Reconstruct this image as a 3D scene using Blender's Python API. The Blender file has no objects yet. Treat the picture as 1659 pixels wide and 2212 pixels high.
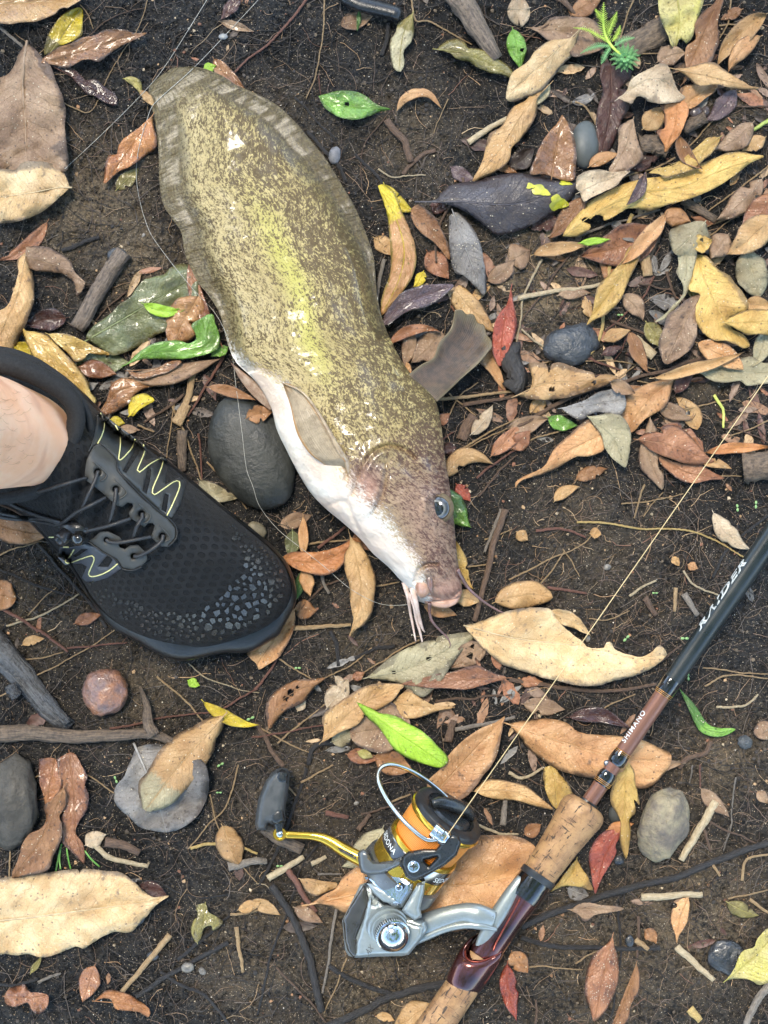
import bpy, bmesh, math, random
import numpy as np
from mathutils import Vector, geometry
from mathutils.bvhtree import BVHTree

# ------------------------------------------------------------------ camera, sky, sun, exposure
S = 0.00027          # metres per drawing unit on the ground
HD = 2900.0          # camera height above the soil, in drawing units
CX, CY = 829.5, 1106.0
sc = bpy.context.scene
COL = sc.collection
cd = bpy.data.cameras.new('camera'); cam = bpy.data.objects.new('camera', cd); COL.objects.link(cam)
cam.location = (0, 0, HD * S); cam.rotation_euler = (0, 0, 0)
cd.sensor_fit = 'HORIZONTAL'; cd.angle = 2 * math.atan(CX / HD); cd.clip_start = 0.02; cd.clip_end = 200
sc.camera = cam
SUN_EL, SUN_AZ = math.radians(66), math.radians(-28)     # light falls from the upper left of the picture
w = bpy.data.worlds.new('World'); sc.world = w; w.use_nodes = True
wn = w.node_tree; sky = wn.nodes.new('ShaderNodeTexSky'); sky.sky_type = 'NISHITA'; sky.sun_disc = False
sky.sun_elevation = SUN_EL; sky.sun_rotation = SUN_AZ
bg = wn.nodes['Background']; wn.links.new(sky.outputs[0], bg.inputs[0]); bg.inputs[1].default_value = 0.085
sl = bpy.data.lights.new('sun', 'SUN'); sl.energy = 1.5; sl.angle = math.radians(20); sl.color = (1.0, 0.91, 0.77)
so = bpy.data.objects.new('sun', sl); COL.objects.link(so)
sdir = Vector((math.sin(SUN_AZ) * math.cos(SUN_EL), math.cos(SUN_AZ) * math.cos(SUN_EL), math.sin(SUN_EL)))
so.rotation_euler = sdir.to_track_quat('Z', 'Y').to_euler(); so.location = sdir * 3
vs = sc.view_settings; vs.view_transform = 'Standard'; vs.look = 'None'; vs.gamma = 1; vs.use_curve_mapping = False
vs.exposure = 3.05

rnd = random.Random(11); rng = np.random.default_rng(11)

# ------------------------------------------------------------------ geometry helpers
def PN(v):
    v = np.asarray(v, float).reshape(-1, 3); f = 1 - v[:, 2] / HD
    return np.stack([(v[:, 0] - CX) * S * f, -(v[:, 1] - CY) * S * f, v[:, 2] * S], 1)
def P(x, y, z=0.0): return Vector(PN([(x, y, z)])[0])
def vn(x, y, seed=0):
    x = np.asarray(x, float); y = np.asarray(y, float)
    ix = np.floor(x); iy = np.floor(y); fx = x - ix; fy = y - iy
    fx = fx * fx * (3 - 2 * fx); fy = fy * fy * (3 - 2 * fy)
    def h(a, b):
        t = np.sin(a * 127.1 + b * 311.7 + seed * 74.7) * 43758.5453
        return t - np.floor(t)
    return (h(ix, iy) * (1 - fx) + h(ix + 1, iy) * fx) * (1 - fy) + (h(ix, iy + 1) * (1 - fx) + h(ix + 1, iy + 1) * fx) * fy
def fbm(x, y, o=4, seed=0):
    s = 0; a = 0.5
    for k in range(o):
        s = s + a * vn(x, y, seed + k); x = x * 2.03 + 5.1; y = y * 2.03 + 1.7; a *= 0.5
    return s - 0.47
def sstep(a, b, x):
    t = np.clip((np.asarray(x, float) - a) / (b - a), 0, 1); return t * t * (3 - 2 * t)
def ground_z(x, y):
    x = np.asarray(x, float); y = np.asarray(y, float)
    inside = sstep(-1400, -100, x) * (1 - sstep(1760, 3200, x)) * sstep(-1400, -100, y) * (1 - sstep(2300, 3800, y))
    r = np.abs(fbm(x / 30, y / 30, 3, 9)) * 2
    z = 26 * fbm(x / 210, y / 210, 3, 1) + 15 * fbm(x / 52, y / 52, 3, 4) - 12 * r + 10 * np.maximum(0, fbm(x / 11, y / 11, 2, 6)) * 2
    return z * (0.25 + 0.75 * inside) - 6
def catmull(pts, n):
    p = np.asarray(pts, float)
    if len(p) == 2:
        t = np.linspace(0, 1, n)[:, None]; return p[0] * (1 - t) + p[1] * t
    d = np.r_[0, np.cumsum(np.linalg.norm(np.diff(p, axis=0), axis=1))]; d /= d[-1]
    m = np.empty_like(p); m[1:-1] = (p[2:] - p[:-2]) / (d[2:] - d[:-2])[:, None]
    m[0] = (p[1] - p[0]) / (d[1] - d[0]); m[-1] = (p[-1] - p[-2]) / (d[-1] - d[-2])
    t = np.linspace(0, 1, n); k = np.clip(np.searchsorted(d, t, 'right') - 1, 0, len(p) - 2)
    hh = (d[k + 1] - d[k]); u = ((t - d[k]) / hh)[:, None]; hh = hh[:, None]
    return (2*u**3-3*u**2+1)*p[k] + (u**3-2*u**2+u)*hh*m[k] + (-2*u**3+3*u**2)*p[k+1] + (u**3-u**2)*hh*m[k+1]
def gridf(n, m, close=False):
    i = np.arange(n - 1)[:, None]; j = np.arange(m if close else m - 1)[None, :]; j2 = (j + 1) % m
    return np.stack([i*m+j, i*m+j2, (i+1)*m+j2, (i+1)*m+j], -1).reshape(-1, 4)
def tube(pts, rad, n=None, seg=8, flat=1.0, caps=True, twist=0.0, bump=0.0):
    """a round bar in drawing units through pts; returns (verts, faces)"""
    if n: pts = catmull(pts, n)
    pts = np.asarray(pts, float); N = len(pts)
    r = np.interp(np.linspace(0, 1, N), np.linspace(0, 1, len(rad)), rad) if hasattr(rad, '__len__') else np.full(N, float(rad))
    t = np.gradient(pts, axis=0); t /= np.linalg.norm(t, axis=1)[:, None] + 1e-9
    up = np.array([0, 0, 1.0]); a = np.cross(t, up); ln = np.linalg.norm(a, axis=1)
    if ln.min() < 0.05:
        up = np.array([0.3, 1.0, 0.1]); a = np.cross(t, up); ln = np.linalg.norm(a, axis=1)
    a /= ln[:, None]; b = np.cross(a, t)
    ph = np.linspace(0, 2*np.pi, seg, endpoint=False)[None, :] + twist
    rr = r[:, None] * np.ones((1, seg))
    if bump: rr = rr * (1 + bump * (rng.random((N, seg)) - 0.5) * 2)
    v = pts[:, None, :] + (a[:, None, :] * np.cos(ph)[..., None] + b[:, None, :] * np.sin(ph)[..., None] * flat) * rr[..., None]
    f = [tuple(q) for q in gridf(N, seg, True)]
    if caps: f += [tuple(range(seg - 1, -1, -1)), tuple((N - 1) * seg + k for k in range(seg))]
    return v.reshape(-1, 3), f
def lathe(org, ax, prof, seg=40):
    org = np.asarray(org, float); ax = np.asarray(ax, float); ax /= np.linalg.norm(ax)
    a = np.cross(ax, [0, 0, 1.0]); a = a / np.linalg.norm(a) if np.linalg.norm(a) > 1e-3 else np.array([1.0, 0, 0]); b = np.cross(a, ax)
    ph = np.linspace(0, 2*np.pi, seg, endpoint=False)
    v = np.concatenate([org + ax * d + r * (a * np.cos(ph)[:, None] + b * np.sin(ph)[:, None]) for d, r in prof])
    return v, [tuple(q) for q in gridf(len(prof), seg, True)]
def ball(c, r, seg=20, rings=12, rot=0.0):
    r = np.broadcast_to(np.asarray(r, float), 3)
    th = np.linspace(0.001, np.pi - 0.001, rings)[:, None]; ph = np.linspace(0, 2*np.pi, seg, endpoint=False)[None, :]
    x = r[0]*np.sin(th)*np.cos(ph); y = r[1]*np.sin(th)*np.sin(ph); z = r[2]*np.cos(th) * np.ones_like(ph)
    cr, sr = math.cos(rot), math.sin(rot)
    v = np.stack([c[0] + x*cr - y*sr, c[1] + x*sr + y*cr, c[2] + z], -1).reshape(-1, 3)
    return v, [tuple(q) for q in gridf(rings, seg, True)]
def join(*vf):
    V = []; F = []; o = 0
    for v, f in vf:
        v = np.asarray(v); V.append(v); F += [tuple(i + o for i in q) for q in f]; o += len(v)
    return np.concatenate(V), F
def cdt(poly, holes=(), step=8.0):
    """triangulated plan of a polygon with inner points; returns verts2d, tris, distance to the edge"""
    def dens(q):
        q = [np.array(p, float) for p in q]; o = []
        for a, b in zip(q, q[1:] + q[:1]):
            k = max(1, int(np.linalg.norm(b - a) / step)); o += [a + (b - a) * i / k for i in range(k)]
        return o
    loops = [dens(poly)] + [dens(h) for h in holes]
    pts = []; edges = []
    for L in loops:
        o = len(pts); pts += L; edges += [(o + i, o + (i + 1) % len(L)) for i in range(len(L))]
    E = np.array([(pts[a], pts[b]) for a, b in edges])
    def dist(q):
        a = E[:, 0]; d = E[:, 1] - a; t = np.clip(((q - a) * d).sum(1) / ((d * d).sum(1) + 1e-9), 0, 1)
        return np.linalg.norm(a + d * t[:, None] - q, axis=1).min()
    def ins(q, L):
        c = False; j = len(L) - 1
        for i in range(len(L)):
            if (L[i][1] > q[1]) != (L[j][1] > q[1]) and q[0] < (L[j][0]-L[i][0])*(q[1]-L[i][1])/(L[j][1]-L[i][1]+1e-12)+L[i][0]: c = not c
            j = i
        return c
    A = np.array(loops[0]); lo = A.min(0); hi = A.max(0)
    for gx in np.arange(lo[0] + step*.5, hi[0], step):
        for gy in np.arange(lo[1] + step*.5, hi[1], step):
            q = np.array([gx, gy])
            if ins(q, loops[0]) and not any(ins(q, h) for h in loops[1:]) and dist(q) > step * .4: pts.append(q)
    v, e, f, *_ = geometry.delaunay_2d_cdt([Vector(p) for p in pts], edges, [], 0, 1e-4)
    v = np.array([(p.x, p.y) for p in v]); F = []
    for t in f:
        c = v[list(t)].mean(0)
        if ins(c, loops[0]) and not any(ins(c, h) for h in loops[1:]): F.append(tuple(t))
    return v, F, np.array([dist(q) for q in v])
def slab(poly, zf, thick, holes=(), step=8.0, rnd_=4.0, bulge=4.0):
    """a solid plate: plan polygon, top height zf(x,y), rounded rim"""
    v, F, d = cdt(poly, holes, step)
    zt = np.array([zf(x, y) for x, y in v])
    k = np.clip(d / rnd_, 0, 1); top = zt - bulge * (1 - np.sqrt(1 - (1 - k)**2 + 1e-9))
    n = len(v); bot = zt - thick
    V = np.concatenate([np.c_[v, top], np.c_[v, bot]])
    cnt = {}
    for t in F:
        for a, b in zip(t, t[1:] + t[:1]): cnt[(a, b)] = 1
    side = [(b, a, a + n, b + n) for (a, b) in cnt if (b, a) not in cnt]
    return V, list(F) + [tuple(i + n for i in reversed(t)) for t in F] + side

# ------------------------------------------------------------------ object helpers
LOC = {}
def make_mesh(name, V, F, uv=None, col=None, smooth=True):
    me = bpy.data.meshes.new(name); me.from_pydata([tuple(p) for p in V], [], [tuple(int(i) for i in f) for f in F])
    if smooth: me.polygons.foreach_set('use_smooth', np.ones(len(me.polygons), bool))
    li = np.empty(len(me.loops), np.int32); me.loops.foreach_get('vertex_index', li)
    if uv is not None:
        l = me.uv_layers.new(name='UVMap'); l.data.foreach_set('uv', np.asarray(uv, np.float32)[li].ravel())
    if col is not None:
        c = np.asarray(col, np.float32); c = np.c_[c, np.ones((len(c), 4 - c.shape[1]), np.float32)] if c.shape[1] < 4 else c
        a = me.color_attributes.new('pigment', 'FLOAT_COLOR', 'POINT'); a.data.foreach_set('color', np.ascontiguousarray(c, np.float32).ravel())
    me.update(); return me
def thing(name, label, cat, at, group=None):
    o = bpy.data.objects.new(name, None); COL.objects.link(o); o.location = P(*at); o.empty_display_size = 0.01
    LOC[o.name] = np.array(o.location); o['label'] = label; o['category'] = cat
    if group: o['group'] = group
    return o
def part(name, par, VF, m, uv=None, col=None, smooth=True, solid=0.0, sharp=None):
    """a mesh in drawing units, child of par"""
    V = PN(VF[0]) - LOC[par.name]
    o = bpy.data.objects.new(name, make_mesh(name, V, VF[1], uv, col, smooth)); COL.objects.link(o)
    o.parent = par; LOC[o.name] = LOC[par.name]; o.data.materials.append(m)
    if solid:
        md = o.modifiers.new('thickness', 'SOLIDIFY'); md.thickness = solid * S; md.offset = 0
    if sharp: sharpen(o, sharp)
    return o
def sharpen(o, deg=40):
    me = o.data; bm = bmesh.new(); bm.from_mesh(me)
    for e in bm.edges: e.smooth = not (len(e.link_faces) == 2 and e.calc_face_angle(0) > math.radians(deg))
    bm.to_mesh(me); bm.free()
def single(name, label, cat, VF, m, uv=None, col=None, group=None, smooth=True, kind=None):
    V = np.asarray(VF[0], float); W = PN(V); base = W.mean(0); base[2] = W[:, 2].min()
    o = bpy.data.objects.new(name, make_mesh(name, W - base, VF[1], uv, col, smooth)); COL.objects.link(o)
    o.location = base; LOC[o.name] = base; o.data.materials.append(m)
    if label: o['label'] = label
    if cat: o['category'] = cat
    if group: o['group'] = group
    if kind: o['kind'] = kind
    return o

# ------------------------------------------------------------------ material helpers
def nd(nt, t, ins=None, **props):
    n = nt.nodes.new('ShaderNode' + t)
    for k, v in props.items(): setattr(n, k, v)
    for k, v in (ins or {}).items():
        s = n.inputs[k]
        if isinstance(v, bpy.types.NodeSocket): nt.links.new(v, s)
        else: s.default_value = v
    return n
def c4(c): return (*c, 1.0) if len(c) == 3 else c
def mx(nt, f, a, b, mode='MIX'):
    n = nd(nt, 'Mix', {0: f}, data_type='RGBA', blend_type=mode)
    for i, v in ((6, a), (7, b)):
        if isinstance(v, bpy.types.NodeSocket): nt.links.new(v, n.inputs[i])
        else: n.inputs[i].default_value = c4(v)
    return n.outputs[2]
def ma(nt, op, a, b=0.0, c=0.0): return nd(nt, 'Math', {0: a, 1: b, 2: c}, operation=op).outputs[0]
def mr(nt, v, a, b, c=0.0, d=1.0): return nd(nt, 'MapRange', {0: v, 1: a, 2: b, 3: c, 4: d}, interpolation_type='SMOOTHSTEP').outputs[0]
def noi(nt, vec, scale, detail=3.0, rough=0.55, w_=None, dist=0.0):
    i = {'Vector': vec, 'Scale': scale, 'Detail': detail, 'Roughness': rough, 'Distortion': dist}
    if w_ is not None: i['W'] = w_
    return nd(nt, 'TexNoise', i, noise_dimensions='4D' if w_ is not None else '3D').outputs[0]
def vor(nt, vec, scale, out='Distance', rand=1.0): return nd(nt, 'TexVoronoi', {'Vector': vec, 'Scale': scale, 'Randomness': rand}).outputs[out]
def bump(nt, h, strength=0.5, dist=0.001, nrm=None):
    i = {'Strength': strength, 'Distance': dist, 'Height': h}
    if nrm is not None: i['Normal'] = nrm
    return nd(nt, 'Bump', i).outputs[0]
def mat0(name):
    m = bpy.data.materials.new(name); m.use_nodes = True; nt = m.node_tree; b = nt.nodes['Principled BSDF']
    tc = nt.nodes.new('ShaderNodeTexCoord'); return m, nt, b, tc
def put(nt, b, **kw):
    for k, v in kw.items():
        s = b.inputs[k.replace('_', ' ')]
        if isinstance(v, bpy.types.NodeSocket): nt.links.new(v, s)
        else: s.default_value = c4(v) if isinstance(v, tuple) and len(v) == 3 and s.type == 'RGBA' else v
_simple = {}
def simple(name, c, c2=None, rough=0.5, metal=0.0, scale=300.0, bs=0.25, bd=0.0004, coat=0.0, bscale=None, spec=0.5):
    if name in _simple: return _simple[name]
    m, nt, b, tc = mat0(name); o = tc.outputs['Object']; r = nd(nt, 'ObjectInfo').outputs['Random']
    w_ = ma(nt, 'MULTIPLY', r, 50.0); n = noi(nt, o, scale, 4, 0.6, w_)
    put(nt, b, Base_Color=mx(nt, mr(nt, n, .35, .65), c, c2 or tuple(x * .7 for x in c)), Metallic=metal,
        Roughness=mr(nt, n, .3, .7, rough * .8, min(1, rough * 1.25)), Coat_Weight=coat, Coat_Roughness=0.08)
    b.inputs['Specular IOR Level'].default_value = spec
    if bs: put(nt, b, Normal=bump(nt, noi(nt, o, bscale or scale * 3, 4, 0.6), bs, bd))
    _simple[name] = m; return m

# ------------------------------------------------------------------ ground sheet
def axis(lo, hi, step):
    inner = np.arange(lo, hi + step, step); out = []; d = step; p = 0
    while p < 40000: d = min(d * 1.35, 9000); p += d; out.append(p)
    out = np.array(out); return np.r_[lo - out[::-1], inner, inner[-1] + out]
gx = axis(-70, 1730, 3.2); gy = axis(-70, 2290, 3.2)
X, Y = np.meshgrid(gx, gy); Z = ground_z(X, Y)
V = np.stack([(X - CX) * S, -(Y - CY) * S, Z * S], -1).reshape(-1, 3)
inn = (np.abs(X - CX) < 950) & (np.abs(Y - CY) < 1250)
f = 1 - Z / HD; V[:, 0] = np.where(inn.ravel(), V[:, 0] * f.ravel(), V[:, 0]); V[:, 1] = np.where(inn.ravel(), V[:, 1] * f.ravel(), V[:, 1])
F = gridf(len(gy), len(gx))[:, ::-1]
me = bpy.data.meshes.new('ground'); me.vertices.add(len(V)); me.vertices.foreach_set('co', V.astype(np.float32).ravel())
me.loops.add(F.size); me.loops.foreach_set('vertex_index', F.astype(np.int32).ravel())
me.polygons.add(len(F)); me.polygons.foreach_set('loop_start', np.arange(0, F.size, 4, dtype=np.int32)); me.polygons.foreach_set('loop_total', np.full(len(F), 4, np.int32))
me.update(calc_edges=True); me.polygons.foreach_set('use_smooth', np.ones(len(F), bool))
sand = np.zeros_like(X)
for (px, py, r_, k) in ((190, 430, 130, .8), (300, 560, 120, .6), (1180, 610, 120, .9), (960, 480, 70, .4), (600, 290, 120, .25), (870, 290, 140, .3), (1330, 1250, 190, .2),
                        (760, 1950, 130, .45), (650, 1700, 140, .35), (560, 2060, 150, .35), (820, 2130, 160, .5), (1300, 2080, 200, .4), (1500, 1990, 160, .55), (300, 1500, 110, .35), (800, 1400, 120, .3), (1560, 800, 90, .35),
                        (1560, 1640, 110, .45), (100, 1330, 120, .25), (1230, 1120, 120, .25), (1560, 250, 70, .5)):
    sand = np.maximum(sand, k * np.exp(-((X - px)**2 + (Y - py)**2) / (r_ * r_)))
wet = np.exp(-((X - 300)**2 / 500**2 + (Y - 100)**2 / 420**2)) + .8 * np.exp(-((X - 60)**2 / 160**2 + (Y - 1450)**2 / 160**2)) + .7 * np.exp(-((X - 350)**2 / 420**2 + (Y - 2100)**2 / 220**2))
at = me.color_attributes.new('pigment', 'FLOAT_COLOR', 'POINT')
at.data.foreach_set('color', np.stack([sand, np.clip(wet, 0, 1), np.zeros_like(X), np.ones_like(X)], -1).astype(np.float32).ravel())
ground = bpy.data.objects.new('ground', me); COL.objects.link(ground); ground['kind'] = 'structure'
m, nt, b, tc = mat0('soil'); o = tc.outputs['Object']
pg = nd(nt, 'SeparateColor', {0: nd(nt, 'Attribute', attribute_name='pigment').outputs[0]})
n1 = noi(nt, o, 45, 5, .6); n2 = noi(nt, o, 420, 5, .65); n3 = noi(nt, o, 1500, 3, .6)
c = mx(nt, mr(nt, n1, .3, .7), (.0036, .0036, .0038), (.0145, .0133, .0127))
n0 = noi(nt, o, 13, 4, .6); c = mx(nt, mr(nt, n0, .40, .56), mx(nt, .6, c, (.0035, .0034, .0036)), c)
c = mx(nt, ma(nt, 'MULTIPLY', mr(nt, n2, .4, .72), mr(nt, n0, .36, .6, .35, 1.0)), c, (.042, .0375, .033))
sf = ma(nt, 'MULTIPLY', pg.outputs[0], mr(nt, ma(nt, 'ADD', n2, ma(nt, 'MULTIPLY', n1, .6)), .55, 1.0))
c = mx(nt, ma(nt, 'MINIMUM', ma(nt, 'MULTIPLY', sf, 1.5), 1.0), c, (.18, .135, .085))
vd = nd(nt, 'TexVoronoi', {'Vector': o, 'Scale': 1100.0}); gsel = nd(nt, 'SeparateColor', {0: vd.outputs['Color']})
grain = ma(nt, 'MULTIPLY', mr(nt, vd.outputs['Distance'], .38, .2), mr(nt, gsel.outputs[0], .68, .78))
c = mx(nt, ma(nt, 'MULTIPLY', grain, mr(nt, n1, .35, .6, .4, 1.0)), c, mx(nt, gsel.outputs[1], (.42, .34, .24), (.2, .16, .12)))
hh = ma(nt, 'ADD', ma(nt, 'MULTIPLY', n2, 1.0), ma(nt, 'ADD', ma(nt, 'MULTIPLY', n3, .5), ma(nt, 'MULTIPLY', vor(nt, o, 700), -.45)))
rg = ma(nt, 'SUBTRACT', mr(nt, n2, .3, .75, .34, .92), ma(nt, 'MULTIPLY', pg.outputs[1], .2))
put(nt, b, Base_Color=c, Roughness=rg, Normal=bump(nt, hh, 1.0, .0024)); b.inputs['Specular IOR Level'].default_value = .3
me.materials.append(m)

# ------------------------------------------------------------------ the tree whose crown shades this bank (out of view; thickened and given a gap to shape the wet glints)
t = thing('shade_tree', 'leafy tree overhanging the bank, its broken crown shading the ground', 'tree', (829.5, -9000, 0))
def metres(V): V = np.asarray(V, float); return np.c_[V[:, 0], V[:, 1], V[:, 2]]
def part_m(name, par, V, F, m):
    o = bpy.data.objects.new(name, make_mesh(name, np.asarray(V) - LOC[par.name], F)); COL.objects.link(o); o.parent = par; LOC[o.name] = LOC[par.name]; o.data.materials.append(m); return o
bkm = simple('tree bark', (.14, .105, .075), (.07, .05, .038), .8, scale=6, bs=.6, bd=.02, bscale=18)
tv = tube([(0, 3.1, -.1), (.1, 3.0, 1.4), (-.1, 2.8, 3.0), (.2, 2.4, 4.4)], [.22, .17, .14, .10], 24, 14, bump=.05); part_m('trunk', t, *tv, bkm)
ctrs = []
for k in range(330):
    a_ = rng.uniform(0, 6.283); r_ = 6.5 * math.sqrt(rng.random()); z_ = rng.uniform(2.6, 5.2)
    if fbm(r_ * math.cos(a_) / 1.7 + 3, r_ * math.sin(a_) / 1.7, 2, 21) > -.12 and (r_ * math.cos(a_) + .55)**2 + (r_ * math.sin(a_) - 1.35)**2 > .62: ctrs.append((r_ * math.cos(a_), r_ * math.sin(a_), z_))
LV_ = []
for c_ in ctrs:
    n = 54; p = np.array(c_) + rng.normal(0, 1, (n, 3)) * np.array([.42, .42, .22]); d = rng.normal(0, 1, (n, 3)); d[:, 2] *= .5; d /= np.linalg.norm(d, axis=1)[:, None]
    e = np.cross(d, rng.normal(0, .35, (n, 3)) + np.array([0, 0, 1.])); e /= np.linalg.norm(e, axis=1)[:, None]; l_ = rng.uniform(.09, .17, (n, 1)); w_ = l_ * .32
    LV_.append(np.stack([p - d * l_, p + e * w_ - d * l_ * .1, p + d * l_, p - e * w_ - d * l_ * .1], 1))
    q0 = np.array([0., 2.7, 3.2]); part_m('limb', t, *tube([q0, (q0 + c_) / 2 + np.array([0, 0, .3]), np.array(c_)], [.05, .03, .008], 10, 6), bkm) if len(LV_) % 6 == 0 else None
LV_ = np.concatenate(LV_); m, nt, b, tc = mat0('tree leaf'); nt.nodes.remove(b); out_ = nt.nodes['Material Output']
tr = nd(nt, 'BsdfTranslucent', {0: (.16, .26, .03, 1)}); df_ = nd(nt, 'BsdfDiffuse', {0: (.06, .10, .02, 1)}); mxs = nd(nt, 'MixShader', {0: .5, 1: df_.outputs[0], 2: tr.outputs[0]}); nt.links.new(mxs.outputs[0], out_.inputs[0])
o = part_m('crown', t, LV_.reshape(-1, 3), [(4*i, 4*i+1, 4*i+2, 4*i+3) for i in range(len(LV_))], m); o['kind'] = 'stuff'
# ------------------------------------------------------------------ the fish
ST = [((345,165),(372,146)),((322,190),(427,145)),((325,222),(475,161)),((333,253),(510,183)),((340,300),(553,202)),((343,345),(600,228)),((344,390),(640,266)),
      ((352,440),(676,310)),((370,470),(705,345)),((392,505),(740,402)),((400,550),(768,450)),((425,605),(790,503)),((452,640),(806,550)),((475,680),(811,590)),((490,735),(815,640)),
      ((508,780),(828,695)),((545,816),(848,742)),((570,850),(868,780)),((587,885),(893,814)),((598,928),(915,836)),((620,975),(940,865)),((646,1025),(952,910)),((672,1066),(958,955)),
      ((705,1100),(963,1000)),((745,1133),(970,1040)),((780,1166),(976,1085)),((805,1195),(981,1125)),((840,1226),(984,1165)),((862,1250),(988,1205)),((880,1268),(994,1245)),((893,1285),(998,1270)),((905,1299),(994,1291)),((932,1306),(972,1305))]
FN, FM = 560, 176
Lc = catmull([a for a, _ in ST], FN); Rc = catmull([b for _, b in ST], FN)
# stations are spread evenly by index so that L and R stay paired
kk = np.linspace(0, len(ST) - 1, FN)
def byidx(p):
    p = np.array(p, float); out = np.empty((FN, p.shape[1]))
    for c_ in range(p.shape[1]):
        m_ = np.gradient(p[:, c_]); k = np.clip(kk.astype(int), 0, len(p) - 2); u = kk - k
        out[:, c_] = (2*u**3-3*u**2+1)*p[k, c_] + (u**3-2*u**2+u)*m_[k] + (-2*u**3+3*u**2)*p[k+1, c_] + (u**3-u**2)*m_[k+1]
    return out
Lc = byidx([a for a, _ in ST]); Rc = byidx([b for _, b in ST])
ix = lambda xs, ys: np.interp(kk, xs, ys)
TH = ix([0,2,4,6,8,10,12,14,16,18,20,22,24,26,28,30,31,32], [3,7,16,28,46,66,86,108,130,152,172,182,176,160,138,104,78,30])
CA = ix([0,3,5,8,10,12,14,16,32], [.5,.26,.18,.12,.09,.06,.03,0,0]); CB = ix([0,3,5,8,10,12,14,15.5,32], [.52,.76,.83,.89,.92,.95,.98,1,1])
th = np.linspace(0, 2*np.pi, FM, endpoint=False)
fishV = np.zeros((FN, FM, 3)); fishU = np.zeros((FN, FM, 2)); pig = np.zeros((FN, FM, 4)); fishK = np.zeros(FN)
arc = np.r_[0, np.cumsum(np.linalg.norm(np.diff((Lc + Rc) / 2, axis=0), axis=1))]
ripple = 4.0 * np.sin(arc / 21 + 1.5 * np.sin(arc / 57))
for i in range(FN):
    k = kk[i]; u = .5 - .5 * np.cos(th); top = np.sin(th)
    wid = np.linalg.norm(Rc[i] - Lc[i]); a_, b_ = CA[i], CB[i]; cc = (a_ + b_) / 2; hw = (b_ - a_) / 2
    q = np.clip(1 - (np.abs((u - cc) / hw))**2.35, 0, 1)**.62 * .5 * TH[i]
    fin = 3.2 * np.minimum(1, np.sqrt(np.clip(u * (1 - u) * 40, 0, 1)))
    h_ = np.maximum(q, fin) if a_ > 0.001 else q
    h_ = np.where(a_ > .001, np.sqrt(q * q + fin * fin), q)
    z0 = max(10.0, TH[i] * .5 + 4)
    z = z0 + np.sign(top) * h_
    fz = (1 - sstep(a_ - .02, a_ + .10, u)) + sstep(b_ - .10, b_ + .02, u) if a_ > .004 else 0 * u
    fz = np.maximum(fz, 1 - sstep(1.5, 4.5, k))
    # the fins droop to the soil, wave and show their rays
    edge = np.maximum(1 - sstep(0, .09, u), sstep(.91, 1, u)) * (1 - sstep(14, 16, k))
    ray = np.sin(arc[i] / 3.1 + 4 * vn(u * 6, arc[i] / 60 + 0 * u, 3)) if k > 3 else np.sin(u * 95 + 2 * vn(u * 5, k + 0 * u, 3))
    z = z * (1 - .55 * fz) + .55 * fz * 9 + fz * (ray * .2 + edge * ripple[i] * .6)
    z += (top > 0) * (1.6 * fbm(u * 30, arc[i] / 20 + 0 * u, 3, 5) * TH[i] / 60)
    # gill cover, cheek and brow of the head
    px = Lc[i, 0] + (Rc[i, 0] - Lc[i, 0]) * u; py = Lc[i, 1] + (Rc[i, 1] - Lc[i, 1]) * u
    wob = (u - .5) * (1 - np.abs(2*u - 1)) * 6 * (1 - sstep(13, 16, k)) * np.sin(arc[i] / 40)
    fishV[i] = np.stack([px + wob * 0, py, z], -1)
    fishU[i] = np.stack([np.full(FM, arc[i] * S), u * wid * S], -1)
    wl = np.interp(k, [0,13,15,17,19,21,23,25,27,29,31,32], [-.3,-.1,.05,.17,.24,.28,.29,.31,.38,.34,.22,.12])
    pig[i, :, 0] = np.clip(.5 + (wl - u) / (.30 + .25 * float(sstep(20, 25, k))), 0, 1) if wl > -.09 else 0
    pig[i, :, 0] = np.maximum(pig[i, :, 0], (top < 0) * .6)
    pig[i, :, 1] = .5 * sstep(19.5, 24.5, k) * np.clip(.55 + .45 * sstep(.3, .6, u), 0, 1) + .5 * sstep(27.5, 31, k)
    pig[i, :, 2] = fz
    pig[i, :, 1] = np.maximum(pig[i, :, 1], .86 * np.exp(-((px - 792) / 46)**2 - ((py - 1052) / 62)**2) * (top > 0))
    fishK[i] = k
    pig[i, :, 3] = np.exp(-((u - np.interp(k, [4, 8, 14, 18], [.5, .5, .52, .42])) / .085)**2) * sstep(7, 11, k) * (1 - sstep(15, 19, k))  # alpha: yellow reflection of sunlit leaves, painted into the skin colour
def carve(path, r, depth, side=0):
    """press a crease along a plan path into the upper skin"""
    global fishV
    pp = catmull(path, 60); up_ = fishV[:, :FM // 2]
    d = np.full(up_.shape[:2], 1e9)
    for a, b2 in zip(pp[:-1], pp[1:]):
        ab = b2 - a; t = np.clip(((up_[..., 0] - a[0]) * ab[0] + (up_[..., 1] - a[1]) * ab[1]) / (ab @ ab + 1e-9), 0, 1)
        d = np.minimum(d, np.hypot(up_[..., 0] - a[0] - t * ab[0], up_[..., 1] - a[1] - t * ab[1]))
    up_[..., 2] -= 1.5 * depth * np.exp(-(d / r)**2)
Zc = lambda x, y: (702.06 + x * .2441, 918.1 + y * .2441)
carve([Zc(250,620), Zc(300,470), Zc(360,340), Zc(440,240), Zc(560,190), Zc(700,220), Zc(790,290)], 5.5, 9)
carve([Zc(300,520), Zc(370,370), Zc(450,270), Zc(560,230)], 10, -5)
carve([Zc(425,800), Zc(500,640), Zc(535,480), Zc(540,340)], 4, 5.5)
carve([Zc(380,760), Zc(470,560), Zc(500,400)], 9, -4)
carve([Zc(190,480), Zc(200,400), Zc(130,270)], 6, 10)
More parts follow.
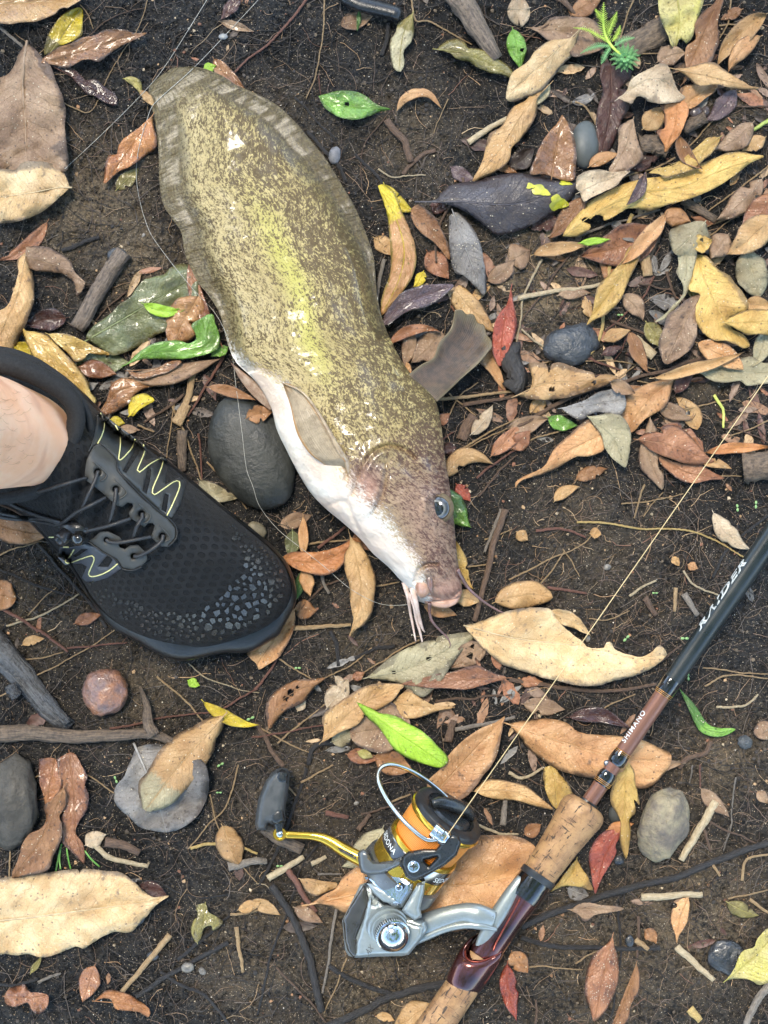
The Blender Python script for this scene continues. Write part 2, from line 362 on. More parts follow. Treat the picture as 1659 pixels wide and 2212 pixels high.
carve([Zc(0,720), Zc(180,690), Zc(300,950), Zc(420,1120), Zc(590,1270)], 5, 3.5)
carve([Zc(210,640), Zc(190,700), Zc(330,990)], 4, 3)
carve([Zc(800,1380), Zc(830,1290), Zc(900,1240), Zc(990,1235)], 5, 8)
carve([Zc(900,1300), Zc(960,1260), Zc(1060,1300)], 12, -4)
carve([Zc(830,1530), Zc(900,1490), Zc(1000,1530), Zc(1100,1540), Zc(1190,1470)], 4, 6)
carve([Zc(700,330), Zc(790,430), Zc(900,540), Zc(960,620)], 14, 4)
carve([Zc(880,740), Zc(905,640), Zc(1000,600), Zc(1090,640)], 8, -5)
carve([Zc(890,780), Zc(940,850), Zc(1040,860)], 8, -4)
fbv = BVHTree.FromPolygons([tuple(v) for v in PN(fishV.reshape(-1, 3))], [tuple(int(i) for i in q) for q in gridf(FN, FM, True)])
def drop(bvh, x, y, off=0.0, default=None):
    """height (drawing units) of a surface seen at plan place x, y"""
    o = Vector((0, 0, HD * S)); d = (P(x, y, 0) - o).normalized(); h = bvh.ray_cast(o, d)
    if h[0] is None: return default
    return h[0].z / S + off
FISH = thing('catfish', 'mottled olive catfish with a white belly lying on its side across the soil', 'fish', (700, 700, 0))
m, nt, b, tc = mat0('fish skin'); o = tc.outputs['Object']
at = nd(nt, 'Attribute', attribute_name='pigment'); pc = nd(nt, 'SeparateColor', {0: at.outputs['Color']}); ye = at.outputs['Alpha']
uv = tc.outputs['UV']; st = nd(nt, 'Mapping', {0: uv, 3: (.62, 1, 1)}).outputs[0]
big = noi(nt, o, 28, 3, .5); md_ = noi(nt, st, 240, 4, .6); sm = noi(nt, st, 820, 3, .7, dist=.6); ti = noi(nt, o, 1500, 2, .5)
olive = mx(nt, mr(nt, big, .35, .65), (.265, .205, .078), (.36, .285, .118))
olive = mx(nt, ma(nt, 'MULTIPLY', ye, .5), olive, (.40, .40, .06))  # reflected yellow mixed into the olive base
hd = ma(nt, 'MINIMUM', ma(nt, 'MULTIPLY', pc.outputs[1], 2.0), 1.0); sno = mr(nt, pc.outputs[1], .5, 1.0)
dark = mx(nt, hd, (.075, .050, .020), (.085, .040, .028))
k = ma(nt, 'ADD', ma(nt, 'MULTIPLY', sm, .75), ma(nt, 'ADD', ma(nt, 'MULTIPLY', md_, .4), ma(nt, 'MULTIPLY', big, .22)))
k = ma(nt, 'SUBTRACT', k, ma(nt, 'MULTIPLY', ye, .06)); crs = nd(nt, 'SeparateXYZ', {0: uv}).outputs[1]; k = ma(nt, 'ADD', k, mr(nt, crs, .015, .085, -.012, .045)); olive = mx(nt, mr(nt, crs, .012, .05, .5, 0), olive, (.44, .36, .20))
c = mx(nt, mr(nt, k, .62, .76), olive, dark)
c = mx(nt, ma(nt, 'MULTIPLY', mr(nt, ti, .55, .7), .45), c, (.05, .035, .015))
head = mx(nt, mr(nt, k, .58, .78), (.25, .165, .115), (.075, .038, .030))
head = mx(nt, sno, head, mx(nt, mr(nt, md_, .4, .65), (.40, .235, .175), (.22, .115, .085))); c = mx(nt, hd, c, head)
finc = mx(nt, mr(nt, md_, .4, .65), (.030, .024, .015), (.080, .060, .028))
c = mx(nt, ma(nt, 'MULTIPLY', pc.outputs[2], .78), c, finc)
wf = mr(nt, ma(nt, 'ADD', pc.outputs[0], ma(nt, 'MULTIPLY', ma(nt, 'SUBTRACT', sm, .5), 1.1)), .32, .66)
c = mx(nt, wf, c, mx(nt, mr(nt, big, .4, .6), (.66, .635, .58), (.58, .48, .40)))
frl = noi(nt, nd(nt, 'Mapping', {0: uv, 3: (1, .14, 1)}).outputs[0], 420, 3, .55); hb = ma(nt, 'ADD', ma(nt, 'ADD', ma(nt, 'MULTIPLY', noi(nt, o, 130, 3, .55), 1.0), ma(nt, 'MULTIPLY', ma(nt, 'MULTIPLY', frl, pc.outputs[2]), .9)), ma(nt, 'MULTIPLY', noi(nt, o, 620, 2, .5), .12))
put(nt, b, Base_Color=c, Roughness=mr(nt, md_, .3, .7, .42, .62), Normal=bump(nt, hb, .65, .0026), Coat_Weight=ma(nt, 'MULTIPLY', mr(nt, ma(nt, 'ADD', mx(nt, pc.outputs[2], noi(nt, nd(nt, 'Mapping', {0: uv, 3: (.45, 1, 1)}).outputs[0], 48, 4, .6), noi(nt, nd(nt, 'Mapping', {0: uv, 3: (1, .3, 1)}).outputs[0], 95, 3, .6)), ma(nt, 'MULTIPLY', pc.outputs[2], .05)), .50, .60), ma(nt, 'SUBTRACT', .70, ma(nt, 'MULTIPLY', pc.outputs[2], .52))), Coat_Roughness=ma(nt, 'ADD', .05, ma(nt, 'MULTIPLY', pc.outputs[2], .17)), Subsurface_Weight=.08, Subsurface_Radius=(.004, .002, .001))
FISHM = m; b.inputs['Specular IOR Level'].default_value = .28
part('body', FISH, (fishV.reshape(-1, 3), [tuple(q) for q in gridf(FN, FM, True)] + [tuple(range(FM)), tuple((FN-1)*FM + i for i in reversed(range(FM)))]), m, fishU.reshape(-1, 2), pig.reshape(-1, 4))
def fin_sheet(lead, trail, n, mm, zf, thick, rays, tips):
    A = catmull(lead, n); B = catmull(trail, n); V = np.zeros((n, mm, 3)); U = np.zeros((n, mm, 2))
    for j in range(mm):
        v = j / (mm - 1); p = A * (1 - v) + B * v
        s = np.linspace(0, 1, n); dd_ = p[-1, :2] - p[-6, :2]; dd_ = dd_ / (np.linalg.norm(dd_) + 1e-9); V[:, j, :2] = p[:, :2] + (dd_ * tips * np.sin(np.pi * v)**.8 * (1 + .2 * np.sin(v * 23)))[None, :] * (s**3)[:, None]
        V[:, j, 2] = zf(s, v) + thick * np.sin(v * rays * 2 * np.pi) * np.clip(s * 4, 0, 1)
        U[:, j, 0] = s; U[:, j, 1] = v
    return (V.reshape(-1, 3), [tuple(q) for q in gridf(n, mm)]), U.reshape(-1, 2)
def fin_mat(name, c1, c2, edge, rough=.3, coat=.35, rs=.45):
    m, nt, b, tc = mat0(name); s = nd(nt, 'SeparateXYZ', {0: tc.outputs['UV']}); o = tc.outputs['Object']
    n = noi(nt, o, 260, 4, .6); c = mx(nt, mr(nt, n, .35, .65), c1, c2)
    r = ma(nt, 'SINE', ma(nt, 'MULTIPLY', s.outputs[1], 150.0)); c = mx(nt, mr(nt, r, .3, 1, 0, rs), c, tuple(x * .45 for x in c1))
    e = ma(nt, 'MAXIMUM', mr(nt, s.outputs[1], .1, .0), ma(nt, 'MAXIMUM', mr(nt, s.outputs[1], .88, 1), mr(nt, s.outputs[0], .85, 1)))
    c = mx(nt, ma(nt, 'MULTIPLY', e, .8), c, edge)
    put(nt, b, Base_Color=c, Roughness=rough, Coat_Weight=coat, Coat_Roughness=.1, Normal=bump(nt, ma(nt, 'ADD', noi(nt, o, 180, 3, .5), ma(nt, 'MULTIPLY', r, .1)), .5, .0016)); return m
pf = fin_mat('pectoral fin skin', (.36, .285, .19), (.25, .19, .12), (.40, .19, .045), .4, .2, .6)
df = fin_mat('dorsal fin skin', (.085, .05, .026), (.042, .026, .014), (.13, .10, .05), .45, .12, .4)
c11 = lambda p: (553 + p[0] / 3, 553 + p[1] / 3)
fs, fu = fin_sheet([c11(p) for p in ((605,1425),(585,1340),(540,1270),(470,1140),(400,1020),(300,890),(230,835),(172,822))], [c11(p) for p in ((470,1420),(440,1350),(355,1285),(280,1178),(245,1075),(228,985),(200,895),(172,822))], 60, 40,
                   lambda s, v: np.interp(s, [0, .15, .6, 1], [150, 192, 196, 176]) - 22 * v + 5 * np.sin(v * 3), .55, 13, 0)
part('pectoral_fin', FISH, fs, pf, fu, solid=1.6)
vv, ff = tube([(*c11(p), z) for p, z in (((608,1430),158),((590,1340),176),((540,1262),194),((400,1012),198),((300,884),198),((172,822),178))], [7, 6.5, 5, 3.4, 2.4, 1.2], 40, 8)
part('fin_spine', FISH, (vv, ff), simple('fin spine', (.36, .27, .17), (.22, .15, .09), .3, coat=.5))
fs, fu = fin_sheet([c11(p) for p in ((1172,945),(1215,905),(1320,805),(1450,690),(1530,590))], [c11(p) for p in ((985,770),(1070,705),(1150,660),(1190,560),(1262,470),(1290,350))], 60, 44,
                   lambda s, v: np.interp(s, [0, .3, .7, 1], [78, 62, 40, 26]) + 9 * np.sin(v * 6 + 4 * s) * s + 16 * v * (1 - s) + 6 * np.sin(s * 7) * v, .22, 12, 20)
fs[0][:, 2] += 24 * np.sin(np.pi * fu[:, 1] * 1.6 + 2.2 * fu[:, 0]) * fu[:, 0] + 5 * np.sin(fu[:, 0] * 9 + fu[:, 1] * 4) * fu[:, 0]
part('dorsal_fin', FISH, fs, df, fu, solid=2.2)
fs, fu = fin_sheet([c11(p) for p in ((118,935),(80,880),(20,830),(-60,770),(-160,695))], [c11(p) for p in ((95,1000),(40,960),(-20,905),(-90,820),(-160,695))], 40, 24, lambda s, v: np.interp(s, [0, .5, 1], [64, 44, 20]) + 5 * np.sin(v * 4), .6, 7, 0)
part('pelvic_fin', FISH, fs, fin_mat('pelvic fin skin', (.26, .16, .10), (.40, .30, .22), (.20, .10, .055)), fu, solid=1.6)
ex, ey = 947.4, 1097.5; ez = drop(fbv, ex, ey, 0, 120)
mE, nt, b, tc = mat0('fish eye'); g = nd(nt, 'Separate' + 'XYZ', {0: tc.outputs['UV']})
rr_ = ma(nt, 'ADD', g.outputs[1], ma(nt, 'MULTIPLY', ma(nt, 'SUBTRACT', noi(nt, tc.outputs['Object'], 500, 3), .5), .1))
c = mx(nt, mr(nt, rr_, .55, .60), (.004, .0045, .006), (.15, .15, .14)); c = mx(nt, mr(nt, rr_, .63, .80), c, (.040, .043, .050)); c = mx(nt, mr(nt, rr_, .84, .97), c, (.02, .018, .015))
put(nt, b, Base_Color=c, Roughness=.08, Coat_Weight=1.0, Coat_Roughness=.02)
ax_ = np.array([-.30, .12, .94]); prof = [(0, 26.5), (4.5, 26), (8, 22.5), (11, 17), (13, 12), (13.8, 6), (14, .01)]
v, f = lathe((ex, ey, ez - 5), ax_, prof, 36); eye = part('eye', FISH, (v, f), mE, np.c_[np.zeros(len(v)), np.repeat([1.05, .98, .86, .66, .43, .2, 0], 36)])
part('eyelid', FISH, lathe((ex, ey, ez - 5), ax_, [(-6, 33), (0, 30), (3, 27.5), (3.5, 25), (1, 24)], 36), FISHM, None, np.tile([0, .3, 1, 0.], (36 * 5, 1)))
lipm = simple('lip skin', (.50, .31, .225), (.33, .18, .13), .3, scale=160, coat=.6, bs=.3, bd=.001)
def onfish(p, off): x, y = Zc(*p); return (x, y, drop(fbv, x, y, off, 40))
def lipz(p, z): return (*Zc(*p), z)
part('lip', FISH, ball(lipz((872, 1405), 94), (19, 31, 29), 24, 14, .12), lipm)
v1 = tube([lipz((850,1490),66), lipz((885,1535),60), lipz((960,1565),58), lipz((1070,1575),56), lipz((1150,1545),52), lipz((1190,1480),48)], [3, 8, 10, 11, 9, 3], 30, 12)
part('lip', FISH, v1, lipm)
horn = simple('nasal barbel skin', (.19, .10, .08), (.11, .075, .06), .3, coat=.6)
part('nasal_barbel', FISH, tube([lipz((925,1275),112), lipz((922,1340),124), lipz((932,1430),128), lipz((942,1512),118)], [7, 9, 5.5, .6], 20, 10), horn)
pale = simple('pale barbel skin', (.62, .50, .44), (.48, .34, .28), .3, coat=.5); brn = simple('brown barbel skin', (.17, .09, .08), (.10, .06, .06), .28, coat=.6)
for pts, rd, mm in (([(700,1390,70),(735,1520,64),(755,1660,34),(775,1760,22),(803,1915,12)], [8,6,4.4,3.6,2], pale), ([(770,1440,84),(800,1560,80),(830,1700,50),(866,1810,30),(882,1832,24)], [9,8,6.6,5.4,2], pale),
                    ([(755,1480,66),(790,1600,60),(810,1720,36),(838,1820,24),(862,1925,12)], [8,6,5,4,2.2], pale), ([(925,1575,70),(925,1660,48),(950,1740,34),(1020,1820,24),(1085,1885,22),(1110,1950,22),(1095,1972,20)], [5.5,5,4.4,3.6,3,2.4,1], brn),
                    ([(1170,1280,92),(1215,1360,74),(1280,1455,52),(1400,1560,36),(1530,1640,30),(1632,1684,28)], [7,5.6,4.6,3.6,2.6,1], brn)):
    part('barbel', FISH, tube([lipz(p[:2], p[2]) for p in pts], [q * .78 for q in rd], 40, 9, bump=.05), mm)

# ------------------------------------------------------------------ shoe and the ankle in it
SR = [(-190,735),(-60,748),(40,762),(120,805),(185,860),(250,925),(320,968),(400,1030),(480,1096),(545,1148),(593,1190),(620,1225),(632,1262),(630,1296),(612,1326),(585,1348)]
SL = [(-260,960),(-120,1070),(-20,1085),(45,1110),(88,1150),(118,1185),(148,1215),(172,1252),(198,1295),(232,1333),(272,1362),(322,1384),(385,1399),(440,1400),(500,1386),(545,1370)]
SH = [380,395,395,390,380,366,345,310,276,250,228,205,180,158,132,100]
SN, SM = 150, 60; kk2 = np.linspace(0, len(SR) - 1, SN)
def bi(p):
    p = np.array(p, float); p = p[:, None] if p.ndim == 1 else p; o = np.empty((SN, p.shape[1])); k = np.clip(kk2.astype(int), 0, len(p) - 2); u = kk2 - k
    for c_ in range(p.shape[1]):
        m_ = np.gradient(p[:, c_]); o[:, c_] = (2*u**3-3*u**2+1)*p[k, c_] + (u**3-2*u**2+u)*m_[k] + (-2*u**3+3*u**2)*p[k+1, c_] + (u**3-u**2)*m_[k+1]
    return o
R2, L2, H2 = bi(SR), bi(SL), bi(SH)[:, 0]
up = np.zeros((SN, SM, 3)); upu = np.zeros((SN, SM, 2)); a_s = np.r_[0, np.cumsum(np.linalg.norm(np.diff((R2 + L2) / 2, axis=0), axis=1))]
for i in range(SN):
    v = np.linspace(-1, 1, SM); vv_ = np.sign(v) * np.abs(v)**.85; u = .5 + .5 * vv_       # 0 = upper right edge, 1 = lower left edge
    dome = np.clip(1 - np.abs(vv_ + .12 * (1 - vv_**2))**2.5, 0, 1)**.62
    z = 62 + (H2[i] - 62) * dome
    k = kk2[i]
    cr = 10 * np.exp(-((a_s[i] - 470 - 60 * (u - .6)) / 16)**2) * sstep(.25, .5, u) * (1 - sstep(.75, .95, u)) + 7 * np.exp(-((a_s[i] - 520 - 110 * (u - .5)) / 20)**2) * sstep(.2, .45, u) * (1 - sstep(.7, .9, u))
    z = z - 1.8 * cr + 9 * fbm(u * 7, a_s[i] / 90 + 0 * u, 3, 8)
    xy = R2[i] * (1 - u[:, None]) + L2[i] * u[:, None]; up[i, :, :2] = xy; up[i, :, 2] = z
    d_ = np.r_[0, np.cumsum(np.linalg.norm(np.diff(up[i], axis=0), axis=1))]; upu[i] = np.stack([np.full(SM, a_s[i]), d_ - d_[SM // 2]], -1)
upf = [tuple(q) for q in gridf(SN, SM)] + [tuple((SN - 1) * SM + j for j in range(SM))]
sbv = BVHTree.FromPolygons([tuple(q) for q in PN(up.reshape(-1, 3))], upf)
SHOE = thing('shoe', 'black mesh lace-up water shoe with yellow zigzag stitching, worn at the left edge', 'shoe', (250, 1150, 0))
m, nt, b, tc = mat0('shoe mesh'); uvn = tc.outputs['UV']
def dots(off):
    q = nd(nt, 'VectorMath', {0: nd(nt, 'VectorMath', {0: uvn, 1: (off[0], off[1], 0)}, operation='ADD').outputs[0], 1: (1/23.0, 1/36.0, 0)}, operation='MULTIPLY').outputs[0]
    q = nd(nt, 'VectorMath', {0: q}, operation='FRACTION').outputs[0]
    q = nd(nt, 'VectorMath', {0: nd(nt, 'VectorMath', {0: q, 1: (.5, .5, 0)}, operation='SUBTRACT').outputs[0], 1: (23.0, 36.0, 0)}, operation='MULTIPLY').outputs[0]
    return nd(nt, 'VectorMath', {0: q}, operation='LENGTH').outputs['Value']
dd = ma(nt, 'MINIMUM', dots((0, 0)), dots((11.5, 18)))
wv = noi(nt, uvn, .55, 2, .5); big = noi(nt, uvn, .012, 3, .5); dot = mr(nt, ma(nt, 'ADD', dd, ma(nt, 'MULTIPLY', wv, 1.5)), 6.4, 8.2)
c = mx(nt, mr(nt, big, .35, .65), (.0045, .0047, .0053), (.0085, .0088, .0098)); c = mx(nt, dot, (.0025, .0025, .003), c)
hh = ma(nt, 'ADD', ma(nt, 'MULTIPLY', dot, .8), ma(nt, 'MULTIPLY', wv, .35))
put(nt, b, Base_Color=c, Roughness=mr(nt, wv, .3, .7, .5, .75), Normal=bump(nt, hh, 1.0, .0009), Sheen_Weight=.03, Sheen_Roughness=.5); b.inputs['Specular IOR Level'].default_value = .2
part('upper', SHOE, (up.reshape(-1, 3), upf), m, upu.reshape(-1, 2))
# sole: a rubber rim that bulges out under the toe
rub = simple('black rubber', (.005, .0053, .0056), (.009, .0094, .010), .34, scale=120, bs=.35, bd=.0006, bscale=900)
out = np.concatenate([R2, L2[::-1]]); cen = out.mean(0)
def offs(d):
    t = np.gradient(out, axis=0); n_ = np.stack([t[:, 1], -t[:, 0]], -1); n_ /= np.linalg.norm(n_, axis=1)[:, None] + 1e-9; return out + n_ * d[:, None]
no = len(out); sw = np.r_[np.interp(np.linspace(0, 1, SN), [0, .5, .8, .93, 1], [6, 4, 5, 13, 26]), np.interp(np.linspace(0, 1, SN), [0, .06, .2, .32, .45, 1], [24, 25, 20, 13, 3, 2])]
lump = 1 + .30 * np.sin(np.arange(no) / 4.6) * np.r_[np.zeros(SN) + .2, np.ones(SN)]
rings = [(0.55, 84), (.95, 74), (1.1, 54), (1.05, 30), (.8, 4), (.2, 1)]
sv = np.concatenate([np.c_[offs(sw * q * (lump if 0 < i_ < 5 else 1) if i_ else sw * -.35), np.full(no, z) + (4 * np.sin(np.arange(no) / 7.0) if z > 20 else 0)] for i_, (q, z) in enumerate([(0, 92)] + rings)])
part('sole', SHOE, (sv, [tuple(q) for q in gridf(7, no, True)]), rub)
def onshoe(x, y, off=0.0): return (x, y, drop(sbv, x, y, off, 250))
D3 = lambda p: (p[0] * .2930, 729.06 + p[1] * .2930)
gry = simple('grey rubber guard', (.032, .032, .030), (.046, .046, .043), .55, scale=60, bs=.2, bd=.0003, bscale=1500)
film = simple('dark film overlay', (.026, .029, .031), (.040, .043, .044), .38, scale=60, bs=.2, bd=.0003, bscale=900)
sf_ = lambda off: (lambda x, y: drop(sbv, x, y, off, 250))
OV = [(715,560),(712,640),(690,740),(650,850),(690,800),(735,780),(860,900),(870,980),(1050,1160),(1240,1330),(1270,1330),(1330,1230),(1375,1070),(1360,1028),(1320,1030),(1215,1085),(1240,930),(1225,895),(1190,880),(1115,888),(1070,905),(1085,830),(1060,790),(1000,745),(870,650),(760,565)]
HOLES = [[(905,985),(1000,820),(1030,830),(1020,860),(930,1000)], [(1050,1130),(1090,960),(1115,970),(1105,1060),(1080,1155)], [(1190,1270),(1215,1150),(1245,1160),(1225,1290)]]
part('side_overlay', SHOE, slab([D3(p) for p in OV], sf_(4), 5, [[D3(p) for p in h] for h in HOLES], 7, 2.5, 1.5), film)
OV2 = [(440,1545),(520,1545),(640,1520),(700,1540),(860,1650),(900,1700),(800,1770),(700,1800),(630,1800),(605,1770),(640,1690),(600,1665),(480,1678),(425,1620)]
part('side_overlay', SHOE, slab([D3(p) for p in OV2], sf_(4), 5, [[D3(p) for p in ((720,1690),(800,1600),(830,1640),(800,1690))], [D3(p) for p in ((535,1610),(600,1560),(650,1560),(560,1620))]], 7, 2.5, 1.5), simple('blue grey film overlay', (.045, .050, .062), (.060, .066, .078), .38, scale=60))
GU = [(690,800),(735,780),(800,830),(860,900),(872,980),(960,1080),(1060,1180),(1160,1270),(1240,1330),(1300,1400),(1300,1480),(1240,1545),(1185,1540),(1110,1470),(1130,1425),(1140,1385),(1125,1368),(1090,1370),(1065,1400),(960,1330),(950,1290),(982,1245),(975,1222),(940,1218),(900,1250),(860,1240),(760,1150),(630,1050),(625,990),(640,900)]
GH = [(720,990),(855,1118),(1045,1300),(1200,1465)]
cir = lambda c_, r_, n=10: [D3((c_[0] + r_ * math.cos(6.283 * i / n), c_[1] + r_ * math.sin(6.283 * i / n))) for i in range(n)]
part('lace_guard', SHOE, slab([D3(p) for p in GU], sf_(15), 11, [cir(h, 27) for h in GH], 7, 3.5, 2.5), gry)
GU2 = [(655,1500),(690,1478),(740,1430),(800,1430),(880,1468),(897,1490),(872,1520),(882,1545),(920,1562),(960,1530),(1020,1530),(1082,1590),(1087,1640),(1040,1692),(980,1715),(900,1700),(860,1640),(760,1580)]
part('lace_guard', SHOE, slab([D3(p) for p in GU2], sf_(15), 11, [cir((785, 1492), 22), cir((985, 1612), 24)], 7, 3.5, 2.5), gry)
for pth in ([(735,782),(800,832),(858,900),(872,980),(960,1080),(1060,1180),(1160,1270),(1240,1330),(1298,1400),(1300,1475),(1245,1540)], [(650,1505),(760,1582),(860,1645),(900,1702),(980,1716),(1045,1690)]):
    part('seam', SHOE, tube([onshoe(*D3(p), 15) for p in catmull(pth, 40)], 2.0, None, 6), simple('black piping', (.008, .008, .009), None, .5))
for h in ((690,960,775,1010,740,1060),(840,1080,925,1140,880,1190),(1025,1270,1100,1310,1060,1370),(1165,1420,1225,1450,1225,1500)):
    part('ridge', SHOE, tube([onshoe(*D3(p), 16.5) for p in ((h[0], h[1] - 40), (h[2] + 10, h[3]), (h[4] + 30, h[5] - 15), (h[4], h[5]))], 1.5, 24, 6), gry)
yel = simple('yellow stitching', (.72, .68, .30), (.62, .58, .26), .5, scale=900)
for pth in ([(740,555),(765,600),(770,655),(752,720),(722,780)], [(850,645),(885,720),(887,800),(876,900),(890,902),(930,865),(975,810),(995,752)], [(1058,793),(1066,840),(1040,910),(1012,982),(1030,992),(1110,930),(1190,893),(1203,915),(1175,1000),(1122,1130),(1135,1160),(1200,1120),(1290,1060),(1323,1062),(1322,1110),(1270,1235),(1230,1315)],
            [(362,1472),(410,1472)], [(468,1546),(505,1546)], [(545,1565),(510,1620),(480,1650),(500,1665),(600,1632),(680,1610),(694,1635),(670,1700),(653,1745),(672,1763),(740,1750),(810,1715),(868,1668)]):
    part('stitching', SHOE, tube([onshoe(*D3(p), 5.2) for p in catmull(pth, 50)], 1.45, None, 6), yel)
lace = simple('black elastic cord', (.012, .012, .013), (.022, .022, .024), .42, scale=1500, bs=.5, bd=.0003)
for pth, r_ in (([(722,985),(700,1050),(650,1160),(595,1290)], 4.2), ([(855,1112),(850,1180),(835,1260),(808,1372)], 4.2), ([(1046,1295),(1045,1330),(1010,1390),(980,1490)], 4.2), ([(1202,1458),(1190,1500),(1120,1560),(1030,1608),(988,1612)], 4.4),
                ([(782,1488),(810,1507),(880,1510),(1000,1490),(1110,1470)], 4.2), ([(650,1422),(700,1412),(800,1388),(960,1335)], 4.2), ([(400,1385),(450,1375),(560,1292),(680,1230),(780,1180)], 4.2),
                ([(70,1155),(200,1150),(330,1128),(450,1088),(640,1035)], 4.0), ([(-60,1180),(60,1215),(150,1262),(300,1320),(450,1362)], 4.4), ([(-60,1288),(40,1305),(180,1330),(330,1340),(470,1380)], 4.4), ([(-60,1310),(60,1335),(200,1345),(330,1365),(450,1395)], 4.0)):
    q = catmull([D3(p) for p in pth], 40)
    zz = np.array([drop(sbv, x, y, 15, None) or 190 for x, y in q]); zz = np.convolve(np.pad(zz, 4, 'edge'), np.ones(9) / 9, 'valid') + 12 * np.sin(np.linspace(0, np.pi, 40))
    part('lace', SHOE, tube(np.c_[q, zz], r_, None, 8), lace)
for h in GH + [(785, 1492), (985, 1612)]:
    x, y = D3(h); z = drop(sbv, x, y, 1.5, 250); part('eyelet', SHOE, lathe((x, y, z), (0, 0, 1), [(0, .01), (.5, 5), (1.5, 8)], 14), simple('eyelet shade', (.004, .004, .004), None, .8))  # dark disc carries the shade inside each lace hole as colour
cz = 285
lockm = simple('cord lock plastic', (.013, .013, .014), (.02, .02, .022), .3, scale=400, coat=.1)
cl = part('cord_lock', SHOE, join(ball((*D3((560, 1405)), cz), (34, 22, 26), 24, 14, .1), ball((*D3((640, 1400)), cz + 4), (16, 15, 18), 18, 10)), lockm)
part('barrel', cl, lathe((*D3((500, 1435)), cz + 6), (-.62, .62, .45), [(-6, 12), (0, 16), (26, 16.5), (30, 15), (30, 9.5), (12, 9), (12, .01)], 24), lockm)
part('button', cl, lathe((*D3((592, 1435)), cz + 6), (-.28, .62, .6), [(-6, 12), (0, 15), (24, 15.5), (30, 13), (34, 8), (35.5, .01)], 24), simple('glossy black plastic', (.012, .012, .012), None, .12, coat=.6))
# tongue, collar and padded rim round the ankle
clo = simple('black collar fabric', (.006, .006, .0065), (.010, .010, .011), .85, scale=900, bs=.6, bd=.0006)
COLP = [(-120,775,430),(0,784,425),(50,798,415),(100,822,400),(140,850,385),(163,885,372),(160,930,360),(138,985,345),(105,1035,330),(75,1060,318),(40,1072,308),(-20,1078,300),(-120,1070,300)]
part('collar', SHOE, tube(COLP, [26,25,24,23,21,20,20,19,18,15,13,13,13], 60, 12, bump=.05), clo)
part('collar', SHOE, tube([(-120,752,405),(0,764,400),(60,780,392),(115,812,378),(160,850,362),(186,890,350),(196,930,338)], [17,17,16,15,14,12,8], 40, 10, bump=.04), clo)
chip = simple('rubber chip', (.022, .023, .024), (.040, .042, .042), .22, scale=700); V_, F_ = [], []
band = catmull([(168,1262),(200,1300),(262,1345),(345,1384),(440,1397),(520,1372),(585,1325),(618,1270),(608,1222),(565,1172),(505,1122)], 400); bt = np.gradient(band, axis=0); bt /= np.linalg.norm(bt, axis=1)[:, None]
parts_ = []; placed = []
for _ in range(2600):
    s = rnd.random(); i = int(s * 399); dmax = float(np.interp(s, [0, .15, .35, .55, .75, .9, 1], [22, 42, 62, 92, 98, 46, 16])); q = rnd.random(); d = 6 + dmax * q * (0.55 + .45 * q)
    x, y = band[i] + np.array([bt[i, 1], -bt[i, 0]]) * d
    r_ = rnd.uniform(4.2, 8.8) * (1.15 if .4 < s < .8 else .85)
    if any((x - a)**2 + (y - c_)**2 < ((r_ + e) * .93)**2 for a, c_, e in placed): continue
    if drop(sbv, x, y, 0, None) is None: continue
    placed.append((x, y, r_)); a0 = rnd.random() * 6.28; n = rnd.choice((4, 4, 5, 5, 6)); el = rnd.uniform(.6, 1); pt = []
    for k in range(n):
        a = 6.283 * (k + rnd.uniform(-.3, .3)) / n; px_, py_ = r_ * math.cos(a), r_ * el * math.sin(a); pt.append((x + px_ * math.cos(a0) - py_ * math.sin(a0), y + px_ * math.sin(a0) + py_ * math.cos(a0)))
    zt = [drop(sbv, *p, 2.6, None) for p in pt]
    if None in zt or max(zt) - min(zt) > 22: continue
    V2 = [(*p, z) for p, z in zip(pt, zt)] + [(x + (p[0] - x) * 1.12, y + (p[1] - y) * 1.12, z - 4) for p, z in zip(pt, zt)]
    parts_.append((V2, [tuple(range(n))] + [(k, n + k, n + (k + 1) % n, (k + 1) % n) for k in range(n)]))
    if len(placed) > 430: break
ch = part('rubber_chips', SHOE, join(*parts_), chip, smooth=False); ch['kind'] = 'stuff'

PER = thing('person', "bare ankle of a person wearing the black shoe, cut by the left edge", 'person', (-40, 930, 0))
mS, nt, b, tc = mat0('human skin'); o = tc.outputs['Object']
n = noi(nt, o, 40, 4, .55); n2 = noi(nt, o, 900, 3, .6); vn_ = noi(nt, nd(nt, 'Mapping', {0: o, 3: (1, .35, 1)}).outputs[0], 60, 2, .5)
c = mx(nt, mr(nt, n, .35, .65), (.80, .43, .255), (.84, .52, .345)); c = mx(nt, mr(nt, vn_, .50, .66, 0, .6), c, (.60, .30, .19)); c = mx(nt, mr(nt, n2, .6, .75, 0, .2), c, (.62, .38, .26))
put(nt, b, Base_Color=c, Roughness=.48, Normal=bump(nt, ma(nt, 'ADD', n2, ma(nt, 'MULTIPLY', vn_, .8)), .25, .0006), Subsurface_Weight=.15, Subsurface_Radius=(.006, .003, .0015))
lv = []; ln = 40; ls = 48
ctr = catmull([(190,985,205),(120,968,262),(60,950,330),(-20,935,430),(-120,915,560),(-260,890,780)], ln); rad_ = np.interp(np.linspace(0, 1, ln), [0, .2, .4, .6, .8, 1], [66, 96, 122, 136, 146, 165])
lv, lf = tube(ctr, rad_, None, ls, .92)
lv = lv.reshape(ln, ls, 3); aa = np.linspace(0, 2*np.pi, ls, endpoint=False)
